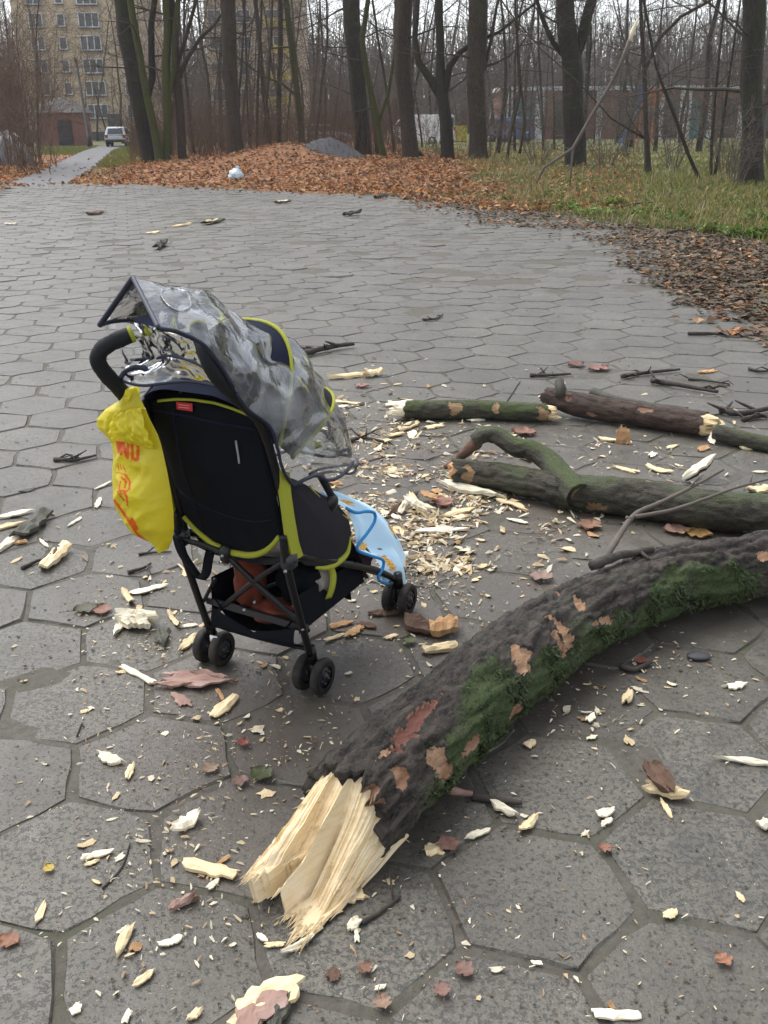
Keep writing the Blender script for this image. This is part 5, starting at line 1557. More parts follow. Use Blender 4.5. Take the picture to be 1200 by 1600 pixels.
P((1002, 1232), (1078, 1250), .040, 'pale torn splinter beneath the brown bark curl', 'wood', .03, jag=.45, pt0=.7)
P((1030, 1250), (1052, 1282), .014, 'crooked pale leg hanging off the torn splinter', 'wood', .012, jag=.4)
P((1112, 1186), (1210, 1198), .022, 'long pale splinter with frayed tail at the right edge', 'wood_pale', .015, pt0=.15, pt1=.7, jag=.35)
P((763, 1256), (812, 1280), .026, 'pale split strip near the dark stick by the log', 'wood_pale', .018, pt0=.2, pt1=.6)
P((812, 1308), (838, 1280), .024, 'curved pale chip at the end of the split strip', 'wood', .016, bend=.3)
P((662, 1332), (695, 1330), .044, 'square cream chip with a notch, beside the log end', 'wood', .012, pt0=.9, pt1=.7)
P((722, 1316), (766, 1298), .022, 'white shred pair on the slab right of the log end', 'wood_pale', .012, jag=.5)
P((534, 1412), (572, 1398), .036, 'crumbly cream chip under the tip of the torn log end', 'wood', .016, jag=.4)
P((548, 1444), (562, 1450), .036, 'round-headed white chip below the torn log end', 'wood_pale', .018, pt0=.8, pt1=.8, jag=.05)
P((556, 1452), (558, 1477), .010, 'thin white stalk of the round-headed chip', 'wood_pale', .008)
P((437, 1497), (492, 1468), .015, 'curved white sliver below the torn log end, left of the round chip', 'wood_pale', .012, bend=.3, pt0=.4, pt1=.9)
P((400, 1460), (420, 1474), .013, 'small pale peg at the lower tip of the torn log end', 'wood_pale', .010)
P((412, 1480), (447, 1478), .012, 'short tan sliver above the curved white sliver', 'wood', .009)
P((512, 1535), (528, 1518), .03, 'brown and white crumb of bark on the bottom slab', 'bark_chip', .012, name='bark_scrap', cat='bark')
P((585, 1546), (605, 1543), .010, 'white matchstick-like splinter on the bottom slab', 'wood_pale', .008, pt0=.9, pt1=.9)
P((828, 1505), (848, 1506), .009, 'white sliver lying level on the lower right slab', 'wood_pale', .006, pt0=.9, pt1=.9)
P((930, 1278), (960, 1270), .026, 'pair of curled white chips on the joint, right of the log', 'wood_pale', .014, curl=.6)
P((938, 1292), (958, 1282), .018, 'greyish chip just under the curled white pair', 'wood_pale', .010)
P((1035, 1432), (1058, 1426), .022, 'yellow-green chip on the joint at the lower right', 'yellow_chip' if 'yellow_chip' in M else 'wood', .008, pt0=.7, pt1=.7, jag=.05)
P((1148, 1396), (1164, 1412), .016, 'small yellow-green chip on the slab at the right', 'wood', .007, pt0=.5, pt1=.5)
P((1183, 1296), (1203, 1290), .03, 'white block-like chip at the right edge', 'wood_pale', .018, pt0=.9, pt1=.9)
P((975, 1105), (985, 1083), .026, 'tan stub standing among the chips right of the log', 'wood', .022, pt0=.8, pt1=.7)
P((915, 1130), (930, 1118), .024, 'white rounded chip in the row of chips right of the log', 'wood_pale', .012, pt0=.7, pt1=.7)
P((820, 1170), (838, 1160), .026, 'cream chip at the lower flank of the log', 'wood', .014)
P((1128, 1078), (1166, 1070), .03, 'torn white chips clustered near the right edge joint', 'wood_pale', .014, jag=.6)
# far scraps on the clearing
P((134, 337), (163, 334), .11, 'dark reddish chunk of wood lying far off at the left of the clearing', 'bark_chip', .08)
P((428, 319), (456, 317), .09, 'dark chunk with a pale top far off near the leaf bank', 'bark_grey', .07, bark=('wood_pale', 'top', 0, 0))
P((534, 339), (566, 335), .10, 'dark rough chunk far off, left of the leaf-bank corner', 'bark_grey', .09)
P((584, 311), (608, 308), .12, 'dark lump lying at the foot of the leaf bank', 'bark_grey', .1)
P((316, 352), (348, 346), .14, 'broken dark branch piece with yellow splinters far off', 'bark_grey', .09, bark=('wood', 'top', -.15, -.2))
P((264, 357), (300, 351), .06, 'yellowish splinters trailing left of the broken dark piece', 'wood', .04, jag=.6)
P((228, 366), (252, 363), .06, 'pale splinter at the far end of the trail', 'wood', .03)
P((242, 392), (262, 382), .09, 'greenish dark knot of wood lying below the trail of splinters', 'bark_grey', .09)
P((6, 352), (28, 351), .08, 'white scrap lying far off at the left edge', 'wood_pale', .04)
P((415, 521), (438, 519), .05, 'yellow strip just beyond the rain cover', 'wood', .02)

# dark twigs on the paving
def twig(pts, r, label, seed, subs=0):
    rnd = random.Random(seed); mb = MB()
    q = [G(x, y, r * 1.1) for x, y in pts]
    pth = spline(q, 10); mb.tube(pth, [r * (1 - .05 * i) for i in range(11)], 6, True, .35, seed, 60)
    for k in range(subs):
        p = pth[rnd.randrange(1, 9)]; a = rnd.uniform(0, 6.28); L = rnd.uniform(.05, .14)
        mb.tube([p, p + Vector((cos(a) * L * .6, sin(a) * L * .6, L * .25)), p + Vector((cos(a) * L, sin(a) * L, L * rnd.uniform(0, .6)))], [r * .5, r * .4, r * .2], 5)
    solo('dark_stick', mb, M['twig_dark'], label, 'stick', q[0])
twig([(476, 552), (510, 543), (553, 537)], .026, 'knobbly dark stick beyond the rain cover', 1, 6)
twig([(84, 718), (120, 718), (150, 711)], .012, 'dark crooked twig left of the yellow bag', 2, 4)
twig([(660, 499), (680, 498), (692, 491)], .012, 'tiny dark twig far behind the short mossy branch', 3, 2)
twig([(828, 586), (860, 586), (892, 584)], .014, 'straight dark stick beyond the upright stub', 4, 2)
twig([(972, 588), (1010, 582), (1062, 577)], .017, 'bundle of dark twigs beyond the brown branch, longest of the twigs there', 5, 4)
twig([(1018, 594), (1070, 603), (1122, 612)], .020, 'dark twig slanting down to the right beyond the torn cream end', 6, 4)
twig([(1075, 521), (1110, 521), (1152, 523)], .016, 'level dark stick on the litter at the far right', 7, 1)
twig([(1126, 640), (1160, 646), (1215, 634)], .022, 'dark branching twig above the dark mossy branch at the right edge', 8, 6)
twig([(1160, 655), (1190, 650), (1215, 655)], .016, 'dark twig at the right edge between two others', 9, 4)
twig([(1075, 592), (1100, 594), (1140, 600)], .010, 'short dark twig above the slanting one', 10, 2)
twig([(1170, 576), (1190, 580), (1210, 578)], .012, 'dark twig far off at the right edge', 11, 2)
twig([(565, 1442), (592, 1426), (626, 1400)], .006, 'thin black twig pointing up to the log from the round chip', 12, 1)
twig([(120, 1150), (128, 1130), (131, 1136)], .003, 'hair-thin stalk in the joint left of the crumpled white shred', 13, 0)
twig([(160, 1388), (190, 1355), (203, 1318)], .003, 'thin dark curved stalk on the left slab', 14, 0)
twig([(545, 690), (565, 684), (600, 690)], .012, 'dark mossy twig right of the rain cover', 15, 4)
twig([(34, 888), (50, 880), (68, 872)], .009, 'dark stick end left of the split log half', 16, 0)
twig([(200, 894), (222, 888), (236, 880)], .008, 'dark twig under the tip of the yellow bag', 17, 1)
twig([(216, 866), (240, 863), (268, 862)], .006, 'thin dark twig touching the shadow of the yellow bag', 18, 1)
twig([(970, 1040), (990, 1046), (1018, 1034)], .011, 'dark wet stick under the flank of the big log at the right', 19, 0)
twig([(780, 645), (810, 600), (812, 598)], .004, 'thin stalk leaning on the short mossy branch', 20, 0)

# dark flat stone on the slabs right of the log
q = G(1091, 1028); mb = MB()
mb.grid(lambda u, v: (q.x + cos(u * 2 * pi) * .038 * sin(v * pi) * (1 + .1 * nz(u * 6)), q.y + sin(u * 2 * pi) * .026 * sin(v * pi), .008 + .010 * cos(v * pi)), 18, 8, None, True)
solo('flat_stone', mb, M['stone'], 'dark flat oval stone among pale chips right of the log', 'stone', (q.x, q.y, 0))

# bigger fallen leaves
def leaf(px, py, s, col, label, seed, up=.3, group=None):
    rnd = random.Random(seed); q = G(px, py)
    a = rnd.uniform(0, 6.28); mb = MB()
    def f(u, v):
        w = max(0, sin(pi * min(1, u * 1.02))) ** .8 * .44 * (.55 + .55 * abs(sin(u * 8.5 + seed)) ** .6) * (1 + .4 * nz(u * 7 + seed, v * 2)); t = 2 * v - 1
        x, y = (u - .5) * s, t * w * s
        return (q.x + x * cos(a) - y * sin(a), q.y + x * sin(a) + y * cos(a), .004 + s * up * (t * t * .22 * (1 + nz(u * 3 + seed, 4)) + .25 * (u - .4) ** 2 + .14 * nz(u * 5 + seed, v * 4)) + .006)
    def c(u, v):
        k = 1 + .35 * nz(u * 5 + seed, v * 5); return (col[0] * k, col[1] * k, col[2] * k, 1)
    mb.grid(f, 16, 6, c)
    mb.col = tuple(x * .7 for x in col) + (1,)
    e = Vector(f(0.02, .5)); d = Vector((-cos(a), -sin(a), .1)); mb.tube([e - d * .01, e + d * s * .25, e + d * s * .45 + Vector((.005, .004, 0))], [.0013, .001, .0008], 4)
    solo('fallen_leaf', mb, M['leaf'], label, 'leaf', (q.x, q.y, 0), group, True, True)
LV = [((690, 788), .12, (.33, .14, .10), 'pinkish brown leaf lying on the front of the shard heap'), ((1056, 832), .12, (.34, .21, .16), 'broad pale brown leaf between the forked branch and the big log'), ((1090, 838), .12, (.34, .20, .07), 'ochre leaf beside the broad pale brown leaf'), ((818, 678), .14, (.26, .12, .08), 'reddish leaf standing between the mossy and the forked branch'),
      ((565, 605), .10, (.34, .15, .13), 'pink leaf under the cream branch shard'), ((408, 1214), .07, (.07, .085, .025), 'dull green leaf left of the broken log end'), ((935, 578), .17, (.27, .13, .10), 'red-brown leaf far off beyond the upright stub'), ((900, 572), .14, (.18, .08, .055), 'dark red leaf next to the red-brown one'),
      ((660, 1148), .09, (.26, .09, .07), 'wine-red leaf resting by the stripped streak'), ((920, 825), .12, (.28, .15, .09), 'brown leaf under the middle of the forked branch'), ((845, 905), .10, (.28, .18, .14), 'pinkish leaf above the big log, left of its knots'), ((700, 1325), .06, (.24, .12, .09), 'reddish leaf by the log flank'),
      ((135, 955), .09, (.085, .085, .05), 'olive leaf left of the big white chunk'), ((160, 957), .08, (.26, .13, .09), 'reddish brown leaf beside the olive leaf'), ((77, 1362), .03, (.5, .36, .05), 'small yellow leaf on the left slab'), ((15, 1475), .05, (.28, .13, .07), 'brown leaf at the left edge near the bottom'),
      ((725, 1520), .045, (.22, .12, .09), 'dull reddish leaf on the bottom slab'), ((598, 1572), .04, (.32, .2, .13), 'tan leaf with a stalk on the bottom slab'), ((1130, 1505), .04, (.34, .15, .08), 'orange-brown leaf on the lower right slab'), ((570, 1518), .035, (.2, .1, .06), 'small brown leaf above the white matchstick splinter'),
      ((690, 1552), .04, (.24, .13, .1), 'faded leaf right of the tan one'), ((945, 1330), .035, (.3, .14, .08), 'tiny orange leaf in the joint'), ((330, 1205), .05, (.30, .20, .13), 'tan leaf left of the dull green leaf'), ((375, 1225), .05, (.22, .13, .1), 'dim brown leaf beside the dull green leaf'), ((380, 1165), .04, (.25, .06, .045), 'small wine-red leaf in the wet sawdust'), ((1000, 1036), .05, (.2, .06, .04), 'dark red leaf next to the wet stick'), ((640, 1005), .05, (.1, .12, .04), 'greenish crumb of leaf beneath the pushchair front')]
for k, ((px, py), s, col, lab) in enumerate(LV): leaf(px, py, s, col, lab, 60 + k, .35)

# small chips: the 300 that show largest, each its own object; all finer stuff in one heap of dust
chipv = []
for k in range(14):
    mb = splinter_mb(1, .22 + .045 * k, .13, 700 + k, 3, 2, [.3, .9, .6][k % 3], [.8, .4, .95, .6][k % 4], .55, .2 * (k % 3))
    zmin = min(v[2] for v in mb.v); mb.v = [(x, y, z - zmin) for x, y, z in mb.v]
    chipv.append([mb.mesh('wood_chip', M[m], False) for m in ('wood', 'wood_pale', 'wood_orange')])
ZON = [  # centre, spread (px), count, label
    ((690, 800), (95, 45), 62, 'small pale chip strewn around the bright shard heap'),
    ((600, 700), (60, 45), 34, 'small pale chip between the rain cover and the short mossy branch'),
    ((650, 905), (75, 55), 44, 'small chip trodden into the wet sawdust right of the pushchair'),
    ((270, 960), (80, 50), 30, 'small pale chip beside the left rear wheels'),
    ((430, 1130), (70, 70), 26, 'small chip between the rear wheels and the log end'),
    ((250, 1270), (110, 130), 38, 'small pale chip on the slabs left of the broken log end'),
    ((960, 1080), (110, 45), 30, 'small pale chip in the band of chips right of the log'),
    ((740, 1400), (170, 120), 20, 'small pale chip on the slabs below the log'),
    ((920, 700), (130, 50), 16, 'small chip between the brown branch and the forked branch')]
rnd = random.Random(55)
for (cx, cy), (sx, sy), cnt, lab in ZON:
    n = 0
    while n < cnt:
        px, py = rnd.gauss(cx, sx), rnd.gauss(cy, sy)
        if not (-10 < px < 1210 and 560 < py < 1610): continue
        q = G(px, py)
        m = rnd.choices((0, 1, 2), (5, 5, 1.2))[0]
        s = (.02 + .05 * rnd.random() ** 1.8) * (1.35 if py < 900 else .75)
        o = link('wood_chip', chipv[rnd.randrange(14)][m], None, (q.x, q.y, .0015), (rnd.gauss(0, .15), rnd.gauss(0, .12), rnd.uniform(0, 6.28)), (s, s * rnd.uniform(.6, 1.1), s))
        tag(o, lab, 'wood chip', 'chips: ' + lab[lab.index('chip') + 5:])
        n += 1
mb = MB()
def dust(px, py, s, c):
    q = G(px, py); a = rnd.uniform(0, 6.28); d = Vector((cos(a), sin(a), rnd.gauss(0, .25))) * s; n_ = Vector((-sin(a), cos(a), rnd.gauss(0, .3))) * s * rnd.uniform(.12, .5)
    p = Vector((q.x, q.y, .003 + s * .15)); mb.col = c
    w = rnd.uniform
    i = [mb.vert(p - d * w(.7, 1) + n_ * w(-.2, .5)), mb.vert(p - d * w(.3, .8) - n_ * w(.5, 1)), mb.vert(p + d * w(.3, .9) - n_ * w(.3, 1)), mb.vert(p + d * w(.8, 1.1) + n_ * w(-.4, .4)), mb.vert(p + d * w(-.4, .5) + n_ * w(.6, 1.2) + Vector((0, 0, s * .2)))]
    mb.face(*i)
DC = [(.74, .61, .38, 1), (.82, .74, .56, 1), (.62, .46, .25, 1), (.74, .68, .52, 1), (.40, .27, .16, 1)]
for (cx, cy), (sx, sy), cnt, lab in ZON:
    n = 0
    while n < cnt * (52 if 640 < cy < 920 and cx > 500 else 27):
        px, py = rnd.gauss(cx, sx * 1.15), rnd.gauss(cy, sy * 1.2)
        if not 560 < py < 1620: continue
        q = G(px, py)
        if nz(q.x * 3.1, q.y * 3.1, 3) + .7 * nz(q.x * 9, q.y * 9) < rnd.uniform(-.45, .5): n += .25; continue
        dust(px, py, (.0018 + .0200 * rnd.random() ** 2.8) * (1.45 if py < 900 else .6), rnd.choice(DC)); n += 1
for k in range(1500):
    px, py = rnd.uniform(-20, 1220), 480 + 1140 * rnd.random()
    q = G(px, py)
    if nz(q.x * 2.1, q.y * 2.1, 8) > rnd.uniform(-.2, .6): dust(px, py, .0015 + .006 * rnd.random() ** 2, rnd.choice(DC))
solo('sawdust', mb, M['litter'], 'fine pale sawdust and shavings strewn over the slabs', 'sawdust', (0, 3, 0), kind='stuff', smooth=False, colors=True)
# ------------------------------------------------------------------ the pushchair
ORG = Vector((-.379, 2.667, 0)); FWD = Vector((.463, .885, 0)).normalized(); RGT = Vector((FWD.y, -FWD.x, 0))
RZ = atan2(RGT.y, RGT.x)
def toloc(p): q = p - ORG; return Vector((q.dot(RGT), q.dot(FWD), q.z))
def W(p): return ORG + RGT * p[0] + FWD * p[1] + Vector((0, 0, p[2]))
def LA(px, py, a):
    d = ray(px, py); t = (a - (CAM - ORG).dot(RGT)) / d.dot(RGT); return toloc(CAM + d * t)
def LB(px, py, b_):
    d = ray(px, py); t = (b_ - (CAM - ORG).dot(FWD)) / d.dot(FWD); return toloc(CAM + d * t)
def LP(l): return [LA(*q) for q in l]
st = thing('pushchair', 'black and lime umbrella pushchair under a clear rain cover', 'pushchair', ORG, RZ)
def sp(name, mb, mats, parent=None, smooth=True, colors=False):
    return link(name, mb.mesh(name, mats, smooth, None, colors), parent or st)

# wheels in pairs
for (a, b_) in ((.185, 0), (-.185, 0), (.185, .575), (-.185, .575)):
    for s in (-1, 1):
        ca = a + s * .031; R_ = .057
        prof = [(.034, -.013), (.046, -.0145), (.053, -.013), (.0568, -.007), (.0572, 0), (.0568, .007), (.053, .013), (.046, .0145), (.034, .013)]
        mb = MB(); n = 40
        ring = [[mb.vert((ca + x, b_ + cos(2 * pi * j / n) * (r - (.0012 if (j % 2 and 2 < k < 6) else 0)), R_ + sin(2 * pi * j / n) * (r - (.0012 if (j % 2 and 2 < k < 6) else 0)))) for j in range(n)] for k, (r, x) in enumerate(prof)]
        for k in range(len(prof) - 1):
            for j in range(n): mb.face(ring[k][j], ring[k][(j + 1) % n], ring[k + 1][(j + 1) % n], ring[k + 1][j])
        w = sp('wheel', mb, M['rubber'])
        mb = MB()
        mb.tube([(ca - .010, b_, R_), (ca + .010, b_, R_)], .036, 28)
        mb.tube([(ca - .016, b_, R_), (ca + .016, b_, R_)], .011, 14)
        for q in range(6):
            an = q * pi / 3 + .3
            mb.box((ca + .0105 * s, b_ + cos(an) * .022, R_ + sin(an) * .022), (.006, .008, .008))
        mb.tube([(ca + .016 * s, b_, R_), (ca + .019 * s, b_, R_)], .005, 10)
        sp('rim', mb, M['hub'], w)
    mb = MB(); mb.box((a, b_, .075), (.030, .034, .07), 0, .008); mb.tube([(a - .045, b_, .057), (a + .045, b_, .057)], .006, 10)
    mb.tube([(a, b_ - .005, .1), (a, b_ - .012, .155)], [.017, .015], 12)
    sp('wheel_housing', mb, M['black_metal'])
    mb = MB(); mb.box((a - .02 * (1 if a > 0 else -1), b_ - .022, .10), (.028, .005, .022), 0, .001)
    if b_ == 0 and a < 0: sp('white_sticker', mb, M['white_patch'])

for s in (-1, 1):
    mb = MB(); mb.tube(spline([(s * .185, -.015, .13), (s * .185, -.07, .30), (s * .185, -.118, .47), (s * .185, -.128, .56)], 16), .0115, 12); sp('rear_leg', mb, M['black_metal'])
    mb = MB(); mb.tube(spline([(s * .18, .56, .13), (s * .18, .40, .235), (s * .18, .10, .39), (s * .182, -.09, .485)], 16), .0115, 12); sp('front_leg', mb, M['black_metal'])
    mb = MB(); mb.tube(spline([(s * .185, -.09, .475), (s * .186, -.125, .66), (s * .187, -.175, .82), (s * .187, -.222, .915)], 16), .0125, 12); sp('handle_pole', mb, M['black_metal'])
    mb = MB(); mb.box((s * .185, -.105, .475), (.04, .05, .06), 0, .012); mb.tube([(s * .16, -.105, .48), (s * .21, -.105, .48)], .008, 10); sp('folding_joint', mb, M['hub'])
    if s < 0: q = LP([(229, 662, -.187), (210, 634, -.187), (185, 606, -.187), (162, 580, -.185), (153, 562, -.18), (160, 545, -.165), (180, 533, -.14), (204, 523, -.112)])
    else: q = LP([(410, 655, .187), (386, 632, .187), (358, 607, .187), (338, 585, .187), (325, 560, .178), (317, 536, .155), (310, 513, .122)])
    pth = spline(q, 40)
    mb = MB(); mb.tube(pth, [.0205 + .0012 * sin(i * .9) * (i % 3 == 0) for i in range(41)], 18); g_ = sp('grip', mb, M['foam'])
    d = (pth[-1] - pth[-2]).normalized()
    mb = MB(); mb.tube([pth[-1] - d * .002, pth[-1] + d * .006, pth[-1] + d * .008], [.0215, .021, .016], 18); sp('grip_cap', mb, M['lime'], g_)
    mb = MB(); e = LA(215 if s < 0 else 405, 645, s * .187); mb.tube([e + Vector((0, .004, -.012)), e + Vector((0, -.004, .004))], .0165, 14); sp('pole_collar', mb, M['black_metal'])

# crossing braces, hinge, axle bar
def tube_part(name, pts, r, mat='black_metal', n=10):
    mb = MB(); mb.tube(spline(pts, 12), r, n); return sp(name, mb, M[mat])
HNG = LA(352, 866, -.03)
tube_part('cross_brace', [LA(277, 842, -.185), LA(320, 852, -.10), HNG], .0085)
tube_part('cross_brace', [HNG, LA(400, 912, .05), LA(476, 980, .178)], .0095)
tube_part('cross_brace', [(.18, -.11, .475), LA(402, 905, .06), LA(335, 958, -.17)], .0085)
tube_part('cross_brace', [(.16, .30, .30), (.0, .16, .26), (-.17, .0, .20)], .008)
tube_part('cross_brace', [(-.16, .30, .30), (.0, .17, .245), (.17, .0, .20)], .008)
tube_part('axle_bar', [(-.18, -.01, .145), (0, -.012, .140), (.18, -.01, .145)], .0075)
tube_part('front_bar', [(-.178, .50, .17), (0, .52, .165), (.178, .50, .17)], .008)
mb = MB()
a0, a1 = LA(322, 938, -.178), LA(478, 984, .178); d = (a1 - a0).normalized(); up_ = Vector((0, 0, 1))
for t in (0, 1):
    for q in (a0, a1): pass
q = [a0 + up_ * .011, a0 - up_ * .011, a1 - up_ * .011, a1 + up_ * .011]; bk = Vector((0, .008, 0))
i = [mb.vert(x) for x in q + [x + bk for x in q]]
for f in ((0, 1, 2, 3), (7, 6, 5, 4), (0, 4, 5, 1), (2, 6, 7, 3), (1, 5, 6, 2), (3, 7, 4, 0)): mb.face(*[i[t] for t in f])
sp('flat_brace', mb, M['hub'], None, False)
for px, py, a in ((352, 866, -.03), (363, 882, -.02), (346, 876, -.03), (402, 938, .02), (477, 980, .19), (450, 890, .205), (386, 950, 0), (463, 944, .15)):
    c = LA(px, py, a) + Vector((0, -.012, 0)); mb = MB(); mb.tube([c, c + Vector((0, -.006, .001))], [.005, .0035], 10); sp('rivet', mb, M['steel'])
mb = MB(); mb.box(tuple(HNG), (.035, .022, .055), 0, .008); sp('hinge_block', mb, M['black_metal'])
def ribbon(name, pts, w, mat, t=.003, wd=Vector((1, 0, 0))):
    mb = MB(); p = spline(pts, 14); rows = []
    for k, c in enumerate(p):
        n_ = (p[min(14, k + 1)] - p[max(0, k - 1)]).normalized().cross(wd).normalized() * t
        rows.append([mb.vert(c - wd * w / 2 - n_), mb.vert(c + wd * w / 2 - n_), mb.vert(c + wd * w / 2 + n_), mb.vert(c - wd * w / 2 + n_)])
    for a, b2 in zip(rows, rows[1:]):
        for j in range(4): mb.face(a[j], a[(j + 1) % 4], b2[(j + 1) % 4], b2[j])
    mb.face(*rows[0][::-1]); mb.face(*rows[-1]); return sp(name, mb, M[mat])
ribbon('strap', LP([(277, 838, -.17), (284, 862, -.165), (298, 885, -.16), (312, 904, -.155)]), .034, 'black_fabric')
ribbon('strap', LP([(332, 850, -.09), (326, 872, -.10), (322, 895, -.11), (314, 905, -.12)]), .03, 'black_fabric')
tube_part('side_strap', LP([(292, 824, -.17), (284, 840, -.178), (278, 850, -.18)]), .005, 'black_fabric', 8)
tube_part('leg_strut', LP([(336, 905, -.14), (327, 922, -.165), (318, 940, -.18)]), .006)

# backrest
TL, TR = LA(230, 626, -.168), LA(402, 652, .172)
BL, BR = LA(288, 806, -.168), LA(437, 838, .172)
BC = LA(386, 867, .035)
def back(u, v, off=0.0):
    c = TL.lerp(TR, u).lerp(BL.lerp(BR, u), v); t = 2 * u - 1
    sag = (BC - BL.lerp(BR, .6)) ; w = (1 - abs(t) ** 2.4)
    c = c + sag * w * max(0, (v - .55) / .45) ** 1.6
    c.y -= (.030 * w * sin(pi * min(1, v * 1.02)) + .004 * nz(u * 4, v * 5, 3) + .008 * abs(nz(u * 3.2 + v * 2, v * 4.5, 8)) * w + .0045 * nz(u * 10, v * 8)) + off
    if v < .12: c.y += .0 ; c.z += .012 * (1 - v / .12) * w
    return c
mb = MB(); top = mb.grid(lambda u, v: back(u, v), 30, 36); bt = mb.grid(lambda u, v: back(u, v, -.022), 30, 36)
for k in range(30):
    mb.face(top[k][0], bt[k][0], bt[k + 1][0], top[k + 1][0]); mb.face(top[k + 1][36], bt[k + 1][36], bt[k][36], top[k][36])
for k in range(36):
    mb.face(top[0][k + 1], bt[0][k + 1], bt[0][k], top[0][k]); mb.face(top[30][k], bt[30][k], bt[30][k + 1], top[30][k + 1])
br = sp('backrest', mb, M['black_fabric'])
mb = MB(); mb.tube([back(u / 24, 1.0, .004) for u in range(25)], [.007 + .003 * sin(pi * u / 24) for u in range(25)], 8); sp('lime_piping', mb, M['lime'], br)
mb = MB(); mb.tube([back(.12 + .86 * u / 20, .0, .006) + Vector((0, 0, .012 * sin(pi * u / 20))) for u in range(21)], .0042, 8); sp('lime_piping', mb, M['lime'], br)
def seam(u0, v0, u1, v1): return [back(u0 + (u1 - u0) * k / 12, v0 + (v1 - v0) * k / 12, .001) for k in range(13)]
mb = MB(); mb.tube(seam(.24, .05, .20, .93), .0025, 6); mb.tube(seam(.03, .07, .97, .10), .003, 6); mb.tube(seam(.05, .74, .95, .83), .002, 6); sp('seam', mb, M['navy_fabric'], br)
mb = MB(); mb.tube([back(.80, .20 + .02 * k, .004) for k in range(10)], .0028, 6); sp('zip_pull', mb, M['steel'], br)
mb = MB(); mb.grid(lambda u, v: back(.30 + .15 * u, -.005 + .045 * v, .011), 6, 3); lb = sp('label_tag', mb, M['red_label'], br)
mb = MB()
for r in (.3, .62): mb.tube([back(.325 + .10 * k / 6, -.005 + .045 * r, .0125) for k in range(7)], .0011, 4)
sp('lettering', mb, M['label_print'], lb)
mb = MB(); mb.grid(lambda u, v: back(.02 + .96 * u, .12 * (v - .5) + .02, -.02) + Vector((0, .05 * v, .01 * v)), 20, 6); sp('headrest', mb, M['black_fabric'], br)

# seat, side wings with lime edges
def seat(u, v):
    a = -.165 + .33 * u; t = v
    if t < .6: b_, c = -.10 + .36 * t / .6, .455 - .05 * t / .6
    else: b_, c = .26 + .13 * (t - .6) / .4, .405 - .20 * ((t - .6) / .4) ** 1.2
    return (a, b_, c - .02 * (1 - (2 * u - 1) ** 2) + .004 * nz(u * 6, v * 6))
mb = MB(); mb.grid(seat, 14, 24); sp('seat', mb, M['grey_fabric'])
OUT = [(440, 742), (468, 752), (487, 763), (515, 780), (538, 800), (547, 825), (546, 852), (535, 872), (515, 886), (492, 884), (472, 880), (458, 850), (447, 795)]
for s in (1, -1):
    pts = [LA(x, y, .182) for x, y in OUT]; cen = sum(pts, Vector()) / len(pts)
    loop = spline(pts + [pts[0]], 60)[:-1]
    mb = MB(); n = len(loop); rings = []
    for k, f in enumerate((1, .85, .65, .4, .18)):
        row = []
        for p in loop:
            q = cen.lerp(p, f); q.x += .022 * (1 - f ** 2) + .004 * nz(q.y * 18, q.z * 18); row.append(mb.vert((q.x * s, q.y, q.z)))
        rings.append(row)
    cc = mb.vert(((cen.x + .022) * s, cen.y, cen.z))
    for r1, r2 in zip(rings, rings[1:]):
        for j in range(n): mb.face(r1[j], r1[(j + 1) % n], r2[(j + 1) % n], r2[j])
    for j in range(n): mb.face(rings[-1][j], rings[-1][(j + 1) % n], cc)
    wg = sp('side_wing', mb, M['grey_fabric'])
    def mir(l): return [Vector((p.x * s, p.y, p.z)) for p in l]
    mb = MB(); mb.tube(mir(spline([LA(x, y, .185) for x, y in ((547, 838), (543, 862), (530, 877), (512, 887), (494, 887))], 16)), [.004 + .006 * sin(pi * k / 16) for k in range(17)], 8); sp('lime_edge', mb, M['lime'], wg)
    mb = MB(); mb.tube(mir(spline([LA(x, y, .184) for x, y in ((484, 760), (498, 776), (520, 795), (546, 812))], 12)), .0032, 6); sp('lime_edge', mb, M['lime'], wg)
    band = [((437, 735), (453, 738)), ((440, 765), (455, 770)), ((445, 800), (460, 805)), ((450, 840), (467, 846)), ((458, 878), (474, 868))]
    mb = MB(); rows = []
    for (l, r) in band:
        p, q = LA(*l, .200), LA(*r, .207); rows.append([mb.vert((v.x * s, v.y, v.z)) for v in (p, q)] + [mb.vert(((v.x - .012) * s, v.y, v.z)) for v in (q, p)])
    for a, b2 in zip(rows, rows[1:]):
        for j in range(4): mb.face(a[j], a[(j + 1) % 4], b2[(j + 1) % 4], b2[j])
    sp('lime_band', mb, M['lime'], None, False)
    mb = MB(); p = LA(518, 786, .186); mb.grid(lambda u, v: ((p.x + .016 * cos(v * pi)) * s, p.y + .030 * sin(v * pi) * cos(u * 2 * pi), p.z + .030 * sin(v * pi) * sin(u * 2 * pi)), 20, 10, None, True); sp('bar_joint', mb, M['black_metal'])
mb = MB(); mb.tube(spline(LP([(500, 742, .176), (510, 760, .182), (522, 782, .186)]) + [], 10), .011, 10); mb.tube(spline([LA(518, 786, .186), Vector((.12, .22, .53)), Vector((0, .26, .50)), Vector((-.12, .22, .53)), Vector((-.186, LA(518, 786, .186).y, LA(518, 786, .186).z))], 30), .010, 12); sp('bumper_bar', mb, M['foam'])
ribbon('lime_strap', LP([(496, 872, .17), (512, 880, .176), (520, 897, .178), (519, 916, .18), (513, 935, .17)]), .022, 'lime', .002, Vector((.5, .86, 0)))
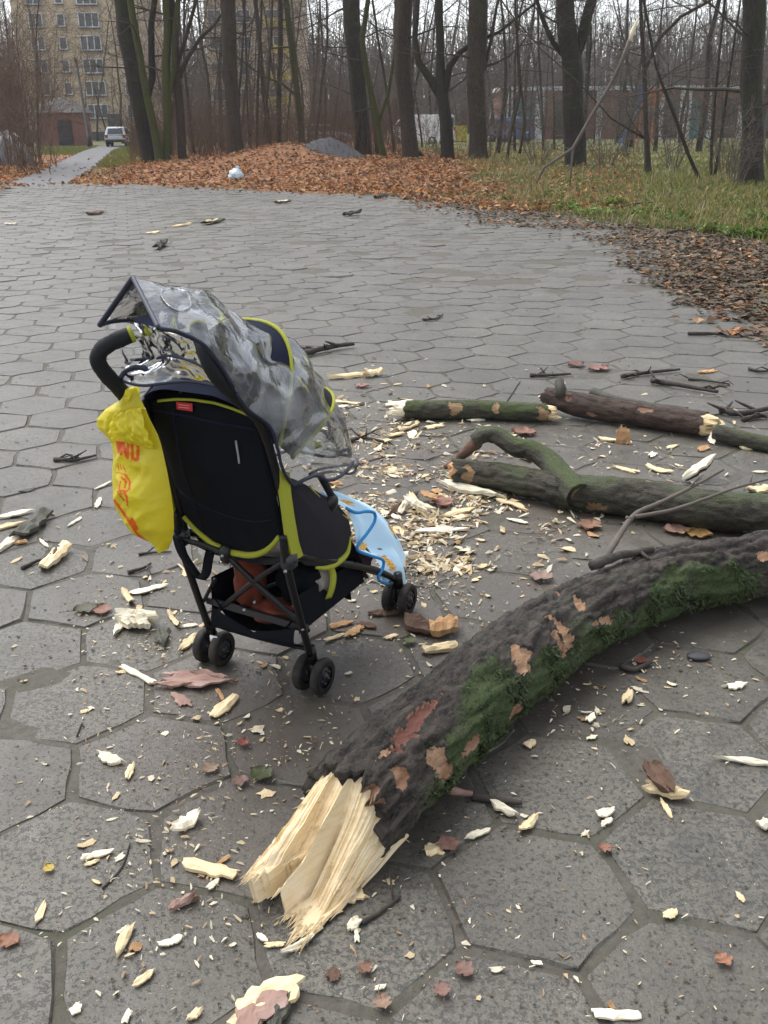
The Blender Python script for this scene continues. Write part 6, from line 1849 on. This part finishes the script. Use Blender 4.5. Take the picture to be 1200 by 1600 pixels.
# basket sling
def bask(u, v):
    t = 2 * u - 1; a = .155 * t
    b_ = -.035 + .40 * v; c = .115 + .10 * abs(t) ** 3 + .05 * v + .06 * (1 - v) ** 6 + .006 * nz(u * 7, v * 7)
    return (a, b_, c)
mb = MB(); mb.grid(bask, 18, 18); mb.grid(lambda u, v: (-.15 + .3 * u, -.035 - .012 * sin(pi * v), .15 + .07 * v * (.3 + .7 * abs(2 * u - 1)) + .004 * nz(u * 8, v * 5)), 18, 8)
mb.grid(lambda u, v: (.158 - .008 * v, -.03 + .40 * u, .20 + .12 * v * (1 - .3 * u)), 14, 5); mb.grid(lambda u, v: (-.158 + .008 * v, -.03 + .40 * u, .20 + .12 * v * (1 - .3 * u)), 14, 5)
sp('basket', mb, M['black_fabric'])
mb = MB(); mb.grid(lambda u, v: (-.15 + .3 * u, .30 + .02 * nz(u * 4, v * 4), .16 + .26 * v), 8, 6); sp('calf_panel', mb, M['black_fabric'])
# things carried in the basket
def lump(name, c, r, mat, label, cat, seed):
    mb = MB()
    def f(u, v):
        a, e = u * 2 * pi, v * pi; d = Vector((sin(e) * cos(a), sin(e) * sin(a), cos(e)))
        k = 1 + .28 * nz(d.x * 2 + seed, d.y * 2, d.z * 2) + .14 * abs(nz(d.x * 5 + seed, d.y * 5, d.z * 5))
        return W((c[0] + d.x * r[0] * k, c[1] + d.y * r[1] * k, c[2] + d.z * r[2] * k))
    mb.grid(f, 28, 18, None, True); solo(name, mb, M[mat], label, cat, W((c[0], c[1], c[2] - r[2])))
c = LA(372, 915, -.05); lump('cloth_bundle', c + Vector((0, .06, 0)), (.045, .06, .09), 'orange_cloth', 'rust orange cloth bundle in the left of the pushchair basket', 'bundle', 3)
c = LA(415, 970, .03); lump('cloth_bundle', c + Vector((0, .05, .01)), (.085, .05, .036), 'orange_cloth', 'rust orange roll lying low in the basket under the flat brace', 'bundle', 6)
c = LA(490, 908, .12); lump('cloth_bundle', c + Vector((0, .02, 0)), (.045, .06, .05), 'beige_cloth', 'crumpled beige cloth at the right of the pushchair basket', 'bundle', 9)
c = LA(402, 876, .05); lump('cloth_bundle', c + Vector((0, .10, -.01)), (.09, .06, .025), 'beige_cloth', 'straw-coloured cloth tucked under the lime bottom piping', 'bundle', 12)
c = LA(440, 920, .08); lump('dark_bag', c + Vector((0, .10, 0)), (.07, .08, .07), 'black_fabric', 'black bag filling the middle of the pushchair basket', 'bag', 15)
c = LA(563, 876, .13); lump('footmuff', c, (.035, .05, .045), 'maroon_cloth', 'dark maroon footmuff showing below the light blue blanket', 'footmuff', 18)
#c = LA(640, 885, .10); lump('footmuff', c, (.016, .03, .035), 'navy_fabric', 'dark blue bundle end behind the lower corner of the blanket', 'bundle', 21)

# hood on three hoops
PIV = Vector((.182, -.165, .82))
def hoop(topv, pz, py_, half=.18, e=.62):
    def f(t):
        a = pi * t; s_ = max(0, sin(a)) ** e; c_ = cos(a)
        return Vector((half * (abs(c_) ** .75) * (1 if c_ > 0 else -1), py_ + (topv.y - py_) * s_, pz + (topv.z - pz) * s_))
    return f
H0 = hoop(LA(292, 612, 0), .85, -.19); H1 = hoop(LA(318, 520, 0), .83, -.16); H2 = hoop(LA(392, 500, 0), .81, -.12); H3 = hoop(LA(478, 600, 0), .76, -.06)
def hoodf(ha, hb, sag):
    def f(u, v):
        p, q = ha(u), hb(u); r = p.lerp(q, v); m = Vector((0, -.15, .8)); k = sin(pi * v) * sin(pi * u) * sag
        r += (r - m).normalized() * -k * .4; r.z += .004 * nz(u * 9, v * 5) * sin(pi * u); return r
    return f
mb = MB(); mb.grid(hoodf(H0, H1, .06), 30, 10); mb.grid(hoodf(H1, H2, .03), 30, 8); hd = sp('hood', mb, M['navy_fabric'])
mb = MB(); mb.grid(hoodf(H2, H3, .08), 30, 10); sp('hood_front', mb, M['grey_fabric'], hd)
mb = MB(); mb.tube([H2(k / 30) for k in range(31)], .0062, 8); sp('lime_trim', mb, M['lime'], hd)
mb = MB(); mb.tube([H3(k / 30) for k in range(31)], .006, 8); sp('lime_trim', mb, M['lime'], hd)
for (l, w) in ((((452, 590), (470, 612), (462, 640), (470, 665)), .05), (((462, 680), (480, 690), (495, 700)), .04)):
    ribbon('lime_lining', [LA(x, y, .14) for x, y in l], w, 'lime', .003, Vector((.4, .9, .1)))

# clear rain cover
m, nt, b = new_mat('clear_plastic')
tr = nt.nodes.new('ShaderNodeBsdfTransparent'); tr.inputs[0].default_value = (.93, .95, .97, 1)
gl = nt.nodes.new('ShaderNodeBsdfGlossy'); gl.inputs['Roughness'].default_value = .1; gl.inputs[0].default_value = (1, 1, 1, 1)
df = nt.nodes.new('ShaderNodeBsdfDiffuse'); df.inputs[0].default_value = (.92, .96, 1, 1)
tl_ = nt.nodes.new('ShaderNodeBsdfTranslucent'); tl_.inputs[0].default_value = (.86, .90, .96, 1)
ad = nd(nt, 'ShaderNodeMixShader', Fac=.4); nt.links.new(df.outputs[0], ad.inputs[1]); nt.links.new(tl_.outputs[0], ad.inputs[2])
no = noise_n(nt, coord(nt), 7, 5, .6); m1 = nd(nt, 'ShaderNodeMixShader')
cre = ramp(nt, math_n(nt, 'ABSOLUTE', math_n(nt, 'SUBTRACT', noise_n(nt, coord(nt), 11, 2, .5, .8), .5)), .055, .0)
dn_ = nt.nodes.new('ShaderNodeTexNoise'); dn_.inputs['Scale'].default_value = 5; nt.links.new(coord(nt), dn_.inputs['Vector'])
av = nd(nt, 'ShaderNodeVectorMath', operation='MULTIPLY_ADD'); nt.links.new(dn_.outputs['Color'], av.inputs[0]); av.inputs[1].default_value = (.16, .16, .16); nt.links.new(coord(nt), av.inputs[2])
vo = nd(nt, 'ShaderNodeTexVoronoi', Scale=8.5); nt.links.new(av.outputs[0], vo.inputs['Vector'])
sc_ = nt.nodes.new('ShaderNodeSeparateColor'); nt.links.new(vo.outputs['Color'], sc_.inputs[0])
glint = math_n(nt, 'MAXIMUM', math_n(nt, 'MULTIPLY', math_n(nt, 'MULTIPLY', ramp(nt, sc_.outputs[0], .55, .62), ramp(nt, vo.outputs['Distance'], .95, .1)), 1.3), math_n(nt, 'MULTIPLY', cre, .3))  # highlights on the crumpled film, painted in as diffuse white facets and creases
nt.links.new(math_n(nt, 'ADD', math_n(nt, 'MULTIPLY', math_n(nt, 'MULTIPLY', glint, ramp(nt, noise_n(nt, coord(nt), 3.2, 2, .5), .38, .56)), .34), .045), m1.inputs[0]); nt.links.new(tr.outputs[0], m1.inputs[1]); nt.links.new(ad.outputs[0], m1.inputs[2])
fr = nd(nt, 'ShaderNodeFresnel', IOR=1.46); m2 = nd(nt, 'ShaderNodeMixShader')
bp = nd(nt, 'ShaderNodeBump', Strength=.35, Distance=.01); nt.links.new(noise_n(nt, coord(nt), 16, 3, .5, 1.0), bp.inputs['Height'])
for q in (gl, fr, df): nt.links.new(bp.outputs[0], q.inputs['Normal'])
nt.links.new(math_n(nt, 'MINIMUM', math_n(nt, 'MULTIPLY', fr.outputs[0], 1.25), 1.0), m2.inputs[0]); nt.links.new(m1.outputs[0], m2.inputs[1]); nt.links.new(gl.outputs[0], m2.inputs[2])
nt.links.new(m2.outputs[0], nt.nodes['Material Output'].inputs['Surface'])
M['plastic'] = m
Rk = [LA(*q) for q in ((248, 513, .17), (288, 522, .19), (328, 550, .205), (380, 630, .21), (422, 668, .212), (433, 705, .212), (441, 735, .21), (456, 757, .205))]
Tk = [LA(*q, 0.0) for q in ((208, 434), (265, 446), (310, 461), (369, 494), (429, 536), (480, 590), (514, 655), (534, 712))]
Lk = [LA(156, 508, -.17), LA(196, 502, -.18), LA(232, 516, -.195), LA(262, 560, -.205)] + [Vector((-q.x, q.y, q.z)) for q in Rk[4:]]
NS = 70
Rs, Ts, Ls = spline(Rk, NS), spline(Tk, NS), spline(Lk, NS)
def cover(u, v, off=0.0):
    k = u * NS; i = min(NS - 1, int(k)); f = k - i
    R_, T_, L_ = Rs[i].lerp(Rs[i + 1], f), Ts[i].lerp(Ts[i + 1], f), Ls[i].lerp(Ls[i + 1], f)
    md = (R_ + L_) / 2; a = pi * v
    e = 1.3 - .25 * sstep(.1, .5, u); tri = 1 - sstep(.0, .28, u)
    p = md + (R_ - md if v < .5 else L_ - md) * abs(cos(a)) + (T_ - md) * max(0, sin(a)) ** e
    if tri: p = p.lerp(R_.lerp(T_, v * 2) if v < .5 else T_.lerp(L_, v * 2 - 1), tri)
    w = sin(a) * sin(pi * min(1, u * 1.02 + .02))
    n_ = (p - Vector((0, p.y * .7, .8))).normalized()
    vd = mnoise.voronoi(Vector((u * 6.5 + .6 * nz(u * 5, v * 5), v * 5, 3.3)))[0]; v2 = mnoise.voronoi(Vector((u * 14, v * 11, 7.7)))[0]
    h = .045 * (vd[0] - .4) + .014 * (v2[0] - .4) + .012 * (abs(nz(u * 9 + 3, v * 8, 4)) - .2)
    return p + n_ * (h * (.35 + .65 * min(1, w * 1.5)) * sstep(.0, .3, u) + off)
mb = MB(); mb.grid(cover, 130, 90)
rc = sp('rain_cover', mb, M['plastic'])
def edge(name, pts, r, mat='piping', n=8):
    mb = MB(); mb.tube(pts, r, n); return sp(name, mb, M[mat], rc)
edge('hem', [cover(0, v / 40) for v in range(21)], .0058); edge('hem', [cover(0, v / 40) for v in range(20, 41)], .0075)
edge('hem', [cover(u / 60, 0) for u in range(24, 61)], .0045); edge('hem', [cover(u / 60, 1) for u in range(0, 61)], .005)
edge('hem', [cover(u / 60, 0) for u in range(0, 24)], .005)
edge('hem', [cover(1, v / 40) + Vector((0, .02 * sin(v * .9), .014 * sin(v * .75))) for v in range(41)], .0055)
edge('hem', spline(LP([(484, 741, .15), (500, 733, .10), (525, 729, .05), (548, 726, .0), (556, 732, -.02), (548, 740, 0), (520, 737, .05), (495, 741, .13)]), 30), .0045)
# back skirt of the cover, hanging between the handles
S1 = spline(LP([(158, 509, -.17), (205, 503, -.14), (255, 516, .0), (305, 535, .12), (335, 565, .18)]), 40)
S2 = spline(LP([(200, 562, -.16), (240, 560, -.08), (270, 556, .0), (310, 568, .10), (350, 598, .18)]), 40)
S3 = spline(LP([(190, 594, -.17), (225, 602, -.10), (290, 596, .02), (345, 606, .12), (385, 632, .185)]), 40)
def skirt(u, v):
    i = min(39, int(u * 40)); f = u * 40 - i
    a, b2, c = S1[i].lerp(S1[i + 1], f), S2[i].lerp(S2[i + 1], f), S3[i].lerp(S3[i + 1], f)
    p = a.lerp(b2, v * 2) if v < .5 else b2.lerp(c, v * 2 - 1)
    p.y -= .02 * abs(nz(u * 5, v * 3)) * sin(pi * v) + .006 * nz(u * 11, v * 7); return p
mb = MB(); mb.grid(skirt, 60, 30); sp('skirt', mb, M['plastic'], rc)
edge('hem', [p + Vector((0, -.003, 0)) for p in S2[2:]], .0045); edge('hem', [p + Vector((0, -.003, 0)) for p in S3], .004)
edge('hem', spline(LP([(188, 592, -.17), (196, 580, -.16), (214, 574, -.13), (228, 577, -.10), (238, 584, -.09)]), 16), .007)
mb = MB(); mb.tube([cover(.135 + .052 * sin(k * 2 * pi / 30), .30 + .115 * cos(k * 2 * pi / 30), .003) for k in range(31)], .002, 6)
mb.grid(lambda u, v: cover(.135 + .05 * v * sin(u * 2 * pi), .30 + .11 * v * cos(u * 2 * pi), .002), 24, 5)
M['frost'] = m = M['plastic'].copy(); m.name = 'frosted_plastic'
for q in m.node_tree.nodes:
    if q.type == 'MATH' and q.operation == 'MULTIPLY' and abs(q.inputs[1].default_value - .34) < 1e-4: q.inputs[1].default_value = .8
sp('round_emblem', mb, M['frost'], rc)

# ------------------------------------------------------------------ light blue blanket over the bumper bar
ROWS = [((497, 768), (524, 766)), ((512, 778), (545, 776)), ((534, 794), (572, 790)), ((541, 812), (592, 812)), ((547, 836), (608, 835)), ((552, 856), (617, 855)), ((573, 868), (624, 872)), ((586, 886), (632, 892)), ((588, 908), (639, 917))]
AL = [.175, .185, .19, .19, .19, .188, .186, .184, .18]
AR = [.10, .06, .02, 0, -.01, -.01, 0, .02, .03]
ROWS = [((a[0] + 9 * min(1, k / 3), a[1] + 2), (b2[0] + 12 * min(1, k / 3), b2[1] + 2)) for k, (a, b2) in enumerate(ROWS)]
Ls_ = spline([LA(*r[0], a) for r, a in zip(ROWS, AL)], 60); Rs_ = spline([LA(*r[1], a) for r, a in zip(ROWS, AR)], 60)
def blank(u, v):
    i = min(59, int(u * 60)); f = u * 60 - i
    p = Ls_[i].lerp(Ls_[i + 1], f).lerp(Rs_[i].lerp(Rs_[i + 1], f), v)
    p.y += .018 * sin(v * 9 + u * 4) * sin(pi * v) * (.3 + .7 * u) - .006 * nz(u * 6, v * 6)
    p.x += .012 * sin(v * 7 + 1.5 + u * 3) * sin(pi * v)
    return p
SPOT = [(.17, .45, .045, .16), (.80, .33, .10, .07), (.60, .13, .055, .13), (.45, .97, .05, .05), (.28, .9, .03, .04), (.94, .62, .016, .03), (.63, .42, .014, .025), (.50, .96, .03, .02)]
def blankc(u, v):
    base = (.52, .76, .94, 1)
    for k, (su, sv, ru, rv) in enumerate(SPOT):
        du, dv = (u - su) / ru, (v - sv) / rv
        r = sqrt(du * du + dv * dv) + .45 * nz(u * 30 + k, v * 22)
        if r < 1:
            if k > 4: return (.16, .10, .16, 1)
            return (.42, .13, .03, 1) if nz(u * 70 + k, v * 50) > .12 else (.80, .50, .12, 1)
    return base
mb = MB(); g1 = mb.grid(blank, 90, 60, blankc); g2 = mb.grid(lambda u, v: blank(u, v) + Vector((-.004, .004, 0)), 90, 60, lambda u, v: (.60, .80, .93, 1))
for k in range(90):
    for j in (0, 60): mb.face(g1[k][j], g1[k + 1][j], g2[k + 1][j], g2[k][j])
for v in range(len(mb.v)): mb.v[v] = tuple(W(mb.v[v]))
M['fleece'] = tinted('fleece', .95, .12, 500, .4, .001)
bl = solo('blanket', mb, M['fleece'], 'light blue animal-print blanket with blue binding hanging over the bumper bar', 'blanket', W((.12, .35, .3)), None, True, True)
mb = MB(); q = spline(LP([(x + 8, y + 2, a) for x, y, a in [(533, 792, .192), (548, 799, .195), (565, 797, .195), (577, 800, .194), (577, 813, .195), (565, 832, .197), (553, 847, .198), (551, 858, .196), (570, 866, .193), (590, 873, .19), (590, 886, .19), (583, 899, .19), (589, 908, .186), (612, 914, .12), (641, 918, .035)]]), 90)
mb.tube([W(p) for p in q], .0052, 8); o = part('binding', mb, M['blue_binding'], bl)

# ------------------------------------------------------------------ yellow carrier bag on the left handle
BROW = [(606, 200, 213), (614, 197, 216), (626, 186, 221), (640, 164, 228), (655, 151, 234), (668, 152, 241), (680, 164, 247), (692, 174, 251), (708, 177, 255), (740, 176, 262), (775, 178, 268), (800, 191, 271), (825, 211, 272), (845, 238, 269), (858, 254, 263)]
PB = LA(207, 628, -.187).y - .035
def brow(py):
    for (y0, l0, r0_), (y1, l1, r1_) in zip(BROW, BROW[1:]):
        if py <= y1:
            t = (py - y0) / (y1 - y0); return l0 + (l1 - l0) * t, r0_ + (r1_ - r0_) * t
    return BROW[-1][1:]
def bagpx(u, v):
    py = 606 + 252 * v; l, r = brow(py); return l + (r - l) * u, py
def bag(u, v, side):
    px, py = bagpx(u, v); p = LB(px, py, PB)
    thick = sin(pi * u) ** .7 * (.008 + .05 * sstep(.25, .75, v) * sstep(1.0, .82, v))
    vd = mnoise.voronoi(Vector((px * .028 + .4 * nz(px * .03, py * .03), py * .022, 2.2)))[0]; v2 = mnoise.voronoi(Vector((px * .06, py * .045, 4.1)))[0]
    fold = .034 * (vd[0] - .2) + .012 * (v2[0] - .3) + .004 * nz(px * .09, py * .06, 3)
    p.y += -side * thick - fold * sin(pi * u); return W(p)
STROKES = [([(183, 688), (186, 706)], 2.6), ([(189, 684), (189, 710)], 2.2), ([(189, 684), (199, 714)], 2.8), ([(200, 686), (200, 715)], 2.2), ([(206, 688), (207, 714)], 2.7), ([(207, 716), (214, 719)], 2.7), ([(216, 692), (215, 717)], 2.7),
           ([(184, 725), (186, 735)], .9), ([(188, 726), (190, 734)], .9), ([(192, 727), (197, 738)], .9), ([(182, 738), (198, 742)], .9), ([(196, 742), (203, 752), (202, 764), (194, 770)], 1.7), ([(190, 746), (197, 752), (195, 762)], 1.8), ([(184, 768), (194, 766), (198, 776), (199, 790)], 1.6), ([(188, 752), (186, 764), (190, 772)], 1.3), ([(186, 772), (194, 782)], 1.2),
           ([(179, 782), (196, 806), (214, 834), (228, 846)], 2.2), ([(206, 812), (213, 826)], 3.0)]
def bagc(u, v):
    px, py = proj(bag(u, v, 1))
    for pts, w in STROKES:
        for (x0, y0), (x1, y1) in zip(pts, pts[1:]):
            dx, dy = x1 - x0, y1 - y0; t = max(0, min(1, ((px - x0) * dx + (py - y0) * dy) / (dx * dx + dy * dy)))
            if (px - x0 - t * dx) ** 2 + (py - y0 - t * dy) ** 2 < w * w: return (.80, .13, .012, 1)
    return (.76, .66, .035, 1)
mb = MB(); g1 = mb.grid(lambda u, v: bag(u, v, 1), 70, 170, bagc); g2 = mb.grid(lambda u, v: bag(u, v, -.6), 30, 50, lambda u, v: (.76, .66, .035, 1))
M['bag_plastic'] = tinted('bag_plastic', .38, .06, 30, .25, .004, .38)
bg_ = solo('carrier_bag', mb, M['bag_plastic'], 'yellow plastic carrier bag with orange print hanging from the left handle', 'bag', W((-.2, PB, .6)), None, True, True)
# the bag's top flopped over itself, and its looped handle round the grip
FL = [((186, 640), (222, 636)), ((181, 655), (230, 652)), ((179, 668), (238, 672)), ((180, 680), (244, 690)), ((182, 688), (246, 703))]
fl = [(LB(*a, PB - .022), LB(*b2, PB - .022)) for a, b2 in FL]; fa, fb = spline([x[0] for x in fl], 30), spline([x[1] for x in fl], 30)
def flop(u, v):
    i = min(29, int(v * 30)); f = v * 30 - i; p = fa[i].lerp(fa[i + 1], f).lerp(fb[i].lerp(fb[i + 1], f), u)
    p.y -= .02 * sin(pi * v) + .014 * abs(nz(u * 5, v * 4, 6)) + .006 * nz(u * 12, v * 9); p.z += .006 * nz(u * 7, 2) * v; return W(p)
mb = MB(); mb.col = (.80, .69, .03, 1); mb.grid(flop, 30, 24); part('flap', mb, M['bag_plastic'], bg_, True, True)
lp = [LB(*q) for q in ((190, 640, PB - .02), (198, 622, PB - .024), (204, 607, PB), (212, 606, PB + .03), (214, 615, PB + .05), (213, 628, PB + .03), (222, 640, PB - .01))]
mb = MB(); mb.col = (.80, .69, .03, 1); pth = spline(lp, 24)
rows = []
for k, p in enumerate(pth):
    wv = Vector((.9, 0, .25)) * (.009 + .006 * abs(k - 12) / 12)
    rows.append([mb.vert(W(p - wv)), mb.vert(W(p + Vector((0, -.004, .003)))), mb.vert(W(p + wv))])
for a, b2 in zip(rows, rows[1:]):
    for j in range(2): mb.face(a[j], a[j + 1], b2[j + 1], b2[j])
part('bag_handle', mb, M['bag_plastic'], bg_, True, True)
